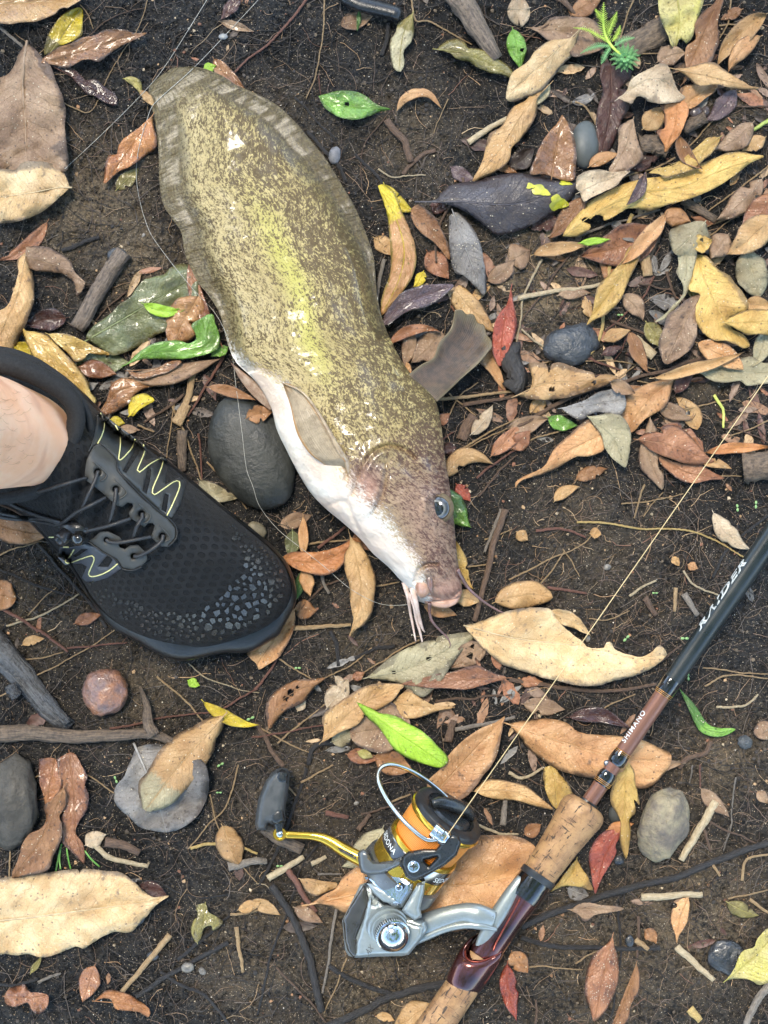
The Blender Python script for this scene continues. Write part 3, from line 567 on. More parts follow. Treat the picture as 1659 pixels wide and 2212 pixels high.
for i in range(ln):                                         # shin ridge, tendons and the ankle bone
    s = i / ln; lv[i, :, 2] += 10 * np.exp(-((aa - 1.75) / .35)**2) * (s > .1) + 9 * np.exp(-((aa - 2.5) / .22)**2 - ((s - .35) / .2)**2) - 5 * np.exp(-((aa - 2.15) / .2)**2 - ((s - .35) / .2)**2) + 12 * np.exp(-((aa - 1.0) / .4)**2 - ((s - .3) / .1)**2)
part('body', PER, (lv.reshape(-1, 3), lf), mS)
lb = BVHTree.FromPolygons([tuple(q) for q in PN(lv.reshape(-1, 3))], [q for q in lf if len(q) == 4]); hs = []
for _ in range(40):
    x, y = rnd.uniform(0, 75), rnd.uniform(845, 1000); a = rnd.uniform(2.6, 3.9); l = rnd.uniform(10, 26); pts = []
    for k in range(5):
        qx, qy = x + math.cos(a) * l * k / 4, y + math.sin(a) * l * k / 4 + 4 * math.sin(k / 4 * 3); z = drop(lb, qx, qy, 1 + 5 * (k / 4), None)
        if z is None: break
        pts.append((qx, qy, z))
    if len(pts) == 5: hs.append(tube(pts, [.24, .1], None, 3))
hr = part('leg_hair', PER, join(*hs), simple('leg hair', (.30, .16, .08), None, .5, bs=0)); hr['kind'] = 'stuff'

# ------------------------------------------------------------------ rod
d_ = np.array([-.566, .824]); n_ = np.array([-.824, -.566]); P0 = np.array([1274., 1730.])
def rz(t): return np.interp(t, [-1000, -620, 0, 300, 620], [215, 160, 92, 72, 52])
def ax3(t, off=0.0, dz=0.0): q = P0 + d_ * t + n_ * off; return np.array([q[0], q[1], rz(t) + dz])
def rodtube(prof, seg=32):
    V = []; ph = np.linspace(0, 2*np.pi, seg, endpoint=False)
    for t, r in prof: c_ = ax3(t); V.append(c_ + r * (np.cos(ph)[:, None] * np.array([*n_, 0]) + np.sin(ph)[:, None] * np.array([0, 0, 1.])))
    V = np.concatenate(V); uv = np.stack([np.repeat([t for t, _ in prof], seg), np.tile(ph * 30, len(prof))], -1)
    return (V, [tuple(q) for q in gridf(len(prof), seg, True)] + [tuple(range(seg)), tuple((len(prof)-1)*seg + i for i in reversed(range(seg)))]), uv
ROD = thing('fishing_rod', 'fishing rod with black and copper blank and cork grips, crossing the lower right', 'fishing rod', (1274, 1730, 0))
blk = simple('satin black blank', (.010, .014, .015), (.014, .018, .019), .33, scale=60, bs=.06); cop = simple('copper paint', (.20, .095, .065), (.17, .08, .058), .34, metal=.35, scale=90, bs=.05)
gls = simple('gloss black', (.006, .006, .007), None, .08, scale=90, bs=.5, bd=.0008, bscale=160, coat=.8); gold = simple('gold thread', (.55, .27, .07), (.35, .16, .04), .3, metal=.6, scale=900)
def rp(name, prof, m): v, u = rodtube(prof); return part(name, ROD, v, m, u, sharp=50)
rp('blank', [(-1000, 27.5), (-620, 24.5), (-318, 20.5), (-316, 20.5)], blk)
rp('blank', [(-280, 18.6), (-274, 18.6), (-125, 17.8), (-120, 17.6)], cop)
rp('blank', [(-96, 16.8), (-70, 16.8)], cop); rp('blank', [(-44, 17.2), (-40, 17.4), (0, 17.6), (14, 17.6)], cop)
rp('thread_wrap', [(-318, 20.6), (-316, 21.2), (-300, 21.4), (-286, 21.2), (-278, 19.6)], gls)
rp('thread_wrap', [(-127, 18), (-122, 19.4), (-112, 20.6), (-100, 20.4), (-95, 17)], gls); rp('thread_wrap', [(-76, 17), (-70, 20), (-60, 21), (-48, 19.8), (-42, 17.6)], gls)
for t in (-285, -281.5, -278, -128, -124.5, -121, -53, -49.5, -46): r_ = {-285: 21.4, -281.5: 20.6, -278: 19.9}.get(t, 19.2 if t < -100 else 20.2); rp('thread_ring', [(t - .9, r_ - 1), (t - .6, r_ + .3), (t + .6, r_ + .3), (t + .9, r_ - 1)], gold)
v_, f_ = lathe(ax3(-88, 16, 4), (*n_, .6), [(-6, 8), (2, 7), (6, 3.5), (7, .01)], 16); part('hook_keeper', ROD, (v_, f_), simple('grey steel', (.35, .35, .36), None, .3, metal=.9))
rp('winding_check', [(1, 17.8), (2, 24), (9, 25), (12, 22)], rub)
mC, nt, b, tc = mat0('cork'); u_ = tc.outputs['UV']; o = tc.outputs['Object']
br = nd(nt, 'TexBrick', {0: nd(nt, 'Mapping', {0: u_, 3: (.02, .02, 1)}).outputs[0], 1: c4((1, 1, 1)), 2: c4((1, 1, 1)), 3: c4((0, 0, 0)), 4: 1.0, 5: .012, 6: .3, 8: .55, 9: .42}, offset=.43)
n1 = noi(nt, o, 130, 4, .6); pit = noi(nt, nd(nt, 'Mapping', {0: u_, 3: (.03, .14, 1)}).outputs[0], 1.0, 3, .6); pit2 = noi(nt, nd(nt, 'Mapping', {0: u_, 3: (.16, .035, 1)}).outputs[0], 1.0, 3, .6)
c = mx(nt, mr(nt, n1, .35, .65), (.34, .195, .085), (.22, .115, .05)); c = mx(nt, mr(nt, noi(nt, o, 700, 4, .6), .5, .7, 0, .5), c, (.19, .10, .05))
lin = ma(nt, 'MULTIPLY', ma(nt, 'SUBTRACT', 1.0, nd(nt, 'SeparateColor', {0: br.outputs[0]}).outputs[0]), mr(nt, n1, .42, .6, .05, .7))
pits = ma(nt, 'MAXIMUM', mr(nt, pit, .60, .64), mr(nt, pit2, .62, .66)); c = mx(nt, ma(nt, 'MAXIMUM', lin, pits), c, (.05, .03, .017))
put(nt, b, Base_Color=c, Roughness=.55, Normal=bump(nt, ma(nt, 'SUBTRACT', n1, pits), .6, .001)); CORK = mC
fg = [(6, 24), (8, 36), (14, 46), (24, 51), (38, 52), (44, 50.5), (46, 50.5), (70, 47), (110, 43), (150, 40), (185, 38.5), (192, 38.5)]
rp('front_grip', fg, CORK)
rg_ = rp('rear_grip', [(412, 34), (420, 35), (470, 37), (600, 38.5), (820, 40)], CORK)
rp('ring', [(191, 37), (192, 41), (205, 41.5), (207, 39)], simple('dark grey ring', (.025, .026, .028), None, .4)); rp('hood', [(206, 39), (210, 39.6), (245, 41), (256, 40), (258, 34)], gls)
mP, nt, b, tc = mat0('iridescent copper seat'); o = tc.outputs['Object']; nn = noi(nt, o, 40, 3, .5)
put(nt, b, Base_Color=mx(nt, mr(nt, nn, .4, .65), (.030, .011, .014), (.115, .034, .030)), Metallic=.75, Roughness=.24, Coat_Weight=.7, Coat_Roughness=.06, Normal=bump(nt, nn, .1, .001))
rp('reel_seat', [(255, 37), (262, 36), (300, 33), (370, 33), (400, 34), (420, 30)], mP)
cup = []; cph = np.linspace(0, 2*np.pi, 36, endpoint=False)
for t, r, of, dz in ((384, 36, 5, 0), (390, 41, 6, 3), (410, 43, 6, 3), (440, 43, 4, 1), (470, 41.5, 1, -2), (486, 38, 0, -4), (496, 31, 0, -8), (500, 22, 0, -12)):
    c_ = ax3(t, of, dz); tilt = -np.maximum(0, np.cos(cph - .9)) * 14 * (t < 400) * 0 + (np.maximum(0, np.cos(cph - 1.1)) * 58 - 10) * np.interp(t, [384, 500], [1, .2])
    cup.append(c_ + r * (np.cos(cph)[:, None] * np.array([*n_, 0]) + np.sin(cph)[:, None] * np.array([0, 0, 1.])) + tilt[:, None] * np.array([*d_, 0]))
cup = np.concatenate(cup); part('seat_cup', ROD, (cup, [tuple(q) for q in gridf(8, 36, True)] + [tuple(range(36))]), mP)
inner = cup[:36]; cc_ = inner.mean(0); part('cup_mouth', ROD, (np.concatenate([cc_ + (inner - cc_) * .88 - np.array([*d_, 0]) * 1.2, [cc_ - np.array([*d_, 0]) * 1.0]]), [(i, (i + 1) % 36, 36) for i in range(36)]), simple('dark cup lining', (.012, .006, .006), None, .6))
rim = np.concatenate([inner, inner[:1]]); part('cup_rim', ROD, tube(rim[2:24], 2.2, None, 6), simple('red metal rim', (.30, .07, .05), None, .22, metal=.7))
for s_ in (1,): part('seat_edge', ROD, tube([ax3(t, of, dz) for t, of, dz in ((262, 4, 37), (300, 0, 35), (340, -4, 34), (372, -8, 38), (386, -12, 42))], 2.4, 30, 6), simple('red metal rim', (.30, .07, .05), None, .22, metal=.7))
def lettering(body, name, t0, length, height, phi, r_of, par, m, ital=0.0, outline=0.0, spacing=1.0, wide=None):
    cu = bpy.data.curves.new(name, 'FONT'); cu.body = body; cu.size = 1.0; cu.shear = ital; cu.space_character = spacing; cu.offset = .006 if not outline else 0
    if outline: cu.fill_mode = 'NONE'; cu.bevel_depth = outline; cu.bevel_resolution = 0
    ob = bpy.data.objects.new(name, cu); COL.objects.link(ob); dg = bpy.context.evaluated_depsgraph_get(); me = bpy.data.meshes.new_from_object(ob.evaluated_get(dg))
    bm = bmesh.new(); bm.from_mesh(me); bmesh.ops.triangulate(bm, faces=bm.faces)
    if not outline: bmesh.ops.subdivide_edges(bm, edges=[e for e in bm.edges if e.calc_length() > .15], cuts=2)
    V = np.array([v.co[:] for v in bm.verts]); bm.verts.index_update(); F = [tuple(v.index for v in f.verts) for f in bm.faces]; bm.free()
    bpy.data.objects.remove(ob); bpy.data.curves.remove(cu); bpy.data.meshes.remove(me)
    V[:, 0] = (V[:, 0] - V[:, 0].min()) / np.ptp(V[:, 0]) * length; V[:, 1] = (V[:, 1] - V[:, 1].min()) / np.ptp(V[:, 1]) * height; return V, F
def on_rod(V, t0, phi, rf, lift=.6):
    out = []
    for x, y, z in V:
        t = t0 - x; r = rf(t) + lift; a = math.pi / 2 - phi - (y) / r; c_ = ax3(t); out.append(c_ + r * (math.cos(a) * np.array([*n_, 0]) + math.sin(a) * np.array([0, 0, 1.])))
    return np.array(out)
wh = simple('white print', (.80, .82, .80), None, .45, bs=0)
V, F = lettering('SHIMANO', 'lettering', 0, 80, 14, 0, 0, None, wh, .08, 0, 1.22)
part('lettering', ROD, (on_rod(V, -146, math.radians(25), lambda t: 18.2), F), wh, smooth=False)
V, F = lettering('R\u039bIDER', 'lettering', 0, 183, 17, 0, 0, None, wh, .35, .045, 1.12)
part('lettering', ROD, (on_rod(V * np.array([1, 1, .001]), -436, math.radians(30), lambda t: np.interp(t, [-620, -318], [24.5, 20.5]), .8), F), wh, smooth=False)

# ------------------------------------------------------------------ reel
Z1 = lambda x, y: (540 + x * .3092, 1620.1 + y * .3092)
REEL = thing('fishing_reel', 'grey and gold spinning reel wound with orange line, mounted under the rod', 'fishing reel', (840, 1980, 0))
gm = simple('silver grey metal', (.30, .33, .33), (.25, .28, .28), .34, metal=.55, scale=200, bs=.08, bscale=2500); dgm = simple('dark grey metal', (.16, .165, .165), (.12, .125, .125), .3, metal=.6, scale=120, bs=.05)
chm = simple('chrome', (.62, .64, .66), (.5, .52, .55), .08, metal=1.0, scale=60, bs=.3, bd=.001, bscale=90); gld = simple('gold metal', (.62, .40, .055), (.52, .32, .04), .2, metal=.85, scale=80, bs=.05); bpl = simple('satin black plastic', (.012, .014, .016), (.018, .020, .022), .28, scale=300, bs=.06)
stl = simple('steel wire', (.60, .60, .58), (.48, .48, .46), .2, metal=1.0, scale=80, bs=.05); ora = None
A = np.array([.5755, -.7125, .4067]); A /= np.linalg.norm(A); FC = np.array([973., 1756., 182.])
def sp(name, prof, m, seg=56, par=None, uvs=False):
    v, f = lathe(FC, -A, prof, seg); return part(name, par or REEL, (v, f), m, np.c_[np.tile(np.linspace(0, 1, seg), len(prof)), np.repeat([p[0] for p in prof], seg)] if uvs else None, sharp=35)
mO, nt, b, tc = mat0('orange braid'); u_ = nd(nt, 'SeparateXYZ', {0: tc.outputs['UV']}); o = tc.outputs['Object']; wb = noi(nt, o, 160, 3, .6)
ww = ma(nt, 'SINE', ma(nt, 'ADD', ma(nt, 'MULTIPLY', u_.outputs[1], 1.7), ma(nt, 'ADD', ma(nt, 'MULTIPLY', wb, 6), ma(nt, 'MULTIPLY', ma(nt, 'SINE', ma(nt, 'MULTIPLY', u_.outputs[0], 12.566)), 2.5))))
put(nt, b, Base_Color=mx(nt, mr(nt, ww, -1, .4), (.52, .14, .02), (.90, .33, .05)), Roughness=.55, Normal=bump(nt, ww, .6, .0006))
SPL = sp('spool', [(14, 84), (17, 86.5), (22, 86.5), (27, 84), (29, 76), (92, 73)], gld); sp('line_winding', [(28, 79), (31, 79.6), (60, 78.2), (92, 75.5), (94, 74)], mO, 64, SPL, True)
sp('spool_rim', [(92, 74), (94, 82), (99, 84), (104, 83.5)], gld, par=SPL); mB, nt, b, tc = mat0('silver black band'); u_ = nd(nt, 'SeparateXYZ', {0: tc.outputs['UV']})
put(nt, b, Base_Color=mx(nt, mr(nt, nd(nt, 'TexNoise', {'Vector': tc.outputs['Object'], 'Scale': 25.0}).outputs[0], .45, .6), (.10, .095, .09), (.45, .45, .45)), Metallic=.9, Roughness=.18)
sp('spool_band', [(104, 83.5), (106, 85), (136, 85), (137, 84)], mB, par=SPL); sp('spool_skirt', [(137, 84), (138, 85.5), (166, 85.5), (168, 80), (184, 76)], gld, par=SPL)
sp('spool_lip', [(-2, 60), (-2, 74), (2, 82), (8, 84.5), (14, 84)], simple('black rubber lip', (.010, .010, .011), (.016, .016, .017), .4), par=SPL)
kn = sp('drag_knob', [(-5, .01), (-5, 20), (-4, 46), (-1, 50), (4, 54), (5, 60), (0, 62), (-2, 68)], bpl, par=SPL)
e1 = np.cross(A, [0, 0, 1.]); e1 /= np.linalg.norm(e1); e2 = np.cross(e1, A)
bar = []
for s_, h_ in ((-58, 6), (-40, 17), (-15, 21), (15, 21), (40, 17), (58, 6)): c_ = FC + A * h_ + (e1 * .75 + e2 * .66) * s_; bar.append(c_)
part('grip_bar', kn, tube(bar, [9, 13, 15, 15, 13, 9], 24, 12), bpl)
def wrap_spool(V, s0, dist, r, ang0):
    out = []
    for x, y, z in V: a = ang0 + x / r; out.append(FC - A * (dist + (-y)) + r * (e1 * math.cos(a) + e2 * math.sin(a)))
    return np.array(out)
V, F = lettering('SEDONA', 'lettering', 0, 74, 12, 0, 0, None, wh, 0, 0, 1.1)
for g0 in (2.62,):
    a0 = 0.0; out = []
    for x, y, z in V: a = .24 + x / 85.6; out.append(FC - A * (128 - y) + 85.6 * (e1 * math.cos(a) + e2 * math.sin(a)))
    part('lettering', SPL, (np.array(out), F), wh, smooth=False)
    out = []
    for x, y, z in V: a = 2.42 + x / 85.6; out.append(FC - A * (128 - y) + 85.6 * (e1 * math.cos(a) + e2 * math.sin(a)))
    part('lettering', SPL, (np.array(out), F), wh, smooth=False)
ROT = sp('rotor', [(160, 60), (168, 88), (170, 92), (200, 94), (207, 91)], dgm); sp('rotor_base', [(205, 90), (212, 84), (235, 66), (262, 52), (278, 40)], chm)
sp('rotor_neck', [(200, 60), (276, 44), (300, 40)], dgm)
def plate(name, pts, z, thick, m, par=REEL, holes=(), step=6, rnd_=6, bulge=5, tilt=(0, 0), zz=Z1):
    pp = [zz(*p) for p in pts]; cx_, cy_ = np.mean(pp, 0)
    return part(name, par, slab(pp, lambda x, y: z + tilt[0] * (x - cx_) + tilt[1] * (y - cy_), thick, [[zz(*p) for p in h] for h in holes], step, rnd_, bulge), m, sharp=50)
plate('rotor_arm', [(750,720),(760,800),(775,855),(830,875),(930,865),(1060,800),(1065,745),(1000,770),(900,785),(850,770),(820,710),(790,690)], 206, 60, dgm, rnd_=8, bulge=9, tilt=(.25, -.1))
plate('rotor_arm', [(1170,930),(1225,915),(1215,1000),(1190,1100),(1200,1170),(1150,1190),(1075,1140),(1060,1120),(1110,1040)], 212, 90, gm, rnd_=9, bulge=10)
plate('rotor_cover', [(800,890),(860,885),(960,862),(1060,812),(1080,880),(1150,925),(1130,1000),(1065,1100),(1010,1100),(930,1050),(870,980)], 192, 70, chm, rnd_=14, bulge=16, tilt=(.3, 0))
plate('cover_strip', [(815,930),(870,940),(960,985),(1050,1050),(1020,1080),(930,1060),(860,1000)], 186, 26, gm, rnd_=4, bulge=4, tilt=(.3, 0))
def screw(x, y, z, r, par=REEL):
    s_ = part('screw', par, lathe((*Z1(x, y), z), (0, 0, 1), [(-6, r), (1, r), (3.5, r * .8), (4.5, r * .3), (4.6, .01)], 24), chm)
    q = [Z1(x, y)]; x0, y0 = q[0]; l = r * .55
    part('slot', s_, join(*[(np.array([(x0 + a, y0 + b, z + 4.9) for a, b in pts]), [(0, 1, 2, 3)]) for pts in (((-l, -1.2), (l, -1.2), (l, 1.2), (-l, 1.2)), )]), simple('dark slot', (.02, .02, .02), None, .6))
    part('slot', s_, (np.array([(x0 + a, y0 + b, z + 5.1) for a, b in ((-1.2, -l), (1.2, -l), (1.2, l), (-1.2, l))]), [(0, 1, 2, 3)]), simple('dark slot', (.02, .02, .02), None, .6))
screw(1040, 962, 210, 9)
BA = plate('bail_arm', [(1052,800),(1060,745),(1105,708),(1215,690),(1300,692),(1335,650),(1372,600),(1412,583),(1458,598),(1476,650),(1445,735),(1355,812),(1210,895),(1145,917),(1090,890)], 258, 70, bpl, holes=[[(1215,770),(1312,745),(1250,812)]], step=5, rnd_=10, bulge=11, tilt=(.12, -.16))
screw(1143, 815, 250, 14, BA)
rl = part('line_roller', REEL, lathe((*Z1(1330, 592), 266), (.80, .60, .1), [(-20, .01), (-20, 14), (-18, 18.5), (-8, 19), (-7, 17.5), (4, 17.5), (6, 19), (14, 18), (20, 14), (20, .01)], 30), chm, sharp=35)
part('bail_wire', REEL, tube([(*Z1(1310,625), 272), (*Z1(1240,628), 274), (*Z1(1165,580), 274), (*Z1(1060,480), 268), (*Z1(960,350), 250), (*Z1(900,230), 226), (*Z1(895,160), 208), (*Z1(930,112), 192), (*Z1(1000,104), 178), (*Z1(1110,140), 164), (*Z1(1230,210), 152), (*Z1(1330,290), 142), (*Z1(1440,400), 140)], [4.6, 4.6, 4.8, 5, 4.6], 70, 10), stl)
bp = [(800,930),(860,985),(940,1070),(1040,1130),(1130,1170),(1225,1195),(1240,1260),(1200,1320),(1110,1430),(1060,1440),(860,1445),(740,1452),(690,1440),(665,1400),(655,1310),(645,1190),(700,1080),(770,940)]
BOD = plate('reel_body', bp, 140, 128, gm, holes=[], step=7, rnd_=16, bulge=12, tilt=(.15, -.05))
plate('side_trim', [(800,930),(690,1110),(650,1190),(662,1320),(680,1400),(720,1450),(755,1440),(740,1310),(835,1080),(815,980)], 143, 70, simple('glossy dark trim', (.07, .065, .06), (.12, .11, .10), .14, metal=.7, scale=60), rnd_=8, bulge=5, tilt=(.1, -.05))
plate('side_plate', [(838,1010),(940,1090),(1000,1160),(1100,1200),(1215,1235),(1195,1310),(1100,1425),(860,1432),(735,1445),(745,1350),(790,1200)], 154, 26, gm, rnd_=7, bulge=5, tilt=(.15, -.05), holes=[[Z for Z in [(870 + 24 * math.cos(i), 1060 + 24 * math.sin(i)) for i in np.linspace(0, 6.28, 9)[:-1]]]])
V, F = lettering('AX', 'lettering', 0, 24, 12, 0, 0, None, wh, .5, 0, 1.0)
lx, ly = Z1(830, 1440); ca, sa = math.cos(-1.0), math.sin(-1.0)
part('emblem', REEL, (np.array([(lx + x * ca + y * sa, ly + x * sa - y * ca, 153 + .15 * ((lx + x * ca + y * sa) - 830)) for x, y, z in V]), F), simple('grey print', (.10, .11, .11), None, .4), smooth=False)
q0 = np.array([*Z1(955, 1220), 142]); qa = np.array([.24, .44, .86])
part('shaft_collar', REEL, lathe(q0, qa, [(0, 46), (12, 45), (14, 41), (24, 40), (25, 37), (40, 36.5)], 44), gm, sharp=35)
cp = part('shaft_cap', REEL, lathe(q0, qa, [(30, 33), (40, 36), (41, 37), (57, 37), (58, 34.5), (66, 33.5), (76, 28), (84, 18), (88, 8), (89, .01)], 44), chm, sharp=35)
kv = []
for i in range(44):
    a = 6.283 * i / 44; a1 = np.cross(qa, [0, 0, 1.]); a1 /= np.linalg.norm(a1); b1 = np.cross(a1, qa / np.linalg.norm(qa)); dr = a1 * math.cos(a) + b1 * math.sin(a); qn = qa / np.linalg.norm(qa)
    kv.append(tube([q0 + qn * 43 + dr * 37, q0 + qn * 55 + dr * 37], 1.5, None, 5))
kr = part('knurling', cp, join(*kv), gm); kr['kind'] = 'stuff'
Z6 = lambda x, y: (864.1 + x * .293, 1620.1 + y * .293)
part('stem', REEL, tube([(*Z6(90, 1330), 84), (*Z6(200, 1290), 88), (*Z6(340, 1235), 98), (*Z6(480, 1205), 106), (*Z6(590, 1222), 110), (*Z6(690, 1250), 104)], [27, 27, 24, 22, 25, 20], 50, 20, .75), gm)
part('stem_rib', REEL, tube([(*Z6(60, 1430), 92), (*Z6(200, 1372), 96), (*Z6(340, 1318), 104), (*Z6(480, 1292), 112), (*Z6(600, 1300), 116), (*Z6(715, 1325), 108)], [9, 9, 8, 8, 8, 4], 40, 10), gm)
part('foot', REEL, tube([ax3(222, 24, 18), ax3(236, 25, 21), ax3(270, 24, 22), ax3(320, 22, 22), ax3(370, 19, 20), ax3(396, 16, 16), ax3(404, 14, 12)], [13, 17, 19, 20, 19, 16, 10], 40, 20, .8), gm)
HA = part('handle_arm', REEL, tube([(*Z1(250,592), 66), (*Z1(330,596), 64), (*Z1(420,600), 62), (*Z1(500,614), 62), (*Z1(570,645), 64), (*Z1(640,690), 68), (*Z1(720,735), 74), (*Z1(800,775), 78)], [8.5, 8, 8.5, 10.5, 13, 14.5, 15.5, 16], 50, 14, .8), gld)
plate('slot', [(612,682),(640,690),(752,742),(745,768),(700,745),(630,708)], 86.5, 6, simple('dark slot', (.02, .02, .02), None, .6), HA, rnd_=2, bulge=1, tilt=(.06, .05))
part('pivot', HA, lathe((*Z1(208, 588), 60), (0, 0, 1), [(-8, 14), (8, 15), (11, 14), (11, 10), (9.5, 9.5), (9.5, 7.5), (11, 7), (11.5, .01)], 28), gld, sharp=35)
part('pivot_pin', HA, lathe((*Z1(208, 588), 71), (0, 0, 1), [(0, 7.2), (1.5, 6.8), (2, .01)], 20), stl)
part('knob_shaft', HA, lathe((*Z1(205, 570), 62), (-.05, -1, .05), [(0, 11), (10, 11.5), (14, 13), (34, 14), (36, 10)], 20), bpl)
KN = plate('handle_knob', [(185,135),(225,122),(262,132),(277,165),(272,260),(250,380),(245,440),(250,495),(205,515),(150,520),(128,510),(112,560),(50,560),(35,520),(42,440),(62,330),(110,215),(150,160)], 92, 62, simple('charcoal rubber grip', (.040, .044, .047), (.05, .054, .057), .36, scale=300, bs=.08), HA, step=5, rnd_=15, bulge=22)
plate('knob_end', [(185,150),(225,133),(258,145),(268,175),(262,230),(225,240),(185,225),(178,185)], 94, 16, bpl, HA, step=5, rnd_=8, bulge=8)
plate('knob_cap', [(150,440),(195,402),(235,425),(244,490),(205,512),(165,520),(133,480)], 93, 16, bpl, HA, step=5, rnd_=8, bulge=7)
single('braided_line', 'taut pale yellow braided line running up from the reel to the right edge', 'line', tube([(*Z1(1352, 640), 286), (*Z1(1375, 600), 288), (1250, 1398, 292), (1659, 812, 300), (1760, 667, 310)], 1.05, 60, 6), simple('pale braid', (.55, .42, .22), (.45, .34, .17), .5, bs=0))
# ------------------------------------------------------------------ fallen leaves
PAL = {  # two base colours, blotch colour, blotch amount, roughness
 'tan': ((.54,.35,.165),(.44,.255,.10),(.11,.065,.035),.25,.5), 'cream': ((.66,.50,.29),(.54,.36,.17),(.13,.10,.075),.30,.5), 'pale': ((.58,.47,.33),(.45,.34,.22),(.16,.12,.08),.30,.5),
 'taupe': ((.37,.25,.155),(.25,.155,.095),(.07,.045,.035),.30,.5), 'brown': ((.36,.185,.08),(.25,.115,.045),(.05,.03,.02),.35,.45), 'rust': ((.38,.18,.088),(.26,.11,.055),(.055,.025,.018),.35,.38),
 'orange': ((.48,.215,.075),(.38,.15,.05),(.09,.04,.02),.22,.42), 'peach': ((.56,.325,.15),(.45,.225,.09),(.10,.055,.03),.20,.45), 'maroon': ((.085,.034,.024),(.055,.024,.02),(.02,.012,.01),.4,.35), 'purple': ((.13,.085,.09),(.085,.055,.06),(.035,.025,.025),.4,.3),
 'grey': ((.25,.24,.23),(.17,.16,.155),(.05,.04,.035),.5,.55), 'dark': ((.045,.03,.025),(.065,.045,.035),(.02,.014,.012),.4,.28), 'mustard': ((.58,.40,.12),(.46,.28,.07),(.13,.08,.03),.28,.48), 'olive': ((.26,.225,.07),(.18,.15,.05),(.07,.05,.02),.3,.4),
 'yellow': ((.66,.52,.035),(.55,.42,.03),(.16,.12,.02),.35,.4), 'lime': ((.34,.56,.045),(.28,.48,.035),(.16,.25,.03),.15,.42), 'green': ((.175,.36,.05),(.125,.26,.04),(.07,.12,.02),.25,.3), 'deepgreen': ((.075,.17,.03),(.055,.12,.025),(.03,.05,.015),.3,.3),
 'sage': ((.20,.225,.10),(.15,.165,.085),(.10,.085,.03),.2,.25), 'red': ((.38,.085,.045),(.26,.05,.03),(.09,.02,.015),.45,.4), 'bluedark': ((.060,.055,.065),(.045,.035,.035),(.03,.02,.02),.3,.32),
 'oliveg': ((.42,.38,.24),(.34,.30,.18),(.13,.11,.07),.3,.55), 'yelgreen': ((.42,.38,.09),(.46,.40,.17),(.15,.13,.05),.45,.5)}
_lm = {}
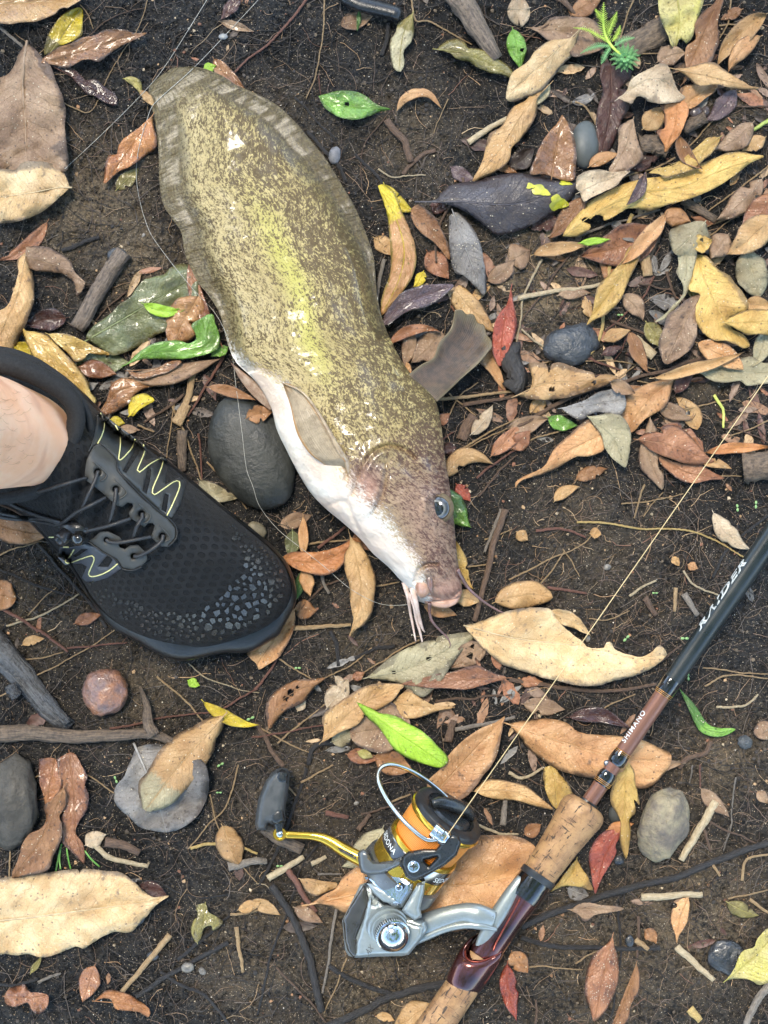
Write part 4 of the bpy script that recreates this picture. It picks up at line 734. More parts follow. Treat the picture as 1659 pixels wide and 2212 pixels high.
def leafmat(key, wet=False, sandy=False, two=None):
    q = (key, wet, sandy, two)
    if q in _lm: return _lm[q]
    c1, c2, cb, ba, ro = PAL[key]; m, nt, b, tc = mat0('leaf ' + key + (' wet' if wet else '')); uv = nd(nt, 'SeparateXYZ', {0: tc.outputs['UV']}); o = tc.outputs['Object']
    w_ = ma(nt, 'MULTIPLY', nd(nt, 'ObjectInfo').outputs['Random'], 40.0); av = ma(nt, 'ABSOLUTE', uv.outputs[1])
    n1 = noi(nt, o, 70, 4, .6, w_); n2 = noi(nt, o, 260, 4, .6, w_); n3 = noi(nt, o, 1300, 3, .65, w_)
    c = mx(nt, mr(nt, n1, .35, .65), c1, c2)
    if two:                                                   # a second colour from some way along the leaf
        c = mx(nt, mr(nt, ma(nt, 'ADD', uv.outputs[0], ma(nt, 'MULTIPLY', ma(nt, 'SUBTRACT', n2, .5), .25)), two[1] - .03, two[1] + .03), c, mx(nt, mr(nt, n1, .35, .65), *PAL[two[0]][:2]))
    vn2 = ma(nt, 'FRACT', ma(nt, 'SUBTRACT', ma(nt, 'ADD', ma(nt, 'MULTIPLY', uv.outputs[0], 13.0), ma(nt, 'ADD', ma(nt, 'MULTIPLY', n1, 1.3), ma(nt, 'MULTIPLY', n2, .5))), ma(nt, 'MULTIPLY', av, 2.4)))
    vein = mr(nt, ma(nt, 'ABSOLUTE', ma(nt, 'SUBTRACT', vn2, .5)), .06, .0); mid = mr(nt, av, .07, .0)
    vl = tuple(min(1, x * 1.22 + .008) for x in c1); c = mx(nt, ma(nt, 'MULTIPLY', vein, .26), c, vl); c = mx(nt, ma(nt, 'MULTIPLY', mid, .35), c, vl)
    c = mx(nt, ma(nt, 'MULTIPLY', mr(nt, n3, .45, .75), .5), c, (.5, .46, .42), 'MULTIPLY'); c = mx(nt, ma(nt, 'MULTIPLY', mr(nt, noi(nt, o, 28, 3, .6, w_), .42, .66), .6), c, (.58, .50, .44), 'MULTIPLY')
    bl = ma(nt, 'MULTIPLY', mr(nt, ma(nt, 'ADD', ma(nt, 'MULTIPLY', n2, .7), ma(nt, 'MULTIPLY', n1, .4)), .66 - ba * .16, .78 - ba * .14), .8); c = mx(nt, bl, c, cb)
    vd = nd(nt, 'TexVoronoi', {'Vector': o, 'Scale': 330.0}); sel = nd(nt, 'SeparateColor', {0: vd.outputs['Color']})
    c = mx(nt, ma(nt, 'MULTIPLY', ma(nt, 'MULTIPLY', mr(nt, vd.outputs[0], .24, .13), mr(nt, sel.outputs[0], .66 - ba * .3, .72 - ba * .3)), .8), c, cb)
    ve = nd(nt, 'TexVoronoi', {'Vector': o, 'Scale': 620.0}, feature='DISTANCE_TO_EDGE').outputs[0]; ret = mr(nt, ve, .10, .0); c = mx(nt, ma(nt, 'MULTIPLY', ret, .22), c, (.55, .5, .45), 'MULTIPLY')
    rv = nd(nt, 'ObjectInfo').outputs['Random']; c = mx(nt, 1.0, c, mx(nt, rv, (.74, .72, .70), (1.06, 1.05, 1.03)), 'MULTIPLY')
    c = mx(nt, ma(nt, 'MULTIPLY', mr(nt, ma(nt, 'ADD', av, ma(nt, 'MULTIPLY', n2, .3)), .98, 1.16), .8), c, cb)
    if sandy or not wet:
        v2 = nd(nt, 'TexVoronoi', {'Vector': o, 'Scale': 900.0}); s2 = nd(nt, 'SeparateColor', {0: v2.outputs['Color']}); th_ = .62 if sandy else .955
        gr = ma(nt, 'MULTIPLY', mr(nt, v2.outputs[0], .36, .24), ma(nt, 'MULTIPLY', mr(nt, s2.outputs[0], th_, th_ + .02), mr(nt, n1, .42, .6) if sandy else 1.0))
        c = mx(nt, gr, c, (.50, .43, .31))
    hh = ma(nt, 'ADD', ma(nt, 'ADD', ma(nt, 'ADD', ma(nt, 'MULTIPLY', ret, -.18), ma(nt, 'MULTIPLY', vein, -.45)), ma(nt, 'MULTIPLY', mid, -.6)), ma(nt, 'ADD', ma(nt, 'MULTIPLY', n2, 1.1), ma(nt, 'MULTIPLY', n3, .35)))
    put(nt, b, Base_Color=c, Roughness=mr(nt, n1, .3, .7, ro * .85, ro * 1.25) if not wet else mr(nt, n2, .35, .65, .10, .40), Normal=bump(nt, hh, .75, .0009 if not wet else .0011))
    if wet: put(nt, b, Coat_Weight=.35, Coat_Roughness=.06)
    _lm[q] = m; return m
# outlines of the leaves that read one by one (crop, outline, midrib)
OUTL = {
'largest pale tan leaf lying': ('12',[(1345,735),(1420,720),(1500,690),(1600,650),(1740,622),(1900,625),(1926,650),(1945,690),(1990,740),(2060,800),(2110,835),(2150,875),(2255,880),(2268,850),(2300,843),(2320,885),(2380,915),(2400,922),(2500,938),(2570,905),(2612,862),(2648,890),(2662,925),(2610,980),(2550,1020),(2460,1060),(2380,1080),(2300,1100),(2220,1125),(2140,1128),(2060,1120),(1960,1095),(1860,1075),(1770,1045),(1690,1020),(1590,985),(1520,925),(1450,860),(1390,790)],[(1345,735),(1660,815),(2090,870),(2460,945),(2655,925)]),
'largest cream leaf with brown': ('03',[(-100,740),(0,715),(100,695),(300,675),(400,665),(510,658),(515,690),(530,655),(600,655),(700,668),(770,672),(830,705),(890,755),(940,805),(1000,838),(1095,828),(1050,860),(1010,890),(960,950),(900,1010),(870,1050),(830,1068),(750,1060),(690,1080),(620,1120),(540,1170),(500,1155),(420,1185),(340,1215),(270,1228),(180,1205),(110,1215),(30,1205),(-100,1215)],[(-100,1000),(230,965),(600,915),(940,870),(1095,830)]),
'largest pinkish brown': ('00',[(172,276),(120,350),(100,410),(50,480),(-80,540),(-120,700),(-100,1100),(430,1110),(445,1060),(435,950),(420,820),(428,720),(405,620),(360,520),(330,430),(280,380),(240,330),(200,295)],[(172,278),(155,400),(150,600),(165,800),(168,1105)]),
'broad yellowish cream': ('00',[(455,1215),(420,1130),(380,1080),(320,1055),(230,1045),(140,1055),(100,1100),(10,1095),(-60,1130),(-100,1300),(-80,1440),(60,1445),(150,1425),(230,1395),(310,1345),(390,1275)],[(455,1215),(380,1215),(200,1250),(-100,1290)]),
'long mustard leaf curving': ('20',[(330,1530),(350,1480),(440,1370),(475,1320),(560,1270),(700,1200),(800,1170),(900,1150),(1000,1140),(1150,1090),(1300,1030),(1400,990),(1500,985),(1560,1000),(1635,1012),(1600,1032),(1540,1060),(1450,1130),(1350,1200),(1250,1250),(1100,1305),(1000,1330),(900,1365),(760,1350),(700,1380),(600,1430),(585,1400),(545,1390),(510,1420),(480,1405),(450,1430),(512,1460),(500,1490),(420,1535)],[(340,1525),(560,1370),(800,1260),(1100,1210),(1400,1090),(1635,1015)]),
'large cream leaf pointing': ('20',[(442,188),(400,240),(300,255),(230,270),(150,330),(100,400),(30,450),(-10,490),(-40,640),(0,660),(100,630),(200,580),(250,520),(290,470),(330,420),(390,360),(415,290)],[(440,190),(300,320),(100,500),(-40,620)]),
'tall pale orange leaf': ('10',[(1899,550),(1859,590),(1819,650),(1824,720),(1789,800),(1719,900),(1659,955),(1640,1040),(1560,1110),(1405,1175),(1450,1080),(1480,1000),(1500,900),(1520,860),(1590,820),(1659,700),(1749,650),(1809,580)],[(1895,555),(1740,720),(1590,960),(1410,1170)]),
'big dark glossy leaf': ('10',[(1090,1308),(1170,1290),(1200,1250),(1260,1200),(1350,1180),(1500,1150),(1640,1125),(1739,1125),(1859,1150),(1979,1165),(2069,1188),(2080,1230),(2049,1290),(1959,1370),(1859,1420),(1719,1490),(1640,1510),(1560,1525),(1480,1460),(1400,1400),(1300,1345),(1200,1318)],[(1090,1308),(1350,1310),(1659,1325),(1909,1262),(2072,1195)]),
'upright purple-brown': ('20',[(325,743),(290,800),(220,880),(180,950),(140,1050),(112,1130),(180,1130),(250,1140),(330,1170),(400,1168),(417,1050),(415,950),(400,880),(370,800)],[(258,1145),(290,950),(325,745)]),
'very large wet olive': ('01',[(1250,60),(1170,50),(1100,80),(1060,120),(940,150),(890,200),(840,270),(780,310),(720,370),(640,430),(590,470),(558,530),(600,570),(660,600),(700,640),(760,642),(850,610),(940,570),(1000,520),(1080,480),(1130,420),(1200,340),(1270,280),(1290,200)],[(565,545),(900,350),(1285,130)]),
'bright green bent leaf': ('01',[(823,702),(870,650),(930,600),(1000,565),(1080,550),(1150,545),(1220,565),(1270,540),(1265,500),(1240,450),(1290,410),(1375,376),(1395,440),(1420,500),(1420,580),(1380,620),(1290,650),(1200,668),(1130,668),(1040,670),(940,665),(860,690)],[(825,700),(1000,625),(1200,610),(1330,575),(1345,480),(1375,378)]),
'largest mustard yellow': ('21',[(1185,-10),(1260,0),(1300,40),(1340,90),(1400,120),(1450,180),(1500,240),(1535,330),(1480,370),(1400,410),(1420,470),(1500,510),(1542,580),(1500,600),(1460,580),(1380,550),(1320,550),(1240,500),(1200,440),(1190,330),(1220,250),(1148,220),(1170,100)],[(1195,-5),(1270,200),(1370,400),(1530,590)]),
'smooth greyish brown oval': ('21',[(1237,233),(1200,290),(1200,400),(1195,520),(1160,600),(1100,650),(1000,702),(960,640),(950,560),(990,450),(1010,380),(1080,330),(1140,275)],[(1235,235),(1120,430),(1002,695)]),
'light tan leaf with holes': ('21',[(30,900),(110,870),(130,800),(108,700),(150,690),(220,700),(240,760),(260,700),(320,690),(400,720),(470,740),(530,760),(540,792),(570,770),(640,765),(682,788),(620,830),(540,860),(450,890),(350,920),(230,932),(100,925)],[(32,903),(200,830),(450,810),(680,785)]),
'long orange-brown leaf passing': ('22',[(-20,1375),(60,1350),(150,1340),(260,1340),(360,1370),(420,1420),(500,1440),(680,1450),(850,1480),(960,1530),(1030,1570),(1020,1650),(960,1729),(880,1789),(780,1790),(600,1740),(480,1720),(350,1690),(260,1650),(160,1580),(100,1530),(50,1460)],[(-15,1378),(350,1500),(700,1600),(1025,1610)]),
'smooth orange-tan leaf whose': ('12',[(1614,1320),(1560,1360),(1460,1400),(1370,1460),(1290,1530),(1230,1600),(1190,1670),(1110,1750),(1130,1830),(1300,1870),(1380,1830),(1480,1700),(1530,1640),(1570,1550),(1592,1430)],[(1150,1835),(1400,1560),(1612,1324)]),
'pale sandy olive leaf': ('12',[(718,1072),(800,1000),(860,950),(960,890),(1060,850),(1160,830),(1166,870),(1172,812),(1280,790),(1400,775),(1442,780),(1390,850),(1320,920),(1270,990),(1210,1080),(1150,1150),(1080,1200),(1000,1160),(900,1100),(800,1090)],[(722,1074),(1000,1010),(1436,784)]),
'tan leaf with dark blotches': ('12',[(430,1492),(440,1400),(425,1350),(450,1300),(540,1230),(600,1190),(680,1140),(740,1120),(850,1110),(962,1122),(930,1160),(900,1210),(830,1260),(780,1285),(720,1272),(690,1340),(640,1390),(560,1420),(490,1460)],[(435,1480),(650,1270),(958,1124)]),
'long tan leaf with dark specks': ('12',[(605,143),(640,190),(680,200),(700,250),(730,290),(750,350),(778,430),(770,520),(760,620),(740,680),(690,740),(650,760),(604,810),(620,750),(630,690),(620,640),(610,560),(605,470),(580,400),(570,330),(575,270),(605,220)],[(607,146),(660,350),(680,550),(607,806)]),
'very large orange-tan leaf': ('13',[(353,884),(440,820),(520,780),(560,710),(640,650),(800,560),(1000,500),(1300,460),(1420,440),(1560,435),(1680,440),(1800,500),(1850,620),(1760,760),(1640,900),(1480,1000),(1300,1060),(1200,1050),(1000,1000),(800,980),(650,960),(570,945),(500,900),(420,882)],[(355,883),(700,810),(1100,770),(1420,755),(1830,660)]),
'tan leaf with a greenish': ('02',[(1445,1318),(1340,1340),(1250,1390),(1150,1440),(1040,1540),(980,1640),(940,1700),(900,1750),(905,1870),(940,1935),(1030,1930),(1130,1880),(1200,1800),(1290,1720),(1330,1640),(1390,1540),(1400,1470),(1445,1400)],[(1442,1330),(1200,1600),(942,1932)]),
'round grey leaf': ('03',[(840,-30),(800,60),(750,120),(738,200),(770,260),(840,320),(900,380),(980,405),(1080,417),(1180,390),(1270,320),(1340,200),(1355,80),(1320,-40),(1150,-140),(900,-140)],[(880,-130),(1000,150),(1080,414)]),
'crumpled beige leaf arched': ('20',[(685,637),(740,590),(770,520),(820,480),(900,440),(960,410),(1010,425),(1050,520),(1080,590),(1122,632),(1080,660),(980,672),(890,660),(850,630),(815,625),(790,650),(780,672),(720,652)],[(690,638),(850,530),(960,515),(1120,632)]),
'tall wavy reddish brown': ('20',[(1340,-20),(1300,30),(1230,80),(1180,180),(1190,250),(1130,300),(1120,370),(1125,500),(1090,560),(1180,480),(1290,400),(1320,330),(1345,270),(1335,150),(1355,60),(1372,-10)],[(1350,-15),(1260,180),(1100,550)]),
'folded tan leaf with a long': ('20',[(1045,445),(1140,435),(1230,410),(1310,405),(1360,440),(1420,480),(1500,530),(1560,562),(1606,568),(1540,582),(1420,572),(1330,545),(1240,555),(1180,545),(1130,490)],[(1048,446),(1250,490),(1420,530),(1600,570)]),
'long leaf with yellow upper': ('10',[(788,1203),(830,1195),(900,1250),(930,1330),(960,1400),(1000,1500),(1030,1590),(1040,1700),(1010,1800),(960,1880),(900,1960),(840,2020),(813,2048),(810,1960),(830,1880),(870,1760),(870,1600),(860,1480),(850,1390),(820,1290)],[(792,1206),(900,1400),(960,1620),(930,1800),(816,2044)]),
'spotted leaf half yellow': ('20',[(945,-30),(950,60),(970,150),(1010,230),(1030,290),(1057,314),(1085,255),(1120,270),(1130,286),(1170,240),(1190,150),(1220,80),(1237,-30)],[(1070,-30),(1085,120),(1062,308)]),
'long orange-tan leaf tapering': ('21',[(28,1515),(20,1470),(70,1430),(200,1370),(240,1310),(280,1240),(370,1160),(470,1070),(520,1060),(600,1170),(600,1250),(500,1300),(420,1300),(300,1370),(180,1420),(80,1447),(42,1472)],[(595,1150),(350,1270),(180,1390),(32,1470)]),
'plain brown-orange leaf': ('21',[(1047,798),(1030,900),(990,980),(930,1020),(860,1060),(780,1142),(720,1130),(700,1000),(740,900),(820,850),(940,810)],[(1042,803),(880,940),(740,1125)]),
'tan-olive pointed leaf': ('21',[(488,1040),(540,1035),(610,1020),(700,1030),(740,1070),(770,1140),(765,1250),(750,1330),(735,1372),(700,1350),(640,1300),(600,1240),(580,1160),(530,1090)],[(492,1041),(650,1180),(734,1368)]),
'pinkish rust leaf with a dark': ('21',[(813,1190),(860,1150),(940,1140),(980,1150),(970,1110),(1030,1095),(1090,1110),(1150,1160),(1200,1220),(1260,1290),(1312,1335),(1230,1355),(1120,1345),(1020,1310),(940,1280),(870,1240)],[(816,1190),(1000,1220),(1308,1334)]),
'dark blue-grey leaf lying': ('21',[(318,985),(400,960),(480,930),(560,880),(610,870),(690,860),(740,930),(730,1000),(690,1037),(640,1025),(540,1015),(440,1062),(370,1030)],[(322,986),(520,960),(735,930)]),
'glossy purple-grey leaf': ('11',[(813,452),(830,390),(880,310),(940,240),(1010,210),(1100,185),(1170,183),(1230,180),(1282,188),(1250,230),(1180,290),(1100,330),(1000,350),(920,400),(870,442)],[(816,448),(960,310),(1278,192)]),
'deep red leaf': ('23',[(722,420),(640,393),(560,440),(520,500),(498,570),(510,680),(540,815),(580,720),(640,620),(677,540),(670,500)],[(700,410),(600,580),(541,808)]),
'brown leaf with a patch': ('23',[(652,1093),(600,1150),(530,1210),(490,1290),(475,1380),(475,1480),(510,1580),(535,1645),(600,1580),(650,1500),(680,1420),(692,1330),(685,1220),(662,1150)],[(650,1098),(590,1360),(536,1640)]),
}
OUT2 = {
'wet wavy brown leaf':('00',[(256,400),(300,360),(370,310),(450,285),(530,245),(620,225),(680,195),(760,188),(820,195),(880,215),(955,214),(870,260),(790,295),(720,340),(640,400),(580,385),(530,390),(440,440),(340,420),(280,410)],[(258,400),(500,340),(700,270),(950,216)]),
'leaf half yellow and half blackened':('00',[(290,357),(285,320),(310,230),(350,160),(400,100),(450,65),(530,53),(536,150),(530,230),(470,265),(370,310)],[(330,335),(440,180),(525,58)]),
'narrow wet purplish':('00',[(328,424),(400,435),(470,440),(520,480),(560,520),(620,510),(680,560),(750,610),(756,682),(680,665),(600,615),(560,610),(500,540),(440,480)],None),
'bright orange wet':('00',[(987,748),(1000,830),(1015,890),(1010,960),(940,1010),(860,1070),(760,1120),(675,1190),(683,1080),(700,1010),(755,1000),(770,940),(800,900),(870,850),(930,800)],None),
'long tan leaf with a dark curved':('01',[(165,-25),(180,50),(215,120),(220,290),(190,380),(170,440),(130,520),(100,590),(90,615),(-30,620),(-30,380),(50,320),(100,180),(120,100),(110,30)],[(165,-10),(120,230),(40,430),(-15,560)]),
'dull greyish tan curled':('01',[(170,-60),(165,60),(250,100),(340,105),(420,125),(480,180),(500,262),(557,175),(545,160),(490,110),(460,40),(400,-10),(300,-60)],[(175,0),(380,70),(540,172)]),
'long yellowish brown':('01',[(118,435),(160,480),(230,490),(300,510),(350,560),(430,640),(520,740),(580,830),(585,880),(627,920),(610,962),(560,930),(500,860),(400,790),(310,740),(230,690),(190,600),(160,540)],[(122,440),(320,640),(610,955)]),
'yellow-brown leaf with a pointed':('01',[(310,505),(380,498),(450,510),(530,545),(600,580),(713,637),(640,642),(580,630),(540,670),(490,687),(430,620),(360,560)],[(315,508),(500,590),(708,636)]),
'glossy rust brown':('01',[(828,744),(920,760),(1000,740),(1080,690),(1175,678),(1160,705),(1100,750),(1000,780),(920,800),(850,777)],None),
'long curled orange-brown':('01',[(638,1012),(700,920),(720,840),(790,790),(870,800),(960,805),(1060,790),(1180,775),(1235,788),(1150,812),(1060,835),(960,855),(880,895),(850,945),(790,990),(700,1028)],[(645,1010),(780,870),(960,830),(1225,788)]),
'bright yellow leaf beside':('01',[(835,1038),(830,980),(850,920),(900,895),(950,892),(1002,935),(960,962),(900,1000),(860,1042)],None),
'olive tan leaf hanging':('10',[(1017,85),(980,110),(920,150),(905,210),(870,260),(870,340),(885,430),(932,467),(960,420),(960,330),(1000,280),(1024,220),(1022,150)],[(1014,90),(950,240),(927,455)]),
'shiny olive brown curled':('10',[(1170,321),(1220,270),(1290,250),(1350,265),(1375,310),(1440,315),(1520,340),(1590,390),(1655,440),(1662,512),(1600,485),(1520,472),(1430,435),(1380,402),(1300,382),(1260,347)],[(1175,320),(1380,350),(1650,490)]),
'green leaf with water drops':('10',[(406,622),(480,600),(560,587),(640,592),(710,620),(760,660),(810,690),(871,708),(800,725),(730,755),(650,776),(570,768),(500,740),(440,690)],[(408,624),(600,690),(868,708)]),
'plain brown leaf right':('10',[(1003,1400),(1010,1350),(1060,1323),(1110,1360),(1170,1420),(1210,1500),(1250,1600),(1253,1682),(1190,1610),(1140,1560),(1080,1520),(1030,1460)],[(1010,1370),(1130,1480),(1250,1672)]),
'silvery grey leaf':('10',[(1253,1400),(1290,1373),(1340,1400),(1400,1470),(1440,1540),(1460,1600),(1475,1690),(1492,1790),(1490,1890),(1470,1918),(1420,1860),(1350,1790),(1290,1770),(1260,1660),(1250,1500)],[(1280,1385),(1370,1640),(1478,1905)]),
'tan pointed leaf standing':('11',[(1268,250),(1300,200),(1330,188),(1400,250),(1460,310),(1510,400),(1542,492),(1480,482),(1420,442),(1330,392),(1268,312)],[(1290,215),(1400,350),(1538,486)]),
'bright coral red':('11',[(1654,203),(1640,270),(1620,320),(1560,400),(1535,500),(1530,600),(1550,670),(1580,718),(1620,640),(1660,560),(1690,450),(1672,320)],[(1653,208),(1605,460),(1578,712)]),
'orange leaf under the coral':('11',[(1448,692),(1490,640),(1540,598),(1562,680),(1590,760),(1618,875),(1560,822),(1510,752)],None),
'rust brown leaf with dark spots':('11',[(1523,1297),(1530,1230),(1570,1180),(1620,1140),(1690,1108),(1722,1180),(1660,1240),(1590,1282)],None),
'pinkish taupe leaf lying under':('20',[(101,180),(200,165),(250,115),(330,105),(420,110),(510,120),(580,180),(612,280),(560,330),(450,362),(400,367),(330,300),(230,260),(170,210)],[(104,180),(350,210),(608,282)]),
'long dark maroon':('20',[(575,420),(610,398),(690,440),(770,455),(777,500),(720,560),(690,620),(762,690),(720,760),(690,850),(650,950),(590,1032),(560,1020),(550,900),(543,780),(560,680),(590,580),(570,500)],[(640,420),(640,700),(575,1025)]),
'orange torn leaf':('20',[(958,680),(1040,668),(1115,653),(1147,720),(1120,800),(1090,870),(1050,920),(993,988),(985,940),(938,850),(990,830),(985,780),(990,740)],[(1070,662),(1060,800),(995,980)]),
'smooth orange-tan leaf under':('20',[(1083,702),(1110,640),(1088,580),(1140,550),(1220,548),(1332,545),(1320,590),(1250,640),(1190,690),(1140,708)],None),
'greyish brown crumpled':('20',[(787,768),(800,850),(825,940),(852,1030),(790,1080),(740,1112),(628,1112),(680,1000),(690,900),(688,830),(740,790)],[(785,775),(740,950),(650,1105)]),
'pale beige leaf resting':('20',[(413,1220),(420,1150),(480,1110),(560,1098),(660,1115),(768,1107),(720,1150),(680,1200),(600,1240),(520,1277),(465,1307),(440,1250)],[(430,1250),(600,1170),(762,1109)]),
'broken yellow leaf piece':('20',[(1347,888),(1340,930),(1290,1000),(1240,1040),(1180,1100),(1110,1120),(1040,1142),(990,1157),(960,1130),(888,1120),(940,1090),(1010,1080),(1080,1050),(1140,1000),(1200,950),(1270,893)],None),
'pale olive leaf standing':('20',[(1190,1433),(1250,1438),(1270,1500),(1287,1560),(1210,1600),(1190,1659),(1100,1668),(1050,1640),(1018,1560),(1025,1490),(1100,1458)],None),
'smooth golden tan':('21',[(840,-60),(825,20),(790,90),(745,190),(700,290),(610,380),(540,412),(483,447),(520,370),(540,250),(560,190),(640,110),(720,20),(760,-60)],[(800,-50),(660,200),(488,438)]),
'pale olive twisted':('21',[(1065,-40),(1080,60),(1063,100),(1110,200),(1100,260),(1050,310),(1000,370),(925,428),(1000,402),(1080,312),(1150,210),(1172,100),(1197,0),(1192,-40)],[(1130,-35),(1130,120),(1110,260),(935,424)]),
'pale yellow leaf lying over':('21',[(1363,432),(1430,390),(1510,353),(1600,343),(1700,370),(1700,512),(1600,507),(1520,512),(1470,480),(1410,450)],[(1366,432),(1520,430),(1700,430)]),
'broad pale yellow-green':('21',[(1113,740),(1210,710),(1300,690),(1400,680),(1500,658),(1560,653),(1620,690),(1700,700),(1700,820),(1620,830),(1520,842),(1480,810),(1380,822),(1290,807),(1220,762)],[(1118,741),(1400,750),(1700,760)]),
'upright greyish tan':('21',[(893,1048),(920,1090),(945,1150),(930,1220),(945,1290),(950,1370),(987,1430),(975,1514),(920,1470),(870,1420),(828,1370),(823,1260),(850,1180),(870,1110)],[(895,1055),(890,1280),(972,1506)]),
'dark orange-brown leaf below':('21',[(948,1288),(1040,1330),(1140,1350),(1220,1350),(1300,1400),(1378,1440),(1280,1452),(1180,1472),(1090,1452),(1010,1392),(960,1342)],[(952,1294),(1130,1400),(1370,1440)]),
'long shiny purplish':('03',[(370,-60),(470,-100),(540,0),(567,60),(550,110),(577,180),(560,280),(510,350),(490,420),(540,500),(547,618),(480,560),(400,470),(398,330),(430,240),(400,130),(380,50)],[(450,-80),(480,200),(490,420),(545,610)]),
'lighter brown wavy':('03',[(410,123),(437,190),(425,260),(385,310),(402,370),(395,470),(350,560),(310,660),(180,692),(76,712),(120,580),(150,480),(200,420),(270,390),(300,320),(283,250),(340,200)],[(412,128),(330,330),(230,520),(82,706)]),
'shiny dark brown leaf behind':('03',[(250,-60),(255,80),(280,180),(300,242),(350,190),(400,130),(380,30),(360,-60)],None),
'brown leaf eaten':('12',[(80,1402),(63,1280),(90,1200),(170,1130),(260,1090),(350,1080),(447,1076),(400,1120),(350,1172),(310,1232),(250,1262),(190,1292),(140,1342),(100,1398)],[(84,1396),(170,1220),(440,1080)]),
'brown leaf sticking out under the toe':('12',[(247,628),(257,700),(230,800),(190,880),(150,940),(60,1000),(20,1022),(0,980),(-60,920),(-20,860),(60,790),(150,700),(210,650)],[(245,640),(120,820),(0,1000)]),
'orange leaf touching the toe':('12',[(163,300),(210,265),(290,255),(390,260),(480,240),(560,210),(640,158),(682,200),(600,260),(570,330),(520,380),(440,412),(360,402),(290,382),(220,347)],[(166,300),(420,320),(670,185)]),
'tan leaf with a long pointed tip':('12',[(888,1230),(940,1180),(990,1148),(1060,1200),(1150,1250),(1292,1265),(1200,1287),(1120,1312),(1040,1337),(970,1337),(900,1290)],[(895,1240),(1050,1260),(1286,1266)]),
'narrow red-brown leaf across':('12',[(933,1118),(1010,1085),(1100,1060),(1200,1045),(1280,1035),(1370,1003),(1450,998),(1520,1035),(1625,1075),(1540,1102),(1440,1132),(1340,1152),(1230,1142),(1120,1142),(1020,1127)],[(1620,1076),(1300,1090),(938,1118)]),
'dark sandy grey-brown':('12',[(618,1400),(680,1340),(780,1290),(860,1228),(930,1270),(980,1310),(1002,1400),(940,1500),(830,1562),(720,1542),(640,1500),(608,1440)],None),
'bright lime green leaf':('12',[(651,1232),(720,1260),(800,1300),(900,1320),(990,1370),(1090,1430),(1180,1520),(1247,1600),(1200,1657),(1120,1642),(1000,1602),(900,1542),(850,1472),(800,1402),(720,1332)],[(653,1234),(900,1420),(1232,1642)]),
'yellowish tan leaf left':('13',[(283,718),(350,715),(440,735),(527,745),(520,780),(440,812),(380,832),(320,792)],None),
'tall yellowish brown':('23',[(690,20),(745,-40),(792,20),(800,100),(827,240),(790,200),(802,290),(760,330),(772,400),(740,588),(700,480),(700,340),(638,220),(645,130)],[(740,-30),(730,250),(740,580)]),
'yellowish leaf with a point':('23',[(203,0),(260,-14),(310,40),(370,110),(397,190),(350,220),(290,267),(230,180),(203,80)],None),
'yellow-brown leaf under the lower':('23',[(420,588),(460,660),(490,700),(522,792),(440,772),(340,767),(248,802),(300,740),(360,660)],None),
'pinkish brown leaf below the dark root':('23',[(373,920),(440,880),(500,873),(600,890),(690,895),(727,915),(640,937),(540,952),(475,997),(430,952)],[(378,918),(540,915),(720,916)]),
'pale yellow-green leaf at':('23',[(1386,1377),(1440,1300),(1490,1190),(1570,1160),(1590,1110),(1659,1038),(1740,1038),(1740,1330),(1610,1407),(1540,1372),(1460,1367)],None),
'narrow brown leaf right of the sand':('23',[(805,1268),(827,1330),(820,1450),(770,1540),(750,1640),(635,1720),(680,1580),(720,1480),(760,1380)],None),
'small orange leaf hanging':('23',[(1080,848),(1142,843),(1147,920),(1130,1010),(1080,1090),(1068,1138),(1055,1070),(1028,1000),(1040,910),(1065,905),(1070,880),(1045,870)],None),
'dull spotted tan leaf':('13',[(1410,150),(1480,80),(1560,73),(1659,90),(1760,120),(1830,180),(1925,268),(1820,252),(1700,212),(1580,207),(1480,182)],[(1414,150),(1650,150),(1918,262)]),
'small curled orange-brown leaf near':('03',[(613,1511),(660,1460),(700,1438),(790,1450),(860,1480),(920,1520),(972,1570),(960,1617),(900,1582),(820,1572),(750,1562),(720,1502),(670,1492)],None),
'crumpled glossy rust':('03',[(28,1480),(60,1430),(160,1403),(190,1450),(240,1455),(312,1475),(300,1560),(240,1597),(200,1560),(180,1522),(100,1547),(40,1532)],None),
'small torn yellowish leaf':('03',[(1263,890),(1330,878),(1350,930),(1400,960),(1447,1000),(1380,1057),(1370,1022),(1330,1032),(1300,1080),(1280,1132),(1253,1112),(1265,1010),(1280,950)],None),
'deep red leaf':('23',[(722,420),(640,393),(560,440),(520,500),(498,570),(510,680),(540,815),(580,720),(640,620),(677,540),(670,500)],[(700,410),(600,580),(541,808)]),
}
OUTL.update(OUT2)
MIDC = {k: tuple(min(.8, x * 1.12) if max(v[0]) < .3 else x * .78 for x in v[0]) for k, v in PAL.items()}
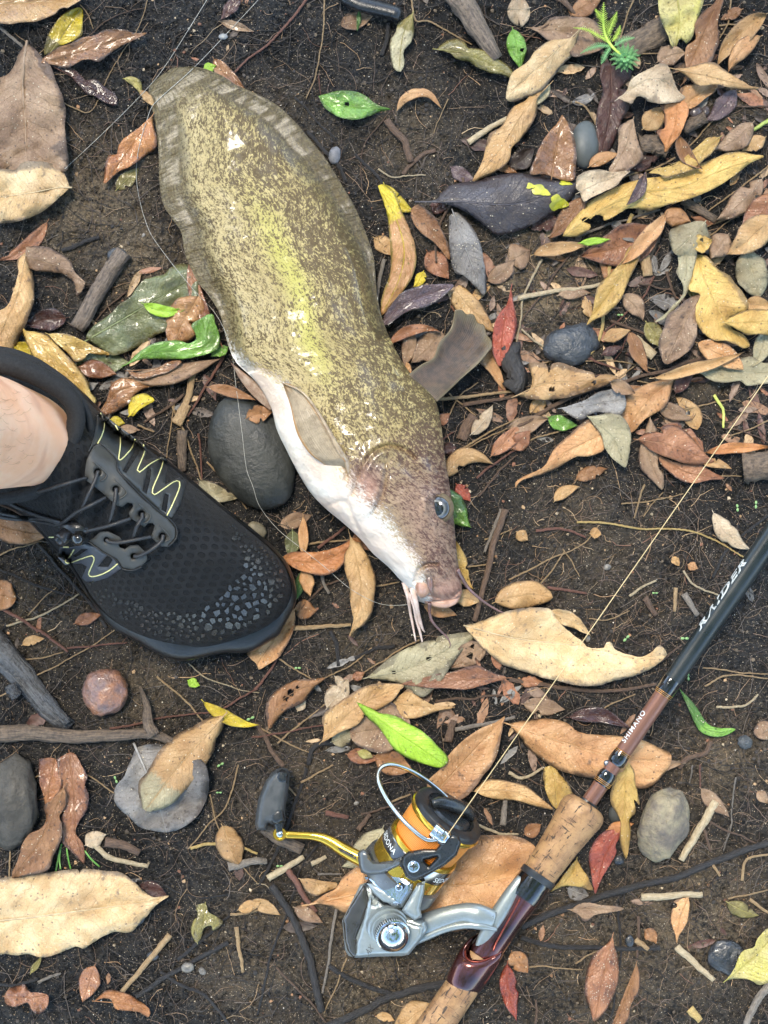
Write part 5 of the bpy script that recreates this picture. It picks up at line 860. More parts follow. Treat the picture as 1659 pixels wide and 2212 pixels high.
def leaf(cr, x0, y0, x1, y1, w, bend, key, label, cat='leaf', **o):
    ox, oy = 553 * int(cr[0]), 553 * int(cr[1]); T = lambda p: np.array([ox + p[0] / 3, oy + p[1] / 3])
    A, B = T((x0, y0)), T((x1, y1)); L = np.linalg.norm(B - A); W = w / 6.0
    ns = int(np.clip(L / 4, 24, 64)); nv = int(np.clip(W / 3, 8, 18)) | 1
    if 'hole' in o: ns, nv = int(ns * 2.6), int(nv * 3) | 1
    if 'm' in o: mid = catmull([A] + [T(p) for p in o['m']] + [B], ns)
    else:
        n0 = np.array([B[1] - A[1], A[0] - B[0]]) / L; t = np.linspace(0, 1, ns)[:, None]; C_ = (A + B) / 2 + n0 * bend * L * 2; mid = (1-t)**2*A + 2*t*(1-t)*C_ + t*t*B
    sd = rnd.randrange(1000); n0 = np.array([B[1] - A[1], A[0] - B[0]]) / L; s = np.linspace(0, 1, ns)
    mid = mid + n0 * (L * .09 * fbm(s * 2.2 + sd, s * 0 + sd * .7, 2, sd) * np.sin(np.pi * s))[:, None]
    tg = np.gradient(mid, axis=0); tg /= np.linalg.norm(tg, axis=1)[:, None] + 1e-9; nr = np.stack([tg[:, 1], -tg[:, 0]], -1)
    a_, b_ = .2 + .95 * o.get('a', .62), .35 + .85 * o.get('b', .95); W0 = W * 1.07
    def prof(): p = s**a_ * (1 - s)**b_; return p / (a_**a_ * b_**b_ / (a_ + b_)**(a_ + b_))
    wl = prof() * W0 * rnd.uniform(.93, 1.07); wr = prof() * W0 * rnd.uniform(.93, 1.07)
    if 'wl' in o: wl = np.interp(s, np.linspace(0, 1, len(o['wl'])), o['wl']) / 3 * 1.0
    if 'wr' in o: wr = np.interp(s, np.linspace(0, 1, len(o['wr'])), o['wr']) / 3 * 1.0
    rg = o.get('rag', rnd.uniform(.06, .13))
    wl = wl * (1 + rg * 2 * fbm(s * 7, s * 0 + sd, 3, sd)); wr = wr * (1 + rg * 2 * fbm(s * 7, s * 0 + sd + 9, 3, sd))
    bites = list(o.get('bite', ()))
    if not bites and 'wl' not in o and w < 330 and rnd.random() < .4: bites = [(rnd.uniform(.2, .85), rnd.choice((-1, 1)), rnd.uniform(.2, .65), rnd.uniform(.02, .06)) for _ in range(rnd.choice((1, 1, 2)))]
    for (bs, side, dep, wid) in bites:
        g = 1 - dep * np.exp(-((s - bs) / wid)**4)
        if side < 0: wl = wl * g
        else: wr = wr * g
    v = np.linspace(-1, 1, nv); vv = v[None, :] * np.ones((ns, 1)); ss = s[:, None] * np.ones((1, nv))
    off = np.where(vv < 0, vv * wl[:, None], vv * wr[:, None]); xy = mid[:, None, :] + nr[:, None, :] * off[..., None]
    lay = o.get('z', 1); fold = o.get('fold', rnd.uniform(.08, .34)); cup = o.get('cup', rnd.uniform(-.45, .25)); wave = o.get('wave', rnd.uniform(.06, .16)); curl = o.get('curl', rnd.uniform(-.03, .07)); arch = o.get('arch', rnd.uniform(0, .05))
    a = np.abs(vv); z = fold * np.abs(off) * (1 - .25 * a) + cup * W * vv**2
    z += 1.5 * wave * W * a**1.5 * np.sin(ss * rnd.uniform(9, 17) + np.sign(vv) * 1.3 + sd) + W * .5 * fbm(ss * 5 + sd, vv * 2.0, 3, sd) + curl * L * (2 * ss - 1)**2 + arch * L * np.sin(np.pi * ss) + o.get('tilt', rnd.uniform(-.16, .16)) * off + o.get('slope', rnd.uniform(-.03, .03)) * L * (ss - .5)
    if 'roll' in o: z += o['roll'] * W * np.clip(np.sign(o['roll'] or 1) * 0 + vv * o.get('rs', 1), 0, 1)**2
    gz = ground_z(xy[..., 0], xy[..., 1]); gs = gz * .35 + gz.mean() * .65
    z = z - np.percentile(z, 6) + gs + 2.5 + lay * 5.5; z = np.maximum(z, gz + 1.0 + lay * 1.2)
    V = np.concatenate([xy, z[..., None]], -1); F = [tuple(q) for q in gridf(ns, nv)]
    for (hs, hv, hr) in o.get('hole', ()):
        c_ = V[int(hs * (ns - 1)), int((hv + 1) / 2 * (nv - 1))]; F = [q for q in F if np.linalg.norm(V.reshape(-1, 3)[list(q)].mean(0)[:2] - c_[:2]) > hr / 3 * (1 + .3 * math.sin(5 * q[0]) * 0 + .25 * math.sin(3.1 * math.atan2(*(V.reshape(-1, 3)[q[0]][:2] - c_[:2]))))]
    if o.get('cut'): F = [q for q in F if V.reshape(-1, 3)[q[0]] is not None and not (s[q[0] // nv] > o['cut'] + .05 * math.sin(q[0] % nv * 1.9 + sd))]
    UV = np.stack([ss, vv], -1).reshape(-1, 2); ok = next((k for k in OUTL if label.startswith(k)), None)
    if ok:                                                     # traced outline instead of the plain leaf shape
        cr2, out, mp2 = OUTL[ok]; o2 = np.array([553 * int(cr2[0]), 553 * int(cr2[1])]); out = np.array(out, float) / 3 + o2
        if mp2 is None: dd_ = ((out[:, None] - out[None])**2).sum(-1); i1, i2 = np.unravel_index(dd_.argmax(), dd_.shape); c3 = out.mean(0) * .6 + (out[i1] + out[i2]) * .2; mp2 = np.array([out[i1] * .97 + c3 * .03, c3, out[i2] * .97 + c3 * .03])
        else: mp2 = np.array(mp2, float) / 3 + o2
        out = np.vstack([out, out[:1]]); nn = len(out) * 4; out = catmull(out, nn)[:-1]; out = out + (rng.random(out.shape) - .5) * 1.1
        ar = abs(np.sum(out[:, 0] * np.roll(out[:, 1], -1) - out[:, 1] * np.roll(out[:, 0], -1))) / 2; hl = []
        mid = catmull(mp2, ns); tg = np.gradient(mid, axis=0); tg /= np.linalg.norm(tg, axis=1)[:, None] + 1e-9; nr = np.stack([tg[:, 1], -tg[:, 0]], -1); L = np.linalg.norm(np.diff(mid, axis=0), axis=1).sum(); W = ar / L * .68
        v2, F, de = cdt([tuple(p) for p in out], [], float(np.clip(math.sqrt(ar) / 17, 3.5, 8)))
        dm = v2[:, None, :] - mid[None]; di = (dm**2).sum(-1).argmin(1); off = (dm[np.arange(len(v2)), di] * nr[di]).sum(-1); s1 = s[di]; bw = np.full(ns, 1e-3); 
        np.maximum.at(bw, di, np.abs(off)); bw = np.convolve(np.pad(bw, 3, 'edge'), np.ones(7) / 7, 'valid'); v1 = np.clip(off / (np.maximum(bw[di], 4)), -1.1, 1.1); a = np.abs(v1); near = np.exp(-de / 7.0)
        z = fold * np.abs(off) * (1 - .25 * a) + cup * W * v1**2 + 1.3 * wave * W * a**1.5 * np.sin(s1 * rnd.uniform(9, 17) + np.sign(v1) * 1.3 + sd) + W * .5 * fbm(s1 * 5 + sd, v1 * 2.0, 3, sd) + W * .3 * near * fbm(v2[:, 0] / 16 + sd, v2[:, 1] / 16, 2, sd)
        z += curl * L * (2 * s1 - 1)**2 + o.get('arch', .03) * L * np.sin(np.pi * s1) + o.get('tilt', rnd.uniform(-.12, .12)) * off
        gz = ground_z(v2[:, 0], v2[:, 1]); z = z - np.percentile(z, 6) + gz * .35 + gz.mean() * .65 + 2.5 + lay * 5.5; z = np.maximum(z, gz + 1 + lay * 1.2)
        for (hs, hv, hr) in o.get('hole', ()):
            i0 = int(hs * (ns - 1)); c_ = mid[i0] + nr[i0] * hv * bw[i0]; F = [q for q in F if np.linalg.norm(v2[list(q)].mean(0) - c_) > hr / 3]
        V = np.c_[v2, z]; UV = np.stack([s1, v1], -1); ci_ = ((v2[None] - mid[:, None])**2).sum(-1).argmin(1); cz_ = z[ci_]
    t = thing('fallen_leaf', label, cat, (*mid[ns // 2], z.min()), 'fallen leaves littering the soil')
    part('blade', t, (V.reshape(-1, 3), F), leafmat(key, o.get('wet', False), o.get('sandy', False), o.get('two')), UV, solid=.45)
    mz = np.convolve(np.pad(cz_, 2, 'edge'), np.ones(5) / 5, 'valid') if ok else V[:, nv // 2, 2]; last = int(ns * min(.97, o.get('cut', 1.0) - .03)); mp = np.c_[mid[:last], mz[:last] + .35]
    if o.get('pet', .06) > 0:
        d0 = mid[0] - mid[2]; d0 /= np.linalg.norm(d0); pl = o.get('pet', .06) * L; q = mid[0] + d0 * pl
        mp = np.r_[[[q[0], q[1], max(float(ground_z(q[0], q[1])) + 1.5, mz[0] - pl * .15)]], mp]
    part('midrib', t, tube(mp, [max(.9, W * .032), max(.7, W * .022), .35], None, 5), simple('midrib ' + key, MIDC[key], None, .5))
    return t

LV = []
def l(*a, **o): LV.append((a, o))
# --- top left
l('00',-200,25,570,-25,250,-.02,'tan','big tan leaf with wet spots cut off by the top left corner',wet=True,z=1)
l('00',305,360,535,50,185,.07,'olive','leaf half yellow and half blackened lying behind the wet wavy brown leaf',two=('yellow',.22),z=0,wet=True)
l('00',255,400,955,212,190,.03,'brown','wet wavy brown leaf with a glossy sheen across the yellow and black leaf',wet=True,z=3,wave=.2,fold=.05)
l('00',330,425,755,675,115,-.03,'maroon','narrow wet purplish brown leaf below the wavy glossy brown leaf',wet=True,z=1)
l('00',172,275,140,1300,540,.0,'taupe','largest pinkish brown leaf standing upright along the left edge',wl=(0,150,215,240,255,262,262,250,230,200),wr=(0,85,190,240,262,275,285,290,260,200),z=2,fold=.14,cup=-.02,pet=.02,wave=.03,curl=0)
l('00',-170,1265,465,1218,400,.02,'cream','broad yellowish cream leaf overlapping the foot of the largest brown leaf',z=5,a=.5,b=.5,cup=-.16,pet=.02)
l('00',988,745,672,1195,205,.05,'orange','bright orange wet leaf touching the left side of the tail fin',wet=True,z=3,a=.45,b=.6)
l('00',755,1230,900,1085,95,.0,'olive','small dark olive leaf edge under the bright orange wet leaf',wet=True,z=0)
l('00',1560,-10,1432,130,85,-.05,'maroon','dark red folded leaf at the top edge above the fish tail',wet=True,z=1)
l('00',1425,140,1650,205,55,.02,'taupe','thin wet greyish brown leaf under the dark red folded leaf',wet=True,z=0)
l('00',1385,380,1590,575,100,-.06,'brown','wet yellow-brown leaf tucked behind the top of the tail fin',wet=True,z=1)
l('00',1320,455,1400,425,70,.0,'lime','little green leaf tip peeping over the top of the tail fin',z=1)
l('00',905,590,1000,695,55,.05,'tan','small tan leaf scrap at the left corner of the tail fin',z=3)
l('00',805,510,910,625,55,.25,'yelgreen','tiny crumpled yellow-green leaf left of the tail fin',z=0,wave=.4)
l('10',-10,610,300,840,60,-.08,'peach','narrow orange-brown leaf along the right edge of the tail fin',wet=True,z=2)
l('01',165,-70,560,180,190,-.10,'taupe','dull greyish tan curled leaf below the cream leaf at the left',z=3,curl=.06)
l('00',305,1440,-30,1690,95,.12,'rust','thin reddish brown leaf tucked behind the dull curled leaf at the left',z=0)
l('01',165,-30,40,640,230,-.06,'tan','long tan leaf with a dark curved midrib at the left edge',z=3,a=.5,b=.8)
l('01',430,400,160,440,140,.0,'maroon','dark red-brown glossy leaf right of the long tan leaf',wet=True,z=1)
l('01',1300,90,560,555,345,.04,'sage','very large wet olive green leaf between the shoe and the fish',wet=True,z=1,a=.4,b=.6,fold=.05,cup=-.12)
l('01',930,310,1200,345,75,-.10,'lime','small curled light green leaf resting on the large wet olive leaf',z=5,wave=.2)
l('01',1290,260,1110,590,250,.0,'peach','salmon brown leaf between the large olive leaf and the fish',z=2,a=.45,b=.5,wet=True)
l('01',1225,50,1450,600,90,-.06,'rust','narrow pinkish leaf squeezed along the left flank of the fish',z=4,cup=.1,wet=True)
l('01',825,695,1375,375,150,0,'green','bright green bent leaf shaped like a hook beside the fish',m=((950,640),(1120,610),(1290,590),(1395,530),(1395,440)),wl=(4,45,62,62,60,70,70,45,4),wr=(4,40,60,60,60,80,75,45,4),z=6,fold=.04,cup=-.06,wave=.12,wet=True)
l('01',1475,590,1365,650,70,.0,'green','short green leaf tip below the hooked bright green leaf',z=3)
l('01',125,440,625,975,180,.06,'mustard','long yellowish brown leaf lying against the top of the shoe collar',z=4,wet=True,wave=.12)
l('01',330,500,715,640,160,-.05,'mustard','yellow-brown leaf with a pointed tip over the large wet olive leaf',z=5,wet=True)
l('01',90,570,330,720,130,.0,'yellow','shaded yellow leaf under the long yellowish brown leaf',z=1)
l('01',510,720,760,770,120,.05,'rust','wet orange-brown leaf below the pointed yellow-brown leaf',wet=True,z=3)
l('01',500,700,840,690,170,.0,'sage','wet dark green leaf end below the pointed yellow-brown leaf',wet=True,z=0)
l('01',830,745,1200,690,110,.05,'brown','glossy rust brown leaf just under the hooked bright green leaf',z=4,wet=True,curl=.06)
l('01',830,790,1430,665,115,-.05,'taupe','grey-brown curled leaf under the glossy rust brown leaf',z=2)
l('01',640,1010,1220,775,135,.07,'brown','long curled orange-brown leaf above the yellow leaf by the shoe',z=2,wave=.2,wet=True)
l('01',832,1010,1010,935,125,.10,'yellow','bright yellow leaf beside the top of the shoe',z=3,a=.5,b=.6,cup=-.4)
l('01',715,1060,810,1085,70,.0,'yellow','small yellow leaf partly hidden by the shoe',z=2)
l('01',775,1115,910,1128,55,.0,'taupe','small taupe leaf scrap right of the small yellow leaf',z=1)
l('01',1290,1455,1560,1565,105,-.10,'oliveg','pale wavy leaf squeezed between the toe of the shoe and the black stone',z=1,curl=.1,wave=.25)
l('01',1350,850,1660,935,70,.06,'brown','thin brown leaf lying across the top of the black stone',z=7)
l('11',-60,1050,110,1010,120,.05,'brown','brown pointed leaf at the upper right of the black stone',z=9)
# --- top middle
l('10',1015,85,930,465,155,.09,'olive','olive tan leaf hanging below the black rubber grip',two=('oliveg',.3),z=2,a=.55,b=.5,curl=.05)
l('10',545,160,760,105,110,.0,'taupe','dark taupe leaf half hidden by the black rubber grip',z=0)
l('10',665,65,655,205,30,.05,'deepgreen','tiny dark green leaf just under the black rubber grip',z=2)
l('10',1170,322,1650,490,140,-.10,'olive','shiny olive brown curled leaf lying against the thick branch',z=3,wet=True,cup=-.5)
l('10',408,625,870,708,190,.04,'green','green leaf with water drops alone on bare soil right of the tail',z=2,wet=True,a=.55,b=.75,pet=0,hole=((.40,.1,16),))
l('10',915,715,1205,705,60,0,'peach','small arched orange and yellow leaf right of the green leaf',m=((960,640),(1050,600),(1130,620)),z=2,arch=.12,pet=.02)
l('10',1700,560,1405,1175,165,-.05,'tan','tall pale orange leaf with dark veins left of the grey stone',z=3,wave=.18,cup=-.3)
l('10',830,1195,1030,1370,110,-.12,'yellow','curled yellow leaf end behind the yellow tipped brown leaf',z=1)
l('10',790,1200,820,2060,185,0,'yellow','long leaf with yellow upper end and brown lower end beside the fish',m=((850,1330),(930,1500),(960,1640),(900,1850)),two=('peach',.26),z=4,a=.5,b=.75,fold=.12,pet=0)
l('11',1085,100,1020,200,70,.1,'yellow','yellow leaf edge peeping out beside the long yellow tipped leaf',z=1)
l('10',1000,1335,1255,1665,190,.05,'brown','plain brown leaf right of the long yellow tipped leaf',z=3,a=.5,b=.7)
l('10',1255,1375,1475,1920,205,.06,'grey','silvery grey leaf with sandy spots right of the plain brown leaf',z=4,sandy=True,a=.55,b=.6)
l('10',765,1540,900,1660,110,.05,'tan','tan leaf corner wedged between the fish and the yellow tipped leaf',z=0)
l('10',1075,1310,2080,1195,400,.05,'bluedark','big dark glossy leaf marked with two yellow spots',z=3,a=.6,b=.22,wet=False,fold=.10)
l('10',1265,1085,1420,1180,90,.0,'purple','small dull purple leaf above the big dark spotted leaf',z=0)
l('10',1130,1330,1240,1350,90,.0,'maroon','dark red leaf scrap under the left end of the big dark leaf',z=1)
l('11',815,440,1285,195,175,.14,'purple','glossy purple-grey leaf rolled along its lower edge beside the fish',z=5,wet=True,cup=.25)
l('11',1300,185,1540,480,250,.04,'tan','tan pointed leaf standing behind the dorsal fin',z=1,a=.45,b=.8)
l('11',865,570,1195,490,70,.16,'rust','shrivelled orange leaf strip left of the dorsal fin',z=4,wave=.4)
l('11',1000,470,960,725,95,.04,'taupe','small spotted tan leaf between the fish and the dorsal fin',z=2)
l('11',1205,490,1003,692,165,.05,'taupe','pinkish taupe leaf tucked under the dorsal fin',z=2)
l('11',945,690,1005,775,75,.0,'peach','orange leaf tip at the root of the dorsal fin',z=2)
l('11',1655,210,1570,720,150,.04,'red','bright coral red leaf standing right of the dorsal fin',z=4,wave=.14)
l('11',1455,640,1625,885,110,-.05,'peach','orange leaf under the coral red leaf and the fin',z=1)
l('11',1175,1085,1255,1020,70,.0,'rust','dark orange leaf tip at the right side of the fish back',z=1)
l('11',1395,1155,1535,965,90,-.05,'pale','pale greyish leaf scrap among stems right of the fish',z=2)
l('11',1215,1255,1300,1240,75,.0,'maroon','dark red leaf scrap against the back of the fish head',z=0)
l('11',1230,1430,1540,1350,110,0,'tan','tan crescent shaped leaf right of the fish head',m=((1270,1370),(1340,1300),(1440,1300)),z=2,cup=-.5,a=.45)
l('11',1235,1500,1395,1760,170,-.10,'deepgreen','dark green leaf peeking out from behind the fish eye',z=2,wet=True,two=('green',.62))
l('11',1300,1480,1390,1590,80,.0,'red','dull red leaf scrap beside the dark green leaf by the eye',z=0)
l('11',1525,1290,1680,1100,160,.04,'rust','rust brown leaf with dark spots left of the long tan pointed leaf',z=2)
l('11',1500,160,1680,20,110,-.05,'taupe','dull purple-brown leaf above the coral red leaf',z=1)
l('11',1110,-30,1250,150,150,.0,'rust','dark rust leaf between the silvery grey leaf and the yellow tipped leaf',z=0)
# --- top right
l('20',115,50,-30,60,200,.08,'pale','cream crumpled leaf beside the thick branch at the top',z=2,a=.5,b=.4,curl=.05,rag=.12)
l('20',445,185,-45,655,240,-.04,'cream','large cream leaf pointing up towards the feathery green plant',z=4,a=.75,b=.55)
l('20',5,190,50,450,120,.05,'green','light green leaf with a hole sticking out beside the large cream leaf',z=2,hole=((.55,.5,12),))
l('20',100,178,640,280,230,.06,'taupe','pinkish taupe leaf lying under the feathery green plant',z=1)
l('20',385,100,600,-30,120,.04,'brown','dark brown leaf at the top edge near the branching twig',z=1)
l('20',245,545,90,700,110,.0,'oliveg','pale leaf tip under the lower edge of the large cream leaf',z=2)
l('20',640,400,575,1040,200,.08,'maroon','long dark maroon leaf under the branching twig',z=1,a=.5,b=.6)
l('20',1040,-80,1085,320,300,.0,'yelgreen','spotted leaf half yellow and half grey-green at the top edge',z=4,a=.35,b=.4,cut=.97)
l('20',1370,-30,1080,580,215,.03,'brown','tall wavy reddish brown leaf below the top right corner',z=5,wave=.25,fold=.22)
l('20',1040,445,1610,575,165,.08,'tan','folded tan leaf with a long pointed tip at the upper right',z=8,cup=-.5)
l('20',1650,90,1330,430,130,-.08,'tan','tan curled leaf standing against the upper right edge',z=4,cup=.4)
l('20',1610,235,1400,470,105,-.10,'peach','orange-tan curled leaf under the tan leaf at the upper right edge',z=5,cup=-.4)
l('20',1490,60,1350,130,70,.0,'brown','small dull brown leaf near the top right corner',z=1)
l('20',1130,650,680,635,260,.0,'pale','crumpled beige leaf arched like a tent over dark soil',z=8,arch=.10,wave=.16,wl=(10,120,215,232,190,110,55,25,5),wr=(5,20,28,30,24,-10,-6,10,4))
l('20',945,400,1130,345,120,.1,'taupe','brown leaf top behind the crumpled beige leaf',z=4)
l('20',1350,530,1085,690,210,.04,'peach','smooth orange-tan leaf under the folded tan leaf',z=3)
l('20',1060,640,988,985,185,.05,'orange','orange torn leaf with a pointed tip over the rotten wood',z=7,bite=((.55,-1,.7,.13),))
l('20',850,835,990,690,130,.0,'tan','small tan leaf left of the orange torn leaf',z=5)
l('20',1450,585,1250,790,125,.05,'purple','purple leaf beside the dark round seed',z=2)
l('20',255,1160,325,742,300,.0,'brown','upright purple-brown leaf with a pale midrib beside the grey stone',z=5,a=.5,b=.75,wet=True,fold=.22)
l('20',785,770,650,1120,205,.06,'taupe','greyish brown crumpled leaf above the long mustard leaf',z=6,wave=.2,curl=.06)
l('20',415,1225,770,1108,200,.0,'pale','pale beige leaf resting on the left end of the long mustard leaf',z=8,a=.35,b=.7,bite=((.12,1,.5,.1),))
l('20',305,1560,1645,1015,310,-.10,'mustard','long mustard leaf curving across the pile at the upper right',z=5,a=.6,b=.6,fold=.05,cup=-.3,pet=0,bite=((.22,1,.45,.05),))
l('20',1345,890,880,1140,150,.0,'mustard','broken yellow leaf piece lying on the long mustard leaf',z=9,a=.3,b=.35,rag=.16)
l('20',1085,880,1235,1095,90,-.12,'brown','brown curled sliver leaf across the broken yellow leaf piece',z=10,cup=.5)
l('20',465,1275,235,1550,125,.05,'brown','plain brown leaf under the right tip of the dark spotted leaf',z=4)
l('20',290,1410,120,1490,110,.0,'maroon','dull maroon leaf under the big dark spotted leaf',z=1)
l('20',860,1130,740,1330,70,.10,'purple','thin dark purple leaf crossing the middle of the long mustard leaf',z=9)
l('20',1560,795,1310,970,140,.08,'taupe','grey-brown curled leaf above the tip of the long mustard leaf',z=3,wave=.2)
l('20',1640,890,1490,980,90,.0,'tan','ragged tan leaf scrap above the tip of the long mustard leaf',z=2,rag=.2)
l('20',1620,1160,1320,1430,150,.08,'taupe','greyish curled leaf below the tip of the long mustard leaf',z=2)
l('20',1690,1250,1475,1560,190,.05,'rust','red-brown leaf at the right edge over the greyish curled leaf',z=4)
l('20',1700,1400,1390,1650,190,.05,'tan','orange-tan leaf at the right edge below the red-brown leaf',z=6)
l('20',1500,1640,1600,1560,120,.0,'maroon','dark brown leaf hidden under the orange-tan leaf at the edge',z=0)
l('20',1150,1430,1200,1665,265,0,'oliveg','pale olive leaf standing right of the dry stick',z=5,a=.3,b=.3)
l('20',1175,1600,1300,1555,110,.0,'mustard','torn yellow leaf scrap with a hole on the pale olive leaf',z=8,rag=.2,hole=((.5,.4,12),))
l('20',1400,1520,1285,1680,150,.0,'taupe','pinkish taupe leaf right of the pale olive leaf',z=4)
l('20',995,1385,690,1720,95,.06,'peach','narrow orange-tan leaf edge pointing up beside the dry stick',z=6)
l('20',950,1490,440,1660,230,.06,'rust','big dark rust leaf under the dry stick',z=2)
l('20',440,1575,640,1550,48,.0,'lime','light green leaf sliver on the pile below the mustard leaf',z=6)
l('20',140,1650,500,1590,90,.06,'tan','tan curled leaf left of the light green sliver',z=3)
l('20',975,1420,1160,1440,130,.10,'brown','dark brown round curled leaf under the long mustard leaf',z=3,cup=-.5)
l('20',640,1450,900,1570,100,.0,'grey','grey weathered leaf under the torn end of the mustard leaf',z=1)
l('20',500,1080,700,1000,80,.1,'peach','small orange leaf left of the greyish brown crumpled leaf',z=4)
l('20',740,1080,960,1010,110,.0,'maroon','dark red leaf beneath the block of rotten wood',z=1)
l('20',-10,1090,150,960,120,.0,'dark','dark grey-brown leaf behind the upright purple-brown leaf',z=0)
# --- right middle
l('21',840,-60,485,445,200,-.07,'mustard','smooth golden tan leaf with a thin tail hanging below the dry stick',z=5,a=.6,b=.95)
l('21',1110,-40,925,425,170,0,'oliveg','pale olive twisted leaf tapering down to a thin tail',m=((1130,60),(1110,200),(1040,320)),z=5,a=.25,b=.8,wave=.2)
l('21',1190,-20,1545,600,350,.02,'mustard','largest mustard yellow leaf near the right edge',z=4,a=.45,b=.6,fold=.14)
l('21',1160,100,1190,300,110,.0,'olive','shadowed yellow leaf left of the largest mustard leaf',z=2)
l('21',1235,235,985,705,260,.03,'taupe','smooth greyish brown oval leaf left of the largest mustard leaf',z=6,a=.55,b=.5)
l('21',1365,432,1690,430,175,.0,'mustard','pale yellow leaf lying over the lower part of the largest mustard leaf',z=8,a=.65,b=.5)
l('21',1520,-30,1600,270,200,.0,'oliveg','flat greyish olive leaf at the right edge above the largest mustard leaf',z=1,a=.35,b=.4)
l('21',1510,305,1690,330,110,.0,'tan','narrow tan leaf end at the right edge over the mustard leaf',z=6)
l('21',1640,480,1560,720,110,.1,'oliveg','pale olive leaf strip bending down at the right edge',z=3)
l('21',1115,745,1700,760,190,.05,'oliveg','broad pale yellow-green leaf along the right edge under the pods',z=3,a=.45,b=.4)
l('21',1205,565,1500,735,130,.03,'peach','pinkish orange double seed pod leaf in front of the mustard leaf',z=6,a=.45,b=.45,sandy=True)
l('21',925,790,1510,620,75,-.03,'tan','long narrow tan leaf with a stiff stalk pointing right',z=8,cup=.4)
l('21',30,905,685,775,230,.05,'tan','light tan leaf with holes and torn upper edge at the middle right',z=4,a=.35,b=.75,bite=((.55,-1,.35,.05),(.82,-1,.5,.06)),hole=((.36,-.45,16),(.78,-.5,12)))
l('21',320,985,800,850,200,.06,'grey','dark blue-grey leaf lying over the brown pair of leaves',z=7,wave=.12)
l('21',640,815,800,890,90,.0,'taupe','brown curled edge of leaf above the dark blue-grey leaf',z=9,cup=.5)
l('21',1045,795,700,1140,230,-.03,'peach','plain brown-orange leaf behind the dark blue-grey leaf',z=3,a=.5,b=.45)
l('21',600,1100,25,1515,210,-.08,'peach','long orange-tan leaf tapering to a thin tip at the lower left',z=4,a=.5,b=1.3)
l('21',520,1035,735,1370,225,-.04,'oliveg','tan-olive pointed leaf on top of the brown-orange pair',z=8,a=.5,b=.7,fold=.2)
l('21',235,1045,425,1095,95,-.08,'green','small dark green leaf under the dark blue-grey leaf',z=2,wet=True)
l('21',815,1180,1330,1335,190,.06,'rust','pinkish rust leaf with a dark left end on the right side',z=6,a=.55,b=.65)
l('21',960,1115,1250,1290,130,.08,'rust','rust leaf edge behind the pinkish rust leaf',z=4)
l('21',945,1295,1370,1438,125,.08,'rust','dark orange-brown leaf below the pinkish rust leaf',z=3)
l('21',900,1050,970,1510,150,-.04,'taupe','upright greyish tan leaf crossed by the pinkish rust leaf',z=3,a=.5,b=.6)
l('21',940,965,1170,1065,105,.03,'taupe','sandy grey-brown leaf above the pinkish rust leaf',z=2,sandy=True)
l('21',1255,1275,1700,1240,70,.05,'orange','thin wavy orange leaf above the log end at the right edge',z=4,wave=.3)
l('21',1235,1345,1425,1380,60,.1,'tan','small curled tan leaf tail at the tip of the pinkish rust leaf',z=5,wave=.3)
l('21',275,1590,440,1495,75,.12,'tan','small dried tan leaf curl alone on dark soil right of the fish eye',z=2)
l('21',415,1450,620,1380,90,.05,'brown','crumbly reddish brown leaf below the long orange-tan leaf',z=0,rag=.2)
l('21',590,545,770,480,85,.05,'tan','small tan leaf beside the dark rock in the pile',z=4)
l('21',585,640,720,590,60,.05,'maroon','small dark red leaf below the dark rock',z=3)
l('21',1060,890,1190,755,85,.1,'maroon','dark red-brown curled leaf under the broad pale leaf',z=2)
l('21',715,255,850,420,120,.1,'taupe','dull brown leaf right of the golden tan leaf',z=1)
l('21',870,430,990,600,120,.0,'olive','shaded tan leaf behind the greyish brown oval leaf',z=3)
l('21',760,490,880,760,100,.0,'brown','dark leaf standing beside the pale mushroom-like scrap',z=3)
l('21',300,255,510,240,80,.05,'taupe','greyish brown leaf on the sandy patch at the middle right',z=1,sandy=True)
l('21',0,1250,120,1130,110,.0,'rust','rusty leaf end left of the long orange-tan leaf',z=2)
l('21',-30,1120,240,1050,110,.0,'taupe','dull dark leaf among the stems left of the small green leaf',z=1)
l('21',-20,30,120,-40,180,.0,'taupe','dull mauve brown leaf at the sandy patch edge',z=0)
# --- lower left
l('02',-80,50,310,140,170,-.06,'brown','brown leaf poking out under the laces at the left edge',z=2,a=.45,b=.5)
l('02',-80,520,105,560,200,.0,'brown','rounded brown leaf end at the left edge below the shoe',z=2,a=.4,b=.35)
l('02',485,722,660,665,75,.05,'rust','orange-brown leaf peeking out from under the sole',z=1)
l('02',145,862,290,820,60,.08,'tan','small tan leaf left of the sole',z=1)
l('02',1218,1092,1295,1125,60,.0,'lime','tiny heart shaped green leaf below the toe of the shoe',z=2)
l('02',1500,1290,935,1980,235,.03,'tan','tan leaf with a greenish end lying across the round grey leaf',z=5,two=('oliveg',.72),a=.5,b=.4,rag=.08)
l('02',1320,1230,1680,1380,80,-.10,'yellow','small twisted yellow leaf near the middle of the lower left',z=5,wave=.3)
l('03',1340,-60,760,370,540,.02,'grey','round grey leaf with a folded lobe under the tan leaf',z=1,a=.32,b=.32,cup=.06,fold=.08,wave=.14)
l('03',460,-130,545,615,210,.06,'rust','long shiny purplish brown leaf on the lower left',z=2,wet=True,a=.5,b=.75)
l('03',260,-130,320,240,130,.0,'rust','shiny dark brown leaf behind the left of the brown pair',z=2,wet=True)
l('03',415,125,80,710,215,.05,'brown','lighter brown wavy leaf in front of the purplish brown leaf',z=5,wave=.2,bend=0) if False else l('03',415,125,80,710,215,.05,'brown','lighter brown wavy leaf in front of the purplish brown leaf',z=5,wave=.2)
l('03',1440,375,1545,625,175,.0,'tan','small oval tan leaf crossed by a yellow straw',z=2,a=.45,b=.4)
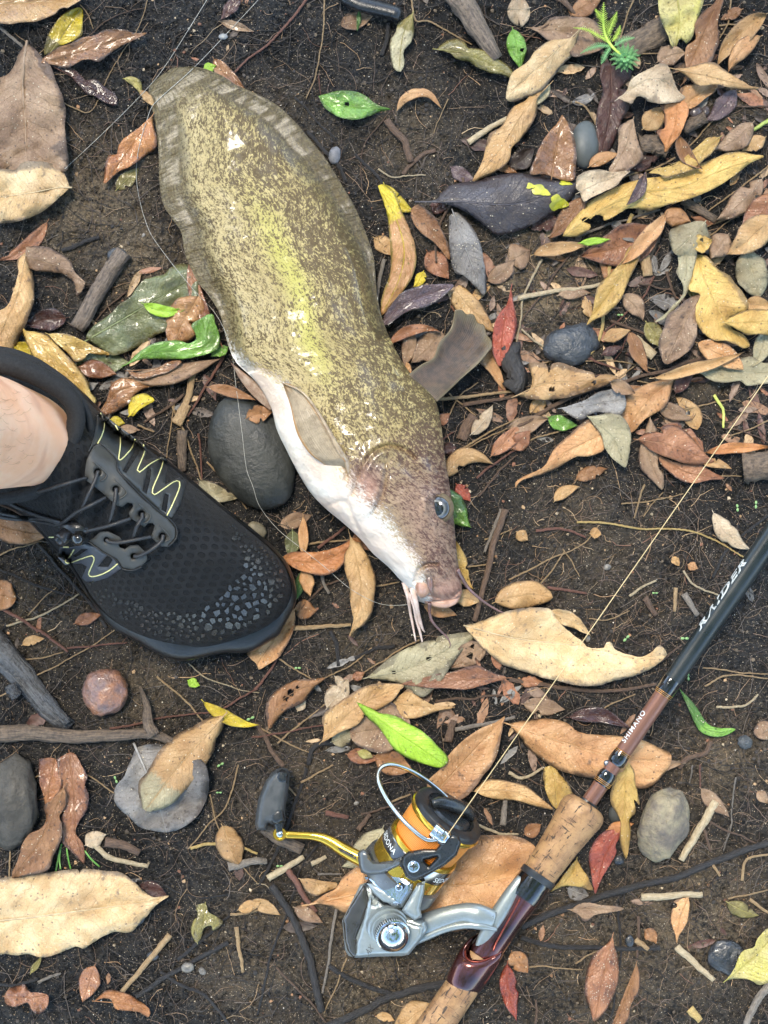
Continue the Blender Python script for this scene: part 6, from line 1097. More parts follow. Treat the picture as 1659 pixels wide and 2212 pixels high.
l('03',-170,975,1105,828,555,.02,'cream','largest cream leaf with brown stains at the lower left edge',z=4,a=.4,b=.42,fold=.05,wave=.05,rag=.04)
l('03',890,770,1090,840,100,.05,'maroon','dark leaf hidden behind the tip of the largest cream leaf',z=1)
l('03',555,500,690,430,105,.05,'pale','pale crumpled leaf beside the brown pair of leaves',z=1)
l('03',1265,880,1440,1000,150,0,'olive','small torn yellowish leaf shaped like a claw',m=((1330,950),),z=2,rag=.3,wet=True,bite=((.6,1,.6,.15),))
l('03',1280,1130,1300,930,70,.05,'olive','torn yellowish leaf strip under the claw shaped leaf',z=1)
l('03',612,1282,535,1520,125,.0,'rust','small wet red-brown leaf below the largest cream leaf',wet=True,z=2)
l('03',615,1510,975,1600,130,-.16,'orange','small curled orange-brown leaf near the bottom edge',z=3,cup=-.5,wave=.15)
l('03',25,1490,320,1540,170,-.14,'rust','crumpled glossy rust leaf at the bottom left',z=3,wave=.4,rag=.15,wet=True)
l('03',1545,920,1690,870,80,.0,'tan','small tan oval leaf near the lower middle',z=2)
l('03',200,1330,270,1220,40,.0,'olive','thin tan leaf sliver under the largest cream leaf',z=1)
# --- middle
l('12',710,195,165,300,170,-.03,'orange','orange leaf touching the toe of the shoe',z=5,a=.6,b=.6,fold=.1)
l('12',610,145,600,810,215,-.05,'tan','long tan leaf with dark specks hanging below the fish chin',z=7,a=.5,b=.8)
l('12',305,25,305,280,65,.02,'peach','thin pointed orange-brown leaf standing above the orange leaf',z=3,a=.9,b=.6)
l('12',300,380,352,550,90,.05,'peach','orange-brown leaf end hanging below the orange leaf',z=3)
l('12',235,120,215,300,100,.05,'sage','grey-green leaf behind the orange leaf near the toe',z=1)
l('12',290,390,255,580,60,.05,'deepgreen','dark green leaf sliver at the toe of the shoe',z=1)
l('12',640,140,735,250,100,.0,'rust','rust leaf edge under the fish chin',z=2)
l('12',245,630,5,1020,200,.05,'peach','brown leaf sticking out under the toe of the shoe',z=2,wave=.2,a=.35,b=.35,rag=.12)
l('12',250,625,395,640,130,.0,'brown','dull brown triangular leaf right of the shoe toe',z=0)
l('12',155,85,365,20,95,.0,'taupe','taupe leaf scrap below the black stone',z=0)
l('12',1440,770,690,1190,270,-.01,'oliveg','pale sandy olive leaf with a small hole under the barbels',z=3,sandy=True,a=.6,b=.6,hole=((.55,.1,12),(.22,.05,10)))
l('12',1490,860,1250,1010,150,.0,'taupe','pinkish taupe leaf full of holes below the fish mouth',z=2,hole=((.45,.2,20),(.3,-.4,14)))
l('12',1640,1080,935,1118,130,-.08,'rust','narrow red-brown leaf across the pale sandy leaf',z=6,a=.6,b=.9)
l('12',425,1490,965,1130,220,.06,'tan','tan leaf with dark blotches below the pale sandy leaf',z=6,a=.4,b=.7,rag=.07)
l('12',460,1270,600,1080,140,.0,'pale','pale leaf end behind the tan blotched leaf',z=4)
l('12',860,1270,1290,1265,190,.05,'tan','tan leaf with a long pointed tip right of the blotched leaf',z=4,a=.4,b=1.0)
l('12',620,1500,1000,1310,270,.0,'taupe','dark sandy grey-brown leaf beneath the lime green leaf',z=2,sandy=True,a=.45,b=.45)
l('12',490,1490,640,1420,110,.0,'oliveg','pale olive leaf edge under the tan blotched leaf',z=1)
l('12',1245,1645,650,1232,205,.03,'lime','bright lime green leaf lying across the brown leaves',z=9,a=.6,b=.8,pet=0,fold=.14)
l('12',1160,1830,1612,1322,250,.05,'peach','smooth orange-tan leaf whose base lies behind the reel spool',z=5,a=.5,b=.7,fold=.12)
l('12',75,1400,445,1078,175,-.14,'brown','brown leaf eaten full of holes near the middle',z=4,hole=((.55,.1,22),(.45,-.1,16),(.66,.3,12)),curl=.05)
l('12',510,1065,575,1165,55,.1,'pale','pale shrivelled leaf scrap above the blotched leaf',z=4,wave=.5)
l('12',270,1290,310,1180,70,.0,'pale','pale brown leaf scrap under the leaf eaten by holes',z=1)
l('12',625,1080,705,1040,60,.0,'rust','small rust leaf scrap at the left tip of the pale sandy leaf',z=3)
l('12',1340,735,2680,930,380,.12,'cream','largest pale tan leaf lying alone right of the fish mouth',z=4,a=.55,b=.35,fold=.12,bite=((.72,1,.75,.16),),wr=(0,75,140,170,165,130,60,22,30,60,10),wl=(0,90,150,185,200,205,195,170,120,60,10),pet=0)
l('22',-110,585,265,555,170,.08,'tan','spotted yellowish tan leaf above the largest pale tan leaf',z=2,a=.45,b=.35)
l('12',1085,600,1305,670,95,.0,'peach','orange leaf tip sticking out under the fish mouth',z=1)
l('12',1290,560,1450,585,110,.08,'tan','tan folded leaf end right of the fish lips',z=2)
l('12',1290,180,1410,500,110,-.12,'mustard','golden brown leaf edge along the right side of the snout',z=2)
l('12',590,1570,790,1605,95,.0,'rust','dull reddish leaf left of the lime leaf tip end',z=1)
l('12',770,1580,1020,1680,150,.0,'brown','pinkish brown leaf under the lime green leaf',z=2)
l('12',660,1555,760,1590,60,.0,'yelgreen','small yellow-green leaf scrap under the sandy grey leaf',z=3)
# --- right lower
l('22',1305,5,1550,245,115,-.10,'pale','white torn leaf scrap left of the black rod',z=2,rag=.25)
l('22',-20,1395,1040,1560,270,-.05,'peach','long orange-brown leaf passing behind the copper part of the rod',z=3,a=.5,b=.4)
l('22',370,1330,770,1400,95,.10,'maroon','dark curled brown leaf above the long orange-brown leaf',z=2,wet=True,wave=.2)
l('22',1085,1145,1450,1408,66,0,'deepgreen','bent thin green leaf right of the copper rod section',two=('green',.55),m=((1180,1270),(1250,1390),(1340,1425)),z=2,a=.8,b=.35,pet=0)
l('22',75,1245,345,1280,115,.0,'taupe','ragged greyish leaf scrap below the largest pale tan leaf',z=1,rag=.2)
l('22',230,650,510,800,90,.08,'cream','crumpled cream leaf scrap on the upper edge of the largest pale leaf',z=6,rag=.2,wave=.3)
l('22',50,1100,200,1100,80,.0,'rust','tattered red-brown leaf scrap under the largest pale leaf',z=1,rag=.4)
l('22',1600,1360,1680,1480,130,.0,'taupe','greyish brown leaf at the right edge beside the pebble',z=2)
l('22',30,130,105,185,75,.0,'tan','small tan leaf scrap right of the fish snout',z=1,rag=.2)
l('22',505,140,580,150,75,.1,'tan','small curled tan leaf scrap above the fishing line crossing',z=1,rag=.2)
l('22',1140,340,1205,370,60,.0,'peach','tiny orange-brown leaf scrap left of the rod lettering',z=1,rag=.2)
l('22',1040,290,1085,350,50,.0,'tan','tiny tan leaf scrap in the middle of the rooty soil',z=1,rag=.2)
l('23',200,-40,420,270,170,.05,'mustard','yellowish leaf with a point behind the front end of the cork grip',z=2)
l('13',1410,150,1930,270,120,.08,'tan','dull spotted tan leaf between the spool and the cork grip',z=3,a=.5,b=.6)
l('23',740,-60,745,590,190,0,'mustard','tall yellowish brown leaf right of the rod above the red leaf',m=((700,180),(730,340)),z=5,a=.35,b=.6,rag=.08)
l('23',1105,-30,795,155,70,-.12,'taupe','curved brown leaf strip arching over the speckled rock',z=3,cup=.4)
l('23',700,405,540,815,195,.05,'red','deep red leaf right of the cork grip',z=5,a=.5,b=.8)
l('23',620,400,790,360,80,.0,'orange','orange leaf end at the top of the deep red leaf',z=4)
l('23',420,590,540,795,220,-.05,'mustard','yellow-brown leaf under the lower end of the front cork grip',z=2,a=.35,b=.55)
l('23',360,780,500,830,110,.0,'grey','grey-brown leaf scrap below the yellow-brown leaf by the ring',z=0)
l('13',1850,640,350,885,560,.04,'peach','very large orange-tan leaf lying under the reel',z=1,a=.45,b=.75,fold=.06,cup=-.05)
l('23',80,430,190,365,90,.0,'brown','small brown curled leaf left of the front cork grip',z=4)
l('13',290,720,540,775,125,.0,'tan','yellowish tan leaf left of the pointed tip under the reel',z=2)
l('13',250,905,435,1005,95,.0,'taupe','greyish pink leaf left of the reel body',z=2)
l('13',820,390,555,640,180,.12,'oliveg','greyish tan leaf behind the handle arm of the reel',z=1,cup=-.4)
l('13',-40,870,160,955,85,.05,'tan','tan curled leaf under the reel handle side at the lower middle',z=2)
l('13',1130,1525,880,1690,170,.06,'tan','tan curled leaf beside the rear cork grip at the bottom edge',z=3,cup=-.4)
l('13',780,1610,900,1640,60,.1,'tan','small tan leaf scrap left of the curled leaf at the bottom edge',z=1,rag=.2)
l('23',-30,1270,30,1640,110,-.05,'red','wet red-brown leaf strip right of the rear cork grip',z=2,wet=True,wave=.2)
l('23',0,1190,105,1330,130,.0,'brown','crumpled brown leaf above the red-brown strip by the cork grip',z=4,wave=.2)
l('23',375,920,725,915,120,.10,'taupe','pinkish brown leaf below the dark root right of the reel seat',z=2,fold=.3,a=.5,b=.8)
l('23',1080,845,1068,1135,120,.05,'peach','small orange leaf hanging below the pale split stick',z=2,bite=((.12,-1,.6,.1),))
l('23',650,1095,530,1645,230,.0,'rust','brown leaf with a patch of white sand near the bottom right',z=4,sandy=True,a=.55,b=.6)
l('23',805,1265,630,1720,125,.06,'brown','narrow brown leaf right of the sand patched leaf at the bottom',z=2,curl=.06)
l('23',1385,1375,1760,1040,240,-.05,'yelgreen','pale yellow-green leaf at the lower right edge',z=4,a=.6,b=.4)
l('23',1395,870,1600,955,95,-.05,'olive','small olive brown leaf near the right edge above the yellow-green leaf',z=2)
l('23',860,1050,935,1140,80,.1,'brown','small crumpled brown leaf left of the hanging orange leaf',z=1,wave=.3,rag=.2)
l('23',1225,135,1410,320,95,.0,'taupe','dry brown leaf scrap at the top of the bone-like stick',z=2,rag=.15)
l('23',1590,150,1660,230,70,.0,'taupe','small dull leaf scrap at the right edge beyond the bone-like stick',z=1)
for a_, o_ in LV:
    if 'bend' in o_: o_.pop('bend')
    leaf(*a_, **o_)

# half buried pieces that fill the pile
import re
NEAR = [(o.matrix_basis.translation.copy(), o['label']) for o in sc.objects if o.name.startswith('fallen_leaf')]; SEEN = set()
CW = {'taupe': 'greyish brown', 'brown': 'brown', 'dark': 'blackish', 'maroon': 'dark red-brown', 'rust': 'rust coloured', 'tan': 'tan', 'grey': 'grey'}
for k in range(190):
    x, y = (rnd.uniform(1060, 1660), rnd.uniform(40, 960)) if k < 130 else (rnd.choice([(rnd.uniform(150, 420), rnd.uniform(680, 900)), (rnd.uniform(700, 1150), rnd.uniform(1390, 1600)), (rnd.uniform(860, 1100), rnd.uniform(560, 760))]))
    if k < 130 and (y < 300 and x < 1180): continue
    a = rnd.uniform(0, 6.283); L = rnd.uniform(90, 260); key = rnd.choice(['taupe', 'brown', 'brown', 'dark', 'maroon', 'rust', 'tan', 'grey'])
    c_ = P(x + math.cos(a) * L / 6, y + math.sin(a) * L / 6, 0); q, lb_ = min(NEAR, key=lambda t: (t[0].xy - c_.xy).length); dv = c_ - q
    sh = re.split(r' (?:with|below|above|beside|under|over|lying|at|behind|right|left|near|between|on|in|of|beneath|crossing|resting|along|hanging|standing|peeking|tucked|by|that|across|curving|whose|marked|full|from|to|passing|touching|pointing|tapering|arched|among|squeezed|sticking|poking|against|lying|bending|reaching|the|and|wedged|alone|leaning|cut|half|shaped|crossed) ', lb_)[0]
    where = ('left of' if dv.x < 0 else 'right of') if abs(dv.x) > abs(dv.y) else ('above' if dv.y > 0 else 'below')
    lab = f'{"long" if L > 170 else "short"} {CW[key]} leaf piece half buried {where} the {sh}'
    if lab in SEEN or len(lab.split()) > 16: continue
    if len(SEEN) >= 30: break
    SEEN.add(lab)
    leaf('00', x * 3, y * 3, x * 3 + math.cos(a) * L, y * 3 + math.sin(a) * L, L * rnd.uniform(.3, .5), rnd.uniform(-.1, .1), key, lab, z=rnd.choice((-1, 0, 0)), rag=.12, wave=.15, pet=0)

VV, FF, CC, n0 = [], [], [], 0
for k in range(430):
    x, y = (rnd.uniform(1050, 1670), rnd.uniform(40, 960)) if k < 250 else (rnd.choice([(rnd.uniform(150, 440), rnd.uniform(660, 900)), (rnd.uniform(680, 1180), rnd.uniform(1390, 1620)), (rnd.uniform(840, 1120), rnd.uniform(540, 780)), (rnd.uniform(0, 1660), rnd.uniform(0, 2212))]))
    if k < 250 and (y < 300 and x < 1180): continue
    a = rnd.uniform(0, 6.283); L = rnd.uniform(14, 75); w_ = L * rnd.uniform(.16, .3); s_ = np.linspace(0, 1, 9)[:, None]; v_ = np.linspace(-1, 1, 5)[None, :]; d_ = np.array([math.cos(a), math.sin(a)]); e_ = np.array([-d_[1], d_[0]])
    pr = (s_**.7 * (1 - s_)**.9) * 2 * w_ * (1 + .4 * (rng.random((9, 5)) - .5)); q = np.array([x, y]) + (s_ * L)[..., None] * d_ + (v_ * pr)[..., None] * e_; z = ground_z(q[..., 0], q[..., 1]); z = z * .4 + z.mean() * .6 + 2 + rnd.uniform(-1, 4) + rnd.uniform(-.1, .35) * np.abs(v_ * pr) + 3 * fbm(s_ * 3 + k, v_ * 2.0, 2, k)
    V = np.concatenate([q, z[..., None]], -1).reshape(-1, 3); VV.append(V); FF += [tuple(i + n0 for i in f_) for f_ in gridf(9, 5)]; n0 += 45
    CC.append(np.tile(np.array(rnd.choice([(.25,.16,.11),(.22,.115,.06),(.06,.04,.03),(.08,.035,.025),(.28,.12,.06),(.42,.28,.15),(.16,.15,.14)])) * rnd.uniform(.6, 1.2), (45, 1)))
m, nt, b, tc = mat0('leaf litter'); o = tc.outputs['Object']; n = noi(nt, o, 400, 4, .65); put(nt, b, Base_Color=mx(nt, mr(nt, n, .4, .7), nd(nt, 'Attribute', attribute_name='pigment').outputs[0], (.45, .4, .36), 'MULTIPLY'), Roughness=.5, Normal=bump(nt, n, .5, .0008))
single('leaf_litter', None, None, (np.concatenate(VV), FF), m, None, np.concatenate(CC), kind='stuff')
# ------------------------------------------------------------------ marks that only single leaves carry
def find_leaf(txt): return next(o for o in sc.objects if txt in o.get('label', ''))
def spot(par, x, y, rx, ry, m, rot=0.0):
    """a flat patch of other colour that follows a leaf's own surface"""
    bl = next(c for c in par.children if c.name.startswith('blade')); W = np.array([v.co[:] for v in bl.data.vertices]) + LOC[par.name]
    bv = BVHTree.FromPolygons([tuple(q) for q in W], [tuple(p.vertices) for p in bl.data.polygons]); V = [(x, y, drop(bv, x, y, 2.4, None))]; n = 26; NR = 4
    for ring in (.25, .5, .75, 1.0):
        for k in range(n):
            a = 6.283 * k / n; q = ring * (1 + .22 * math.sin(3 * a + 1) + .08 * math.sin(7 * a + rx)); px, py = rx * q * math.cos(a), ry * q * math.sin(a)
            qx, qy = x + px * math.cos(rot) - py * math.sin(rot), y + px * math.sin(rot) + py * math.cos(rot); V.append((qx, qy, drop(bv, qx, qy, 2.4, None)))
    zs = [v[2] for v in V if v[2] is not None]; V = [(a, b_, c_ if c_ is not None else np.mean(zs)) for a, b_, c_ in V]
    F = [(0, 1 + k, 1 + (k + 1) % n) for k in range(n)] + [(1 + j * n + k, 1 + (j + 1) * n + k, 1 + (j + 1) * n + (k + 1) % n, 1 + j * n + (k + 1) % n) for j in range(NR - 1) for k in range(n)]
    return part('leaf_spot', par, (V, F), m)
big = find_leaf('big dark glossy leaf marked'); ys = simple('yellow leaf spot', (.42, .40, .03), (.26, .26, .03), .4, scale=220)
spot(big, 1106 + 185 / 3, 1235 / 3, 19, 11, ys, .3); spot(big, 1106 + 298 / 3, 1315 / 3, 19, 16, ys); spot(big, 1106 + 345 / 3, 1186 / 3, 13, 5, ys, .1); spot(big, 1106 + 120 / 3, 1205 / 3, 9, 6, ys)

# ------------------------------------------------------------------ stones
def stone(cx, cy, rx, ry, rz_, rot, m, name, label, seed=0, lump=.12, sink=.35, group=None):
    v, f = ball((0, 0, 0), 1.0, 36, 22); n = v / np.linalg.norm(v, axis=1)[:, None]
    k = 1 + lump * 2 * (fbm(n[:, 0] * 1.4 + seed, n[:, 1] * 1.4 + n[:, 2] * 1.1, 3, seed) + .5 * fbm(n[:, 0] * 4 + seed, n[:, 1] * 4 - n[:, 2] * 3, 2, seed + 3))
    v = n * k[:, None] * np.array([rx, ry, rz_]); c_, s_ = math.cos(rot), math.sin(rot); z0 = float(ground_z(cx, cy)) + rz_ * (1 - sink * 2 * .5) - rz_ * sink * .5
    v = np.stack([cx + v[:, 0] * c_ - v[:, 1] * s_, cy + v[:, 0] * s_ + v[:, 1] * c_, z0 + v[:, 2]], -1)
    return single(name, label, 'stone', (v, f), m, group=group)
smb = simple('black river stone', (.013, .0145, .0135), (.030, .031, .027), .55, scale=90, bs=.6, bd=.0012, bscale=300); smw = simple('wet dark stone', (.016, .017, .02), (.045, .044, .044), .3, scale=130, bs=.7, bd=.002, bscale=300, coat=.3)
stone(543, 978, 90, 132, 38, -.46, smb, 'stone', 'large smooth black stone between the shoe and the fish', 1, .08, .3)
stone(225, 1494, 50, 53, 36, .3, simple('red wet stone', (.26, .12, .065), (.14, .085, .075), .3, scale=110, bs=.9, bd=.003, bscale=200, coat=.35), 'stone', 'rounded wet reddish stone below the shoe', 5, .2, .3)
stone(1437, 1780, 55, 80, 46, .25, simple('speckled rock', (.24, .20, .125), (.11, .092, .075), .6, scale=110, bs=.9, bd=.0025, bscale=240), 'stone', 'rough speckled tan rock right of the rod', 8, .22, .25)
stone(1264, 312, 32, 52, 24, .05, simple('grey river stone', (.075, .085, .085), (.055, .062, .062), .55, scale=60), 'stone', 'flat grey stone beside the upright purple-brown leaf', 12, .05, .3)
stone(1234, 745, 64, 46, 30, -.2, simple('blue black rock', (.028, .032, .038), (.05, .053, .058), .35, scale=120, bs=.8, bd=.002, bscale=260), 'stone', 'lumpy blue-black rock half buried in the sandy soil', 14, .16, .45)
stone(1609, 1603, 17, 15, 12, 0, simple('grey pebble', (.075, .08, .085), (.04, .045, .05), .6, scale=200, bs=.9, bd=.002, bscale=400), 'pebble', 'round grey pebble near the right edge', 20, .25, .35)
stone(24, 1735, 60, 100, 40, .1, simple('umber rock', (.055, .046, .034), (.03, .026, .02), .6, scale=70, bs=.8, bd=.002, bscale=260), 'stone', 'dark brown rock at the left edge below the forked branch', 22, .24, .3)  # dark brown is this rock's own colour
stone(275, 1982, 40, 26, 9, -.2, smw, 'stone', 'flat wet black stone below the largest cream leaf', 25, .08, .4)
stone(330, 2065, 14, 11, 9, 0, smw, 'pebble', 'small wet black pebble beside the curled orange leaf at the bottom', 27, .1, .3)
stone(1575, 2070, 46, 40, 15, .5, smw, 'stone', 'shiny dark stone in the bottom right corner', 29, .28, .35); stone(1645, 2075, 26, 40, 24, .1, smw, 'stone', 'dark wet stone cut by the right edge near the bottom corner', 30, .12, .35)
stone(253, 552, 22, 17, 10, 0, smw, 'pebble', 'dark pebble in the sandy patch at the left', 31, .1, .45); stone(482, 79, 10, 7, 6, 0, simple('pale grey pebble', (.24, .24, .23), (.16, .16, .16), .5), 'pebble', 'pale grey pebble above the fish tail', 32, .1, .3)
stone(723, 335, 13, 20, 8, .2, simple('dusty grey pebble', (.14, .14, .15), (.09, .09, .10), .6), 'pebble', 'dull grey pebble close to the right edge of the tail', 33, .12, .4)
stone(555, 1145, 22, 17, 12, .5, simple('ochre rock', (.17, .14, .085), (.10, .085, .055), .6, scale=120, bs=.6, bd=.0015), 'stone', 'small ochre rock at the tip of the shoe', 35, .16, .3)
stone(918, 1815, 9, 9, 8, .2, smw, 'pebble', 'black pebble behind the reel', 36, .1, .3); stone(1338, 1757, 24, 28, 12, .3, smb, 'stone', 'dark stone in shade behind the front cork grip', 37, .1, .3); stone(1337, 1858, 12, 11, 8, 0, smw, 'pebble', 'blue-grey pebble right of the deep red leaf', 38, .1, .3)
stone(1360, 2033, 11, 14, 9, 0, smw, 'pebble', 'black pebble above the root at the lower right', 39, .1, .3); stone(1503, 242, 15.5, 15.5, 14, 0, simple('seed husk', (.07, .055, .055), (.045, .035, .035), .3, scale=90), 'seed', 'dark round seed beside the orange torn leaf', 40, .03, .1); stone(1525, 240, 10, 12, 9, 0, simple('seed husk', (.07, .055, .055)), 'seed', 'smaller dark seed right of the round seed', 41, .1, .1)
for o in [o for o in sc.objects if o.name.startswith('seed')]: o['category'] = 'seed'
for i, (x, y, r_) in enumerate(((25, 1968, 12), (408, 62, 3.5), (310, 508, 5), (405, 2090, 15), (437, 2098, 10), (900, 1118, 7), (770, 1735, 6), (1400, 215, 6), (1270, 1380, 8), (1312, 1225, 9))):
    stone(x, y, r_, r_ * .75, r_ * .6, i, simple('small pebble', (.20, .18, .15), (.10, .09, .08), .4), 'pebble', None, 50 + i, .12, .3)['label'] = ('wet pebble half under the largest cream leaf', 'tiny white pebble above the tail fin', 'tiny pale stone chip in the sandy patch', 'round pebble at the bottom edge left of middle', 'dark round pebble beside the bottom edge pebble', 'pale chip right of the snout', 'small white snail shell behind the reel', 'small pale chip by the rotten wood', 'small brown clod near the largest pale leaf', 'brown clod left of the rod lettering')[i]

# ------------------------------------------------------------------ branches, roots, twigs, stalks
def bark(name, c1, c2, rough=.65, wet=False):
    if name in _simple: return _simple[name]
    m, nt, b, tc = mat0(name); o = tc.outputs['Object']; u_ = nd(nt, 'Mapping', {0: tc.outputs['UV'], 3: (1, .16, 1)}).outputs[0]; n = noi(nt, u_, 5.0, 5, .65); n2 = noi(nt, o, 500, 4, .65)
    put(nt, b, Base_Color=mx(nt, mr(nt, ma(nt, 'ADD', ma(nt, 'MULTIPLY', n, .6), ma(nt, 'MULTIPLY', n2, .4)), .36, .64), c2, c1), Roughness=.25 if wet else rough, Normal=bump(nt, ma(nt, 'ADD', n, ma(nt, 'MULTIPLY', n2, .5)), .9, .0018)); _simple[name] = m; return m
BK = {'bark': bark('grey brown bark', (.20, .15, .11), (.06, .045, .035)), 'root': bark('dark root', (.030, .025, .023), (.016, .014, .013), .5), 'wetlog': bark('wet dark log', (.075, .078, .085), (.018, .017, .017), .4, True), 'drift': bark('weathered wood', (.17, .12, .08), (.05, .035, .025)), 'red': bark('red twig', (.20, .085, .055), (.11, .05, .035)),
      'brown': bark('brown twig', (.15, .09, .055), (.075, .045, .03)), 'tan': bark('tan straw', (.42, .29, .15), (.27, .17, .085)), 'pale': bark('pale straw', (.52, .42, .27), (.36, .27, .16)), 'green': simple('green stalk', (.30, .36, .08), (.22, .28, .06), .45), 'grey': bark('grey twig', (.26, .22, .18), (.13, .11, .09)),
      'yg': simple('yellow green stem', (.52, .55, .13), (.40, .42, .09), .4), 'blade': simple('grass blade', (.13, .30, .06), (.09, .22, .04), .4), 'straw': bark('gold straw', (.56, .40, .15), (.40, .26, .09))}
def stick(cr, pts, wd, key, label, name='twig', cat='twig', taper=(1, 1), lift=0.0, group=None, flat=1.0, bmp=.10, top=None, jag=0.0, parent=None):
    ox, oy = 553 * int(cr[0]), 553 * int(cr[1]); q = np.array([(ox + p[0] / 3, oy + p[1] / 3) for p in pts]); r = wd / 6.0; n = max(10, int(np.linalg.norm(np.diff(q, axis=0), axis=1).sum() / max(4, r * .9))); n = min(n, 90); q = catmull(q, n)
    if jag:
        tgq = np.gradient(q, axis=0); lq = np.linalg.norm(tgq, axis=1).sum(); tgq /= np.linalg.norm(tgq, axis=1)[:, None] + 1e-9; sq = np.linspace(0, 1, n); q = q + np.stack([tgq[:, 1], -tgq[:, 0]], -1) * (lq * .10 * fbm(sq * 2.5 + q[0, 0], sq * 0 + q[0, 1], 3, 2) * np.sin(np.pi * sq))[:, None]
        q = q + (rng.random(q.shape) - .5) * jag
    gz = np.convolve(np.pad(ground_z(q[:, 0], q[:, 1]), 3, 'edge'), np.ones(7) / 7, 'valid'); z = gz + r * flat * .75 + lift
    if top: z = z + np.interp(np.linspace(0, 1, n), np.linspace(0, 1, len(top)), top)
    seg = 6 if r < 3 else 12; rad = np.linspace(taper[0], taper[1], n) * r; v, f = tube(np.c_[q, z], rad, None, seg, flat, True, 0, bmp)
    uv = np.stack([np.tile(np.linspace(0, 1, seg) * 4, n), np.repeat(np.linspace(0, n * .5, n), seg)], -1)
    if parent: return part(name, parent, (v, f), BK[key], uv)
    return single(name, label, cat, (v, f), BK[key], uv, group=group)
# the forked branch at the left, the wet log under it, the thick branch at the top
t = thing('branch', 'weathered forked branch coming in from the left edge', 'branch', (150, 1590, 0))
stick('02', [(-80,1450),(200,1430),(430,1455),(640,1450),(860,1440),(990,1440),(1120,1490),(1215,1560)], 112, 'drift', None, 'limb', taper=(1.0, .45), lift=14, flat=.8, bmp=.12, parent=t)
stick('02', [(1000,1450),(960,1370),(955,1270),(930,1190),(905,1130)], 86, 'drift', None, 'fork', taper=(1.1, .18), lift=14, bmp=.12, parent=t)
stick('02', [(-120,820),(60,960),(200,1130),(330,1290),(450,1400)], 230, 'wetlog', 'wet dark decaying log half buried at the left edge', 'log', 'log', taper=(1, .5), lift=-18, bmp=.16, flat=.7)
stick('02', [(290,1180),(350,1260),(440,1370)], 60, 'wetlog', 'wet splinter of wood beside the dark decaying log', 'wood_splinter', 'wood', lift=8, bmp=.15); stick('02', [(60,1120),(110,1200)], 80, 'wetlog', 'short wet wood lump on the dark decaying log', 'wood_splinter', 'wood', lift=20, bmp=.2)
stick('10', [(1290,-60),(1370,60),(1430,170),(1490,270),(1560,380)], 180, 'bark', 'thick bark covered branch coming down from the top edge', 'branch', 'branch', taper=(1.05, .5), lift=-4, bmp=.13)
stick('01', [(800,-30),(700,120),(610,270),(545,400),(500,470)], 115, 'bark', 'old grey-brown root sticking out of the soil left of the large olive leaf', 'root', 'root', taper=(1, .9), lift=-4, bmp=.18)
stick('21', [(1500,1370),(1600,1360),(1720,1350)], 190, 'drift', 'sawn brown log end at the right edge', 'log', 'log', lift=-6, bmp=.1); stick('20', [(830,940),(920,930),(1015,965)], 130, 'drift', 'block of rotten brown wood among the leaves at the upper right', 'wood_block', 'wood', lift=6, bmp=.22, flat=.8); stick('20', [(1110,840),(1190,790),(1260,760)], 75, 'drift', 'splintered wood piece right of the orange torn leaf', 'wood_splinter', 'wood', lift=6, bmp=.25)
stick('20', [(690,330),(850,260),(1000,170)], 170, 'drift', 'flat bark slab behind the feathery green plant', 'bark_slab', 'bark', lift=-6, flat=.35, bmp=.12)
stick('11', [(1640,560),(1650,680),(1690,800),(1650,870)], 130, 'root', 'charred black wood piece below the coral red leaf', 'wood_piece', 'wood', lift=6, flat=.7, bmp=.25); stick('11', [(1330,1190),(1370,1100),(1415,1035)], 70, 'brown', 'strip of dark bark right of the fish back', 'bark_strip', 'bark', lift=3, flat=.5, bmp=.2)
stick('10', [(560,-40),(660,20),(780,50),(880,75),(935,92)], 100, 'root', 'curved glossy black rubber grip at the top edge', 'rubber_grip', 'tool', taper=(1.1, .9), lift=16, bmp=0, flat=.85).data.materials[0] = simple('black rubber grip', (.010, .011, .013), (.016, .017, .02), .3, scale=300, bs=.35, bd=.0006, bscale=700)
